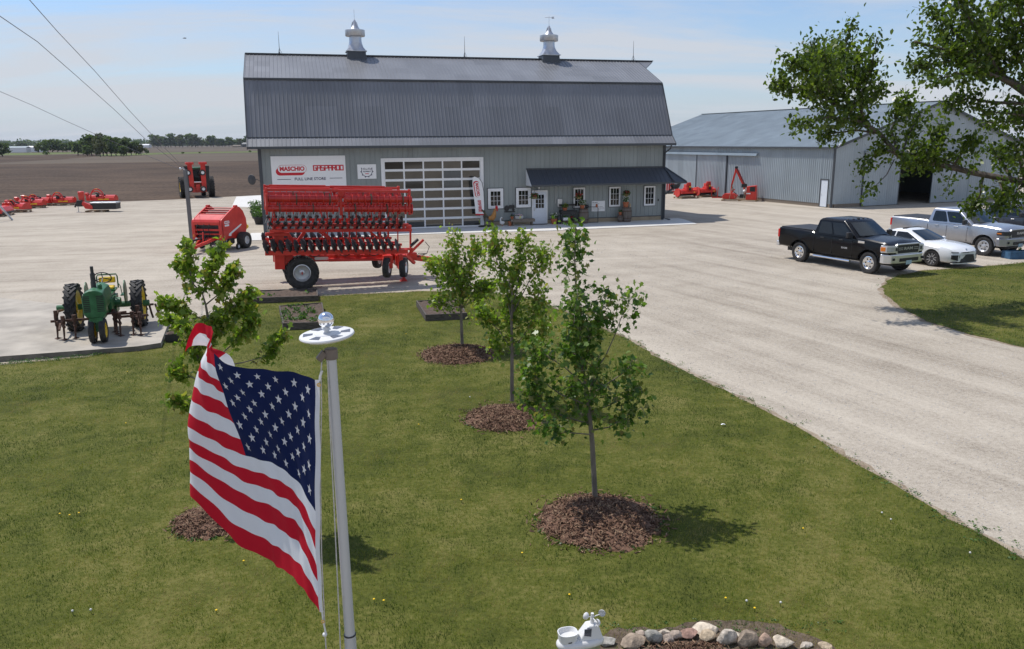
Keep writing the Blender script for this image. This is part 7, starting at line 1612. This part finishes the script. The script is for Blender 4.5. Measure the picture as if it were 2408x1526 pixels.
mb = MB(); cx_ = -.085; stack(mb, [oval(.060, .052, zb + .02, cx=cx_), oval(.064, .055, zb + .065, cx=cx_), oval(.066, .057, zb + .078, cx=cx_), oval(.060, .051, zb + .078, cx=cx_), oval(.050, .043, zb + .05, cx=cx_), oval(.012, .010, zb + .035, cx=cx_)], True, True); mb.build('rain_bucket', M['whiteplastic'], ws_, smooth=40)
mb = MB(); mb.box(cx_ - .012, cx_ + .012, -.0565, -.054, zb + .028, zb + .034); mb.build('drain_slot', M['black'], ws_, smooth=0)
mb = MB(); mb.mesh([(-.02, -.045, zb + .02), (.145, -.045, zb + .02), (.145, .045, zb + .02), (-.02, .045, zb + .02), (.045, -.034, zb + .115), (.115, -.034, zb + .115), (.115, .034, zb + .115), (.045, .034, zb + .115)], [(0, 1, 5, 4), (1, 2, 6, 5), (2, 3, 7, 6), (3, 0, 4, 7), (4, 5, 6, 7)]); mb.build('housing', M['whiteplastic'], ws_, smooth=0, bevel=.010, segs=3)
mb = MB(); mb.mesh([(.012, -.043, zb + .058), (.060, -.0445, zb + .045), (.066, -.0385, zb + .098), (.036, -.0375, zb + .108)], [(0, 1, 2, 3)]); mb.cbox((.038, -.0395, zb + .078), (.046, .006, .050), Matrix.Rotation(R(8), 3, 'X')); mb.build('solar_cell', M['solar'], ws_, smooth=0)
hx, hy, hz_ = .082, 0, zb + .165
mb = MB(); mb.cyl((hx, hy, zb + .11), (hx, hy, zb + .15), .016, .012, 14); mb.cyl((hx, hy, zb + .15), (hx, hy, zb + .185), .010, n=14); mb.build('wind_hub', M['whiteplastic'], ws_)
for k, a in enumerate((R(205), R(-28), R(-80))):
    mb = MB(); e = Vector((hx + .062 * math.cos(a), hy + .062 * math.sin(a), hz_ + (.028 if k < 2 else -.012))); mb.tube([(hx, hy, hz_ - .01), e], .0035, 6)
    d_ = Vector((-math.sin(a), math.cos(a), 0)); u_ = Vector((math.cos(a), math.sin(a), 0)); pts = []; nn = 12
    for i in range(6):
        t_ = (math.pi / 2) * i / 5
        for j in range(nn): b = 2 * math.pi * j / nn; pts.append(e + d_ * (.022 * math.cos(t_)) + (u_ * math.cos(b) + Vector((0, 0, 1)) * math.sin(b)) * .024 * math.sin(t_ + .001))
    mb.mesh(pts, [(i * nn + j, i * nn + (j + 1) % nn, (i + 1) * nn + (j + 1) % nn, (i + 1) * nn + j) for i in range(5) for j in range(nn)]); mb.build('wind_cup', M['whiteplastic'], ws_, smooth=70)

ROCKC = {'tan': (.42, .33, .225), 'grey': (.29, .275, .24), 'brown': (.27, .21, .155), 'pink': (.40, .32, .255), 'cream': (.55, .47, .37), 'red': (.33, .20, .155), 'pale': (.46, .40, .33), 'salmon': (.47, .32, .235)}
for k_, c_ in ROCKC.items(): M['rock' + k_] = pm(k_ + ' field stone', c_,   .85, var=.45, scale=14, bump=.7, bscale=25, det=8)
rocks = [(505, 652, 110, 50, 'tan', 'small tan stone beside the weather station'), (620, 650, 160, 60, 'grey', 'flat grey stone second from the left end'), (825, 655, 210, 85, 'brown', 'long grey brown stone left of the tall grey one'), (885, 590, 95, 60, 'pink', 'small dull pink stone behind the long brown one'), (985, 640, 150, 125, 'grey', 'tall smooth grey stone'),
         (1070, 580, 105, 65, 'cream', 'cream stone behind the tall grey one'), (1097, 640, 105, 85, 'pink', 'mauve stone right of the tall grey one'), (1172, 606, 105, 85, 'pink', 'pale pink stone left of the red one'), (1270, 600, 140, 80, 'red', 'brick red stone'), (1392, 552, 210, 60, 'cream', 'long cream slab at the back of the ring'), (1400, 622, 165, 85, 'tan', 'tan stone with a dark side below the cream slab'),
         (1555, 645, 190, 115, 'pale', 'largest pale blotched stone'), (1640, 590, 75, 40, 'cream', 'little cream stone between the pale and brown ones'), (1725, 660, 175, 120, 'brown', 'large brown grey stone'), (1862, 655, 115, 105, 'salmon', 'rounded salmon stone'), (2020, 668, 190, 85, 'cream', 'broad cream stone near the right end'), (2190, 672, 110, 45, 'pale', 'low pale stone second from the right end'), (2345, 674, 110, 34, 'tan', 'flat tan stone at the right end of the ring')]
for i, (zx, zy, w_, h_, c_, lb) in enumerate(rocks):
    p = G(*c8(zx, zy + 30)); p = p + Vector((p.x, p.y, 0)).normalized() * .10
    dist = (p - EYE).length; mpp = dist / FOC * .29607; rw, rh = w_ * mpp / 2, h_ * mpp / 2 * 1.05
    g = np.random.default_rng(200 + i); mb = MB(); bm = bmesh.new(); bmesh.ops.create_icosphere(bm, subdivisions=3, radius=1)
    planes = [(Vector(g.normal(size=3)).normalized(), g.uniform(.48, .82)) for _ in range(12)]
    for v in bm.verts:
        for n_, d_ in planes:
            s_ = v.co.dot(n_)
            if s_ > d_: v.co -= n_ * (s_ - d_) * .95
        v.co += v.co.normalized() * .03 * math.sin(v.co.x * 5 + i) * math.cos(v.co.y * 4 + v.co.z * 3)
        v.co = Vector((v.co.x * rw, v.co.y * rw * g.uniform(.795, .805), v.co.z * rh * 1.08))
    me = bpy.data.meshes.new('stone'); bm.to_mesh(me); bm.free(); me.materials.append(M['rock' + c_]); me.polygons.foreach_set('use_smooth', [True] * len(me.polygons)); me.set_sharp_from_angle(angle=R(38))
    o = bpy.data.objects.new('field_stone', me); link(o); o.location = (p.x, p.y, rh * .85); o.rotation_euler = (0, 0, g.uniform(-.4, .4)); tag(o, lb + ' in the ring of rocks', 'stone', 'ring of field stones')
dp = [(560, 600), (640, 520), (840, 505), (1050, 520), (1250, 470), (1500, 440), (1750, 460), (1980, 480), (2180, 560), (2420, 640), (2500, 760), (900, 800), (400, 760), (430, 660)]
bsoil = groundmat('bare bed soil', (.075, .055, .04), (.17, .13, .095), s1=2, s2=9, s3=30, bump=.8, bs=40)
sheet('bare_soil', jitter(wpx([c8(*q) for q in dp]), .08, .03, 9), .016, bsoil)
g = np.random.default_rng(77); P = []
for _ in range(900):
    q = G(*c8(1270 + g.normal() * 170, 640 + g.random() * 160)); P.append((q.x, q.y, .03 + g.random() * .03))
o = leaves_at('bed_mulch', np.array(P), .045, M['chips'], None, g, 'chip', 0, 1.0); tag(o, kind='stuff')
scatter_tri('bed_weeds', [(*[(q := G(*c8(g.uniform(560, 2500), g.uniform(450, 560)))).x, q.y], .05) for _ in range(70)], .013, M['leafplant'], 78)
M['dandy'] = pm('dandelion yellow', (.85, .55, .01), .7, var=.1); M['puff'] = pm('dandelion seed head', (.62, .62, .58), .9, var=.1)
def flower(px, py, r, mt, label, grp, nm):
    p = G(px, py); mb = MB(); mb.sphere((0, 0, .055), r, 10, 6, sc=(1, 1, .55 if mt == 'dandy' else 1), m=0); mb.cyl((0, 0, 0), (0, 0, .055), .003, n=5, m=1)
    o = mb.build(nm, [M[mt], M['leafplant']]); o.location = (p.x, p.y, .01); tag(o, label, 'flower', grp)
for px, py in ((142, 1217), (165, 1220), (187, 1215), (880, 1420), (903, 1423), (510, 1446), (574, 1329), (1706, 1417), (1774, 1441), (1085, 1184), (1339, 1409), (1888, 1252), (297, 1002), (1228, 1310), (955, 790), (300, 880), (985, 1005)): flower(px, py, .014, 'dandy', 'small yellow dandelion flower dotting the lawn', 'yellow dandelions in the lawn', 'dandelion')
for px, py in ((215, 1445), (172, 1448), (1835, 1428), (2094, 1231), (2073, 1215), (2280, 1310), (1105, 940), (1755, 1424)): flower(px, py, .014, 'puff', 'white dandelion seed head standing in the grass', 'dandelion seed heads in the lawn', 'dandelion_clock')
p = G(1700, 1004); t = MB(); t.mesh([(-.04, -.02, .03), (.0, -.02, .045), (.04, -.012, .03), (.04, .02, .035), (0, .022, .045), (-.04, .018, .03)], [(0, 1, 4, 5), (1, 2, 3, 4)]); o = t.build('paper_scrap', M['paper'], smooth=0); o.location = (p.x, p.y, .02); tag(o, 'crumpled white paper scrap lying on the lawn near the drive', 'litter')

# ================================================================ pole, wires, bird
p = G(452, 572); sp_ = thing('steel_post', 'slim grey steel post carrying three overhead wires beside the baler', 'post', p)
ptop = AT(435.5, 399, p.y); mb = MB(); tl = ptop - p
mb.beam((0, 0, 0), (tl.x, 0, tl.z), .20, .17); M['postgrey'] = pm('weathered post steel', (.15, .155, .16), .6, .3, var=.2, stretch=(1, 1, .2)); mb.build('post', M['postgrey'], sp_, smooth=0, bevel=.02)
mb = MB(); mb.sphere((tl.x - .25, 0, tl.z + .05), .07, 8, 6); mb.tube([(tl.x - .28, 0, tl.z), (tl.x - .1, 0, tl.z + .1), (tl.x, 0, tl.z - .1)], .03, 6); mb.build('service_head', M['steel'], sp_)
M['wire'] = pm('aluminium wire', (.16, .165, .19), .5, .3, var=.1)
def wire(label, pts, top):
    a = ptop; out = [top]; 
    W_ = [AT(x, y, Y) for x, y, Y in pts]; e_ = W_[-1] - W_[-2]; W_ += [W_[-1] + e_ * (3 if pts[0][0] < 250 else .6) + Vector((0, 0, .1))]
    mb = MB(); mb.tube([top] + W_, .010, 5); o = mb.build('overhead_wire', M['wire']); tag(o, label, 'wire', 'overhead wires to the steel post')
tp = Vector((ptop.x, ptop.y, ptop.z + .05))
wire('overhead wire reaching the top edge of the photo, steepest of the three', [(364, 324, 39), (306, 262, 34), (222, 166, 28), (136, 75, 23), (67, -3, 19), (20, -60, 17)], tp)
wire('overhead wire leaving the left edge near the top corner, middle of the three', [(341, 326, 39), (268, 257, 34), (178, 177, 28), (88, 98, 23), (0, 38, 19), (-60, 0, 17)], tp + Vector((-.08, 0, 0)))
wire('lowest overhead wire, leaving the left edge above the horizon', [(237, 321, 40.5), (150, 282, 38.5), (75, 247, 36.5), (0, 215, 34.5), (-80, 186, 33)], tp + Vector((-.2, 0, -.05)))
gp0 = G(29.6, 518); gtop = AT(-40, 440, gp0.y - 1); mb = MB(); mb.tube([gp0, gp0.lerp(gtop, .9)], .07, 8); t = thing('guy_wire', 'grey guy wire guard slanting into the gravel at the left edge', 'guy wire', (0, 0, 0)); mb.build('guard', M['steel'], t); mb = MB(); mb.tube([gp0.lerp(gtop, .9), gtop, gtop + (gtop - gp0) * 2.5], .015, 5); mb.build('cable', M['wire'], t)
bp_ = AT(434, 90, 60); t = thing('bird', 'small dark bird flying left of the barn roof', 'bird', bp_, R(20))
mb = MB(); mb.tube([(-.12, 0, 0), (-.05, 0, .01), (.05, 0, .01), (.10, 0, .02), (.13, 0, .02)], [.01, .03, .035, .025, .006], 8); mb.mesh([(.04, 0, .02), (-.04, 0, .02), (-.06, .18, .07), (.01, .20, .08)], [(0, 1, 2, 3)]); mb.mesh([(.04, 0, .02), (-.04, 0, .02), (-.06, -.16, -.02), (.01, -.18, -.03)], [(0, 1, 2, 3)]); mb.mesh([(-.1, 0, 0), (-.2, .03, 0), (-.2, -.03, 0)], [(0, 1, 2)]); mb.build('body', M['black'], t)

# ================================================================ far trees and farm buildings on the horizon
M['farleaf'] = leafmat('far foliage', [(.03, .055, .018), (.05, .085, .027), (.075, .115, .036), (.11, .14, .05)], .45, .7)
M['farpale'] = leafmat('pale spring foliage', [(.06, .075, .03), (.09, .105, .04), (.13, .135, .06)], .2, .7)
def far_proto(label, seed, hh, ww, mt, n=700, sz=.85):
    t = thing('field_tree', label, 'tree'); mb = MB(); mb.tube([(0, 0, 0), (.1, 0, hh * .35), (0, .1, hh * .75)], [.28, .2, .06], 6); mb.build('trunk', M['oldbark'], t)
    g = np.random.default_rng(seed); cl = []
    for _ in range(12):
        a = g.random() * 6.28; z = hh * g.uniform(.22, .88); rr = ww * .5 * math.sin(math.pi * min(1, max(.12, (z / hh) * .85 + .08))) * g.uniform(.2, .85); cl.append(((rr * math.cos(a), rr * math.sin(a), z), (ww * .22, ww * .22, hh * .14), 1))
    leafmesh('crown', cl, n, sz, M[mt], t, seed, 'quad'); return t
protos = [far_proto('', 301, 10, 9, 'farleaf'), far_proto('', 302, 10, 7, 'farleaf'), far_proto('', 303, 10, 8, 'farpale')]
used = [False] * 3
def ftree(px, basey, top, kind, label, grp, wide=1.0):
    p = G(px, basey); hpx = basey - top; h = hpx * (p - EYE).length / FOC
    o = protos[kind]
    if used[kind]: o = copy_tree(protos[kind])
    used[kind] = True
    s = h / 9.6; o.location = (p.x, p.y, -.05); o.scale = (s * wide, s * wide, s); o.rotation_euler = (0, 0, rnd.random() * 6); o['label'] = label; o['group'] = grp
gA = 'trees of the hedgerow clump in the field'
for px, by, tp_, k, w_ in ((184, 365, 334, 1, 1.1), (196, 364, 331, 1, 1), (206, 365, 329, 0, .9), (216, 366, 323, 0, 1), (226, 365, 326, 1, 1.1), (236, 368, 331, 2, .9), (243, 366, 317, 2, 1), (252, 366, 325, 0, 1), (262, 367, 327, 0, .9), (273, 366, 329, 0, 1), (285, 366, 326, 1, 1.1), (298, 365, 328, 0, 1), (309, 365, 333, 1, 1), (320, 365, 336, 0, 1), (332, 365, 340, 2, .9), (345, 362, 349, 1, 1.2), (206, 367, 345, 0, 1.2), (290, 367, 345, 0, 1.2)):
    ftree(px, by, tp_, k, ['dark round tree in the hedgerow clump left of the steel post', 'slim dark tree in the hedgerow clump left of the steel post', 'pale spring leaved tree in the hedgerow clump'][k], gA, w_)
gB = 'trees along the far field behind the red implements'
for px, by, tp_, k, w_ in ((6, 368, 341, 0, 1.6), (-14, 368, 338, 0, 1.4), (45, 348, 334, 0, 1.7), (60, 348, 335, 1, 1.5), (102, 360, 338, 0, 1.2), (113, 358, 333, 0, 1.3), (124, 358, 332, 0, 1.3), (136, 358, 334, 0, 1.2), (148, 358, 337, 1, 1.3), (158, 358, 340, 0, 1.2), (168, 358, 333, 1, .9), (90, 358, 339, 2, 1.1)):
    ftree(px, by, tp_, k, ['dark bushy tree on the far field edge near the white farm buildings', 'slender tree on the far field edge near the white farm buildings', 'pale tree on the far field edge beside the white farm buildings'][k], gB, w_)
gC = 'trees on the skyline left of the barn'
for i, px in enumerate(range(360, 604, 9)):
    ftree(px + rnd.uniform(-3, 3), 346.5 - (px - 360) * .006, 322 + rnd.uniform(-5, 7) + (3 if px > 520 else 0), i % 3 if i % 5 else 0, ['dense green tree on the skyline left of the barn', 'narrow green tree on the skyline left of the barn', 'pale green tree on the skyline left of the barn'][i % 3 if i % 5 else 0], gC, 1.15)
for px, by, h_, lb in ((430, 361, 4, 'low dark shrub in the grass strip left of the barn'), (470, 360, 3, 'tiny shrub in the grass strip beside the low dark one'), (588, 357.5, 4, 'small shrub in the grass strip next to the barn wall'), (109, 363.5, 7, 'small lone bush in the far grass near the white buildings')):
    p = G(px, by); h = h_ * (p - EYE).length / FOC; t = thing('shrub', lb, 'shrub', (p.x, p.y, -.05)); leafmesh('foliage', [((0, 0, h * .5), (h * .9, h * .9, h * .5), 1)], 160, h * .25, M['farleaf'], t, int(px), 'quad')
g = np.random.default_rng(9); cl = []
for px in np.arange(-300, 640, 6):
    p = AT(float(px), 331 + .0076 * (1204 - px), 1700); cl.append(((p.x, p.y + g.uniform(-60, 60), 5 + g.uniform(-1, 4)), (9, 20, g.uniform(5, 9)), 1))
for px in np.arange(1500, 1640, 6):
    p = AT(float(px), 331 - .0076 * (px - 1204), 900); cl.append(((p.x, p.y + g.uniform(-30, 30), 7 + g.uniform(-1, 4)), (7, 20, g.uniform(5, 9)), 1))
o = leafmesh('far_woods', cl, 16000, 3.2, M['farleaf'], None, 19, 'quad'); tag(o, kind='stuff')
p = G(1582, 352); 
def farm(label, px, by, w, d, h, rh, rz, wall, roof, door=True):
    p = G(px, by); k = (p - EYE).length / FOC; w *= k; h *= k; rh *= k; d *= k; t = thing('farm_building', label, 'building', (p.x, p.y, 0), rz)
    mb = MB(); mb.box(-w / 2, w / 2, 0, d, 0, h); mb.build('wall', M[wall], t, smooth=0)
    mb = MB(); e = w * .01; mb.prism([(-.02 * d, h), (d / 2, h + rh), (1.02 * d, h), (1.02 * d, h + .1), (d / 2, h + rh + .1), (-.02 * d, h + .1)], -w / 2 - e, w / 2 + e, 'x'); mb.face([(-w / 2, 0, h), (-w / 2, d, h), (-w / 2, d / 2, h + rh)]); mb.face([(w / 2, 0, h), (w / 2, d, h), (w / 2, d / 2, h + rh)]); mb.build('roof', M[roof], t, smooth=0)
    if door: mb = MB(); mb.box(w * .18, w * .30, -.06, 0, 0, h * .62); mb.build('door', M['black'], t, smooth=0)
    return t
farm('long white farm shed far off across the field', 40, 358.5, 40, 14, 9, 2.5, R(-4), 'white', 'shedroof', False); farm('white farm shed with a dark doorway at the far field edge', 81, 357.5, 34, 14, 9, 2.5, R(-4), 'white', 'white')
farm('small white shed roof showing between the skyline trees', 336, 347, 26, 12, 5, 2, R(-6), 'white', 'white', False); farm('dark grey house on the skyline beside the barn', 584, 345.5, 30, 14, 6, 3.5, R(-8), 'greypaint', 'trimdark', False); farm('low pale building on the skyline left of the dark house', 556, 346, 18, 8, 3, 1.5, R(-8), 'foundation', 'oldwood', False)
p = G(1583, 420); ftree(1570, 352, 300, 0, 'dark tree showing between the barn roof and the machine shed', 'trees behind the machine shed', 1.0)
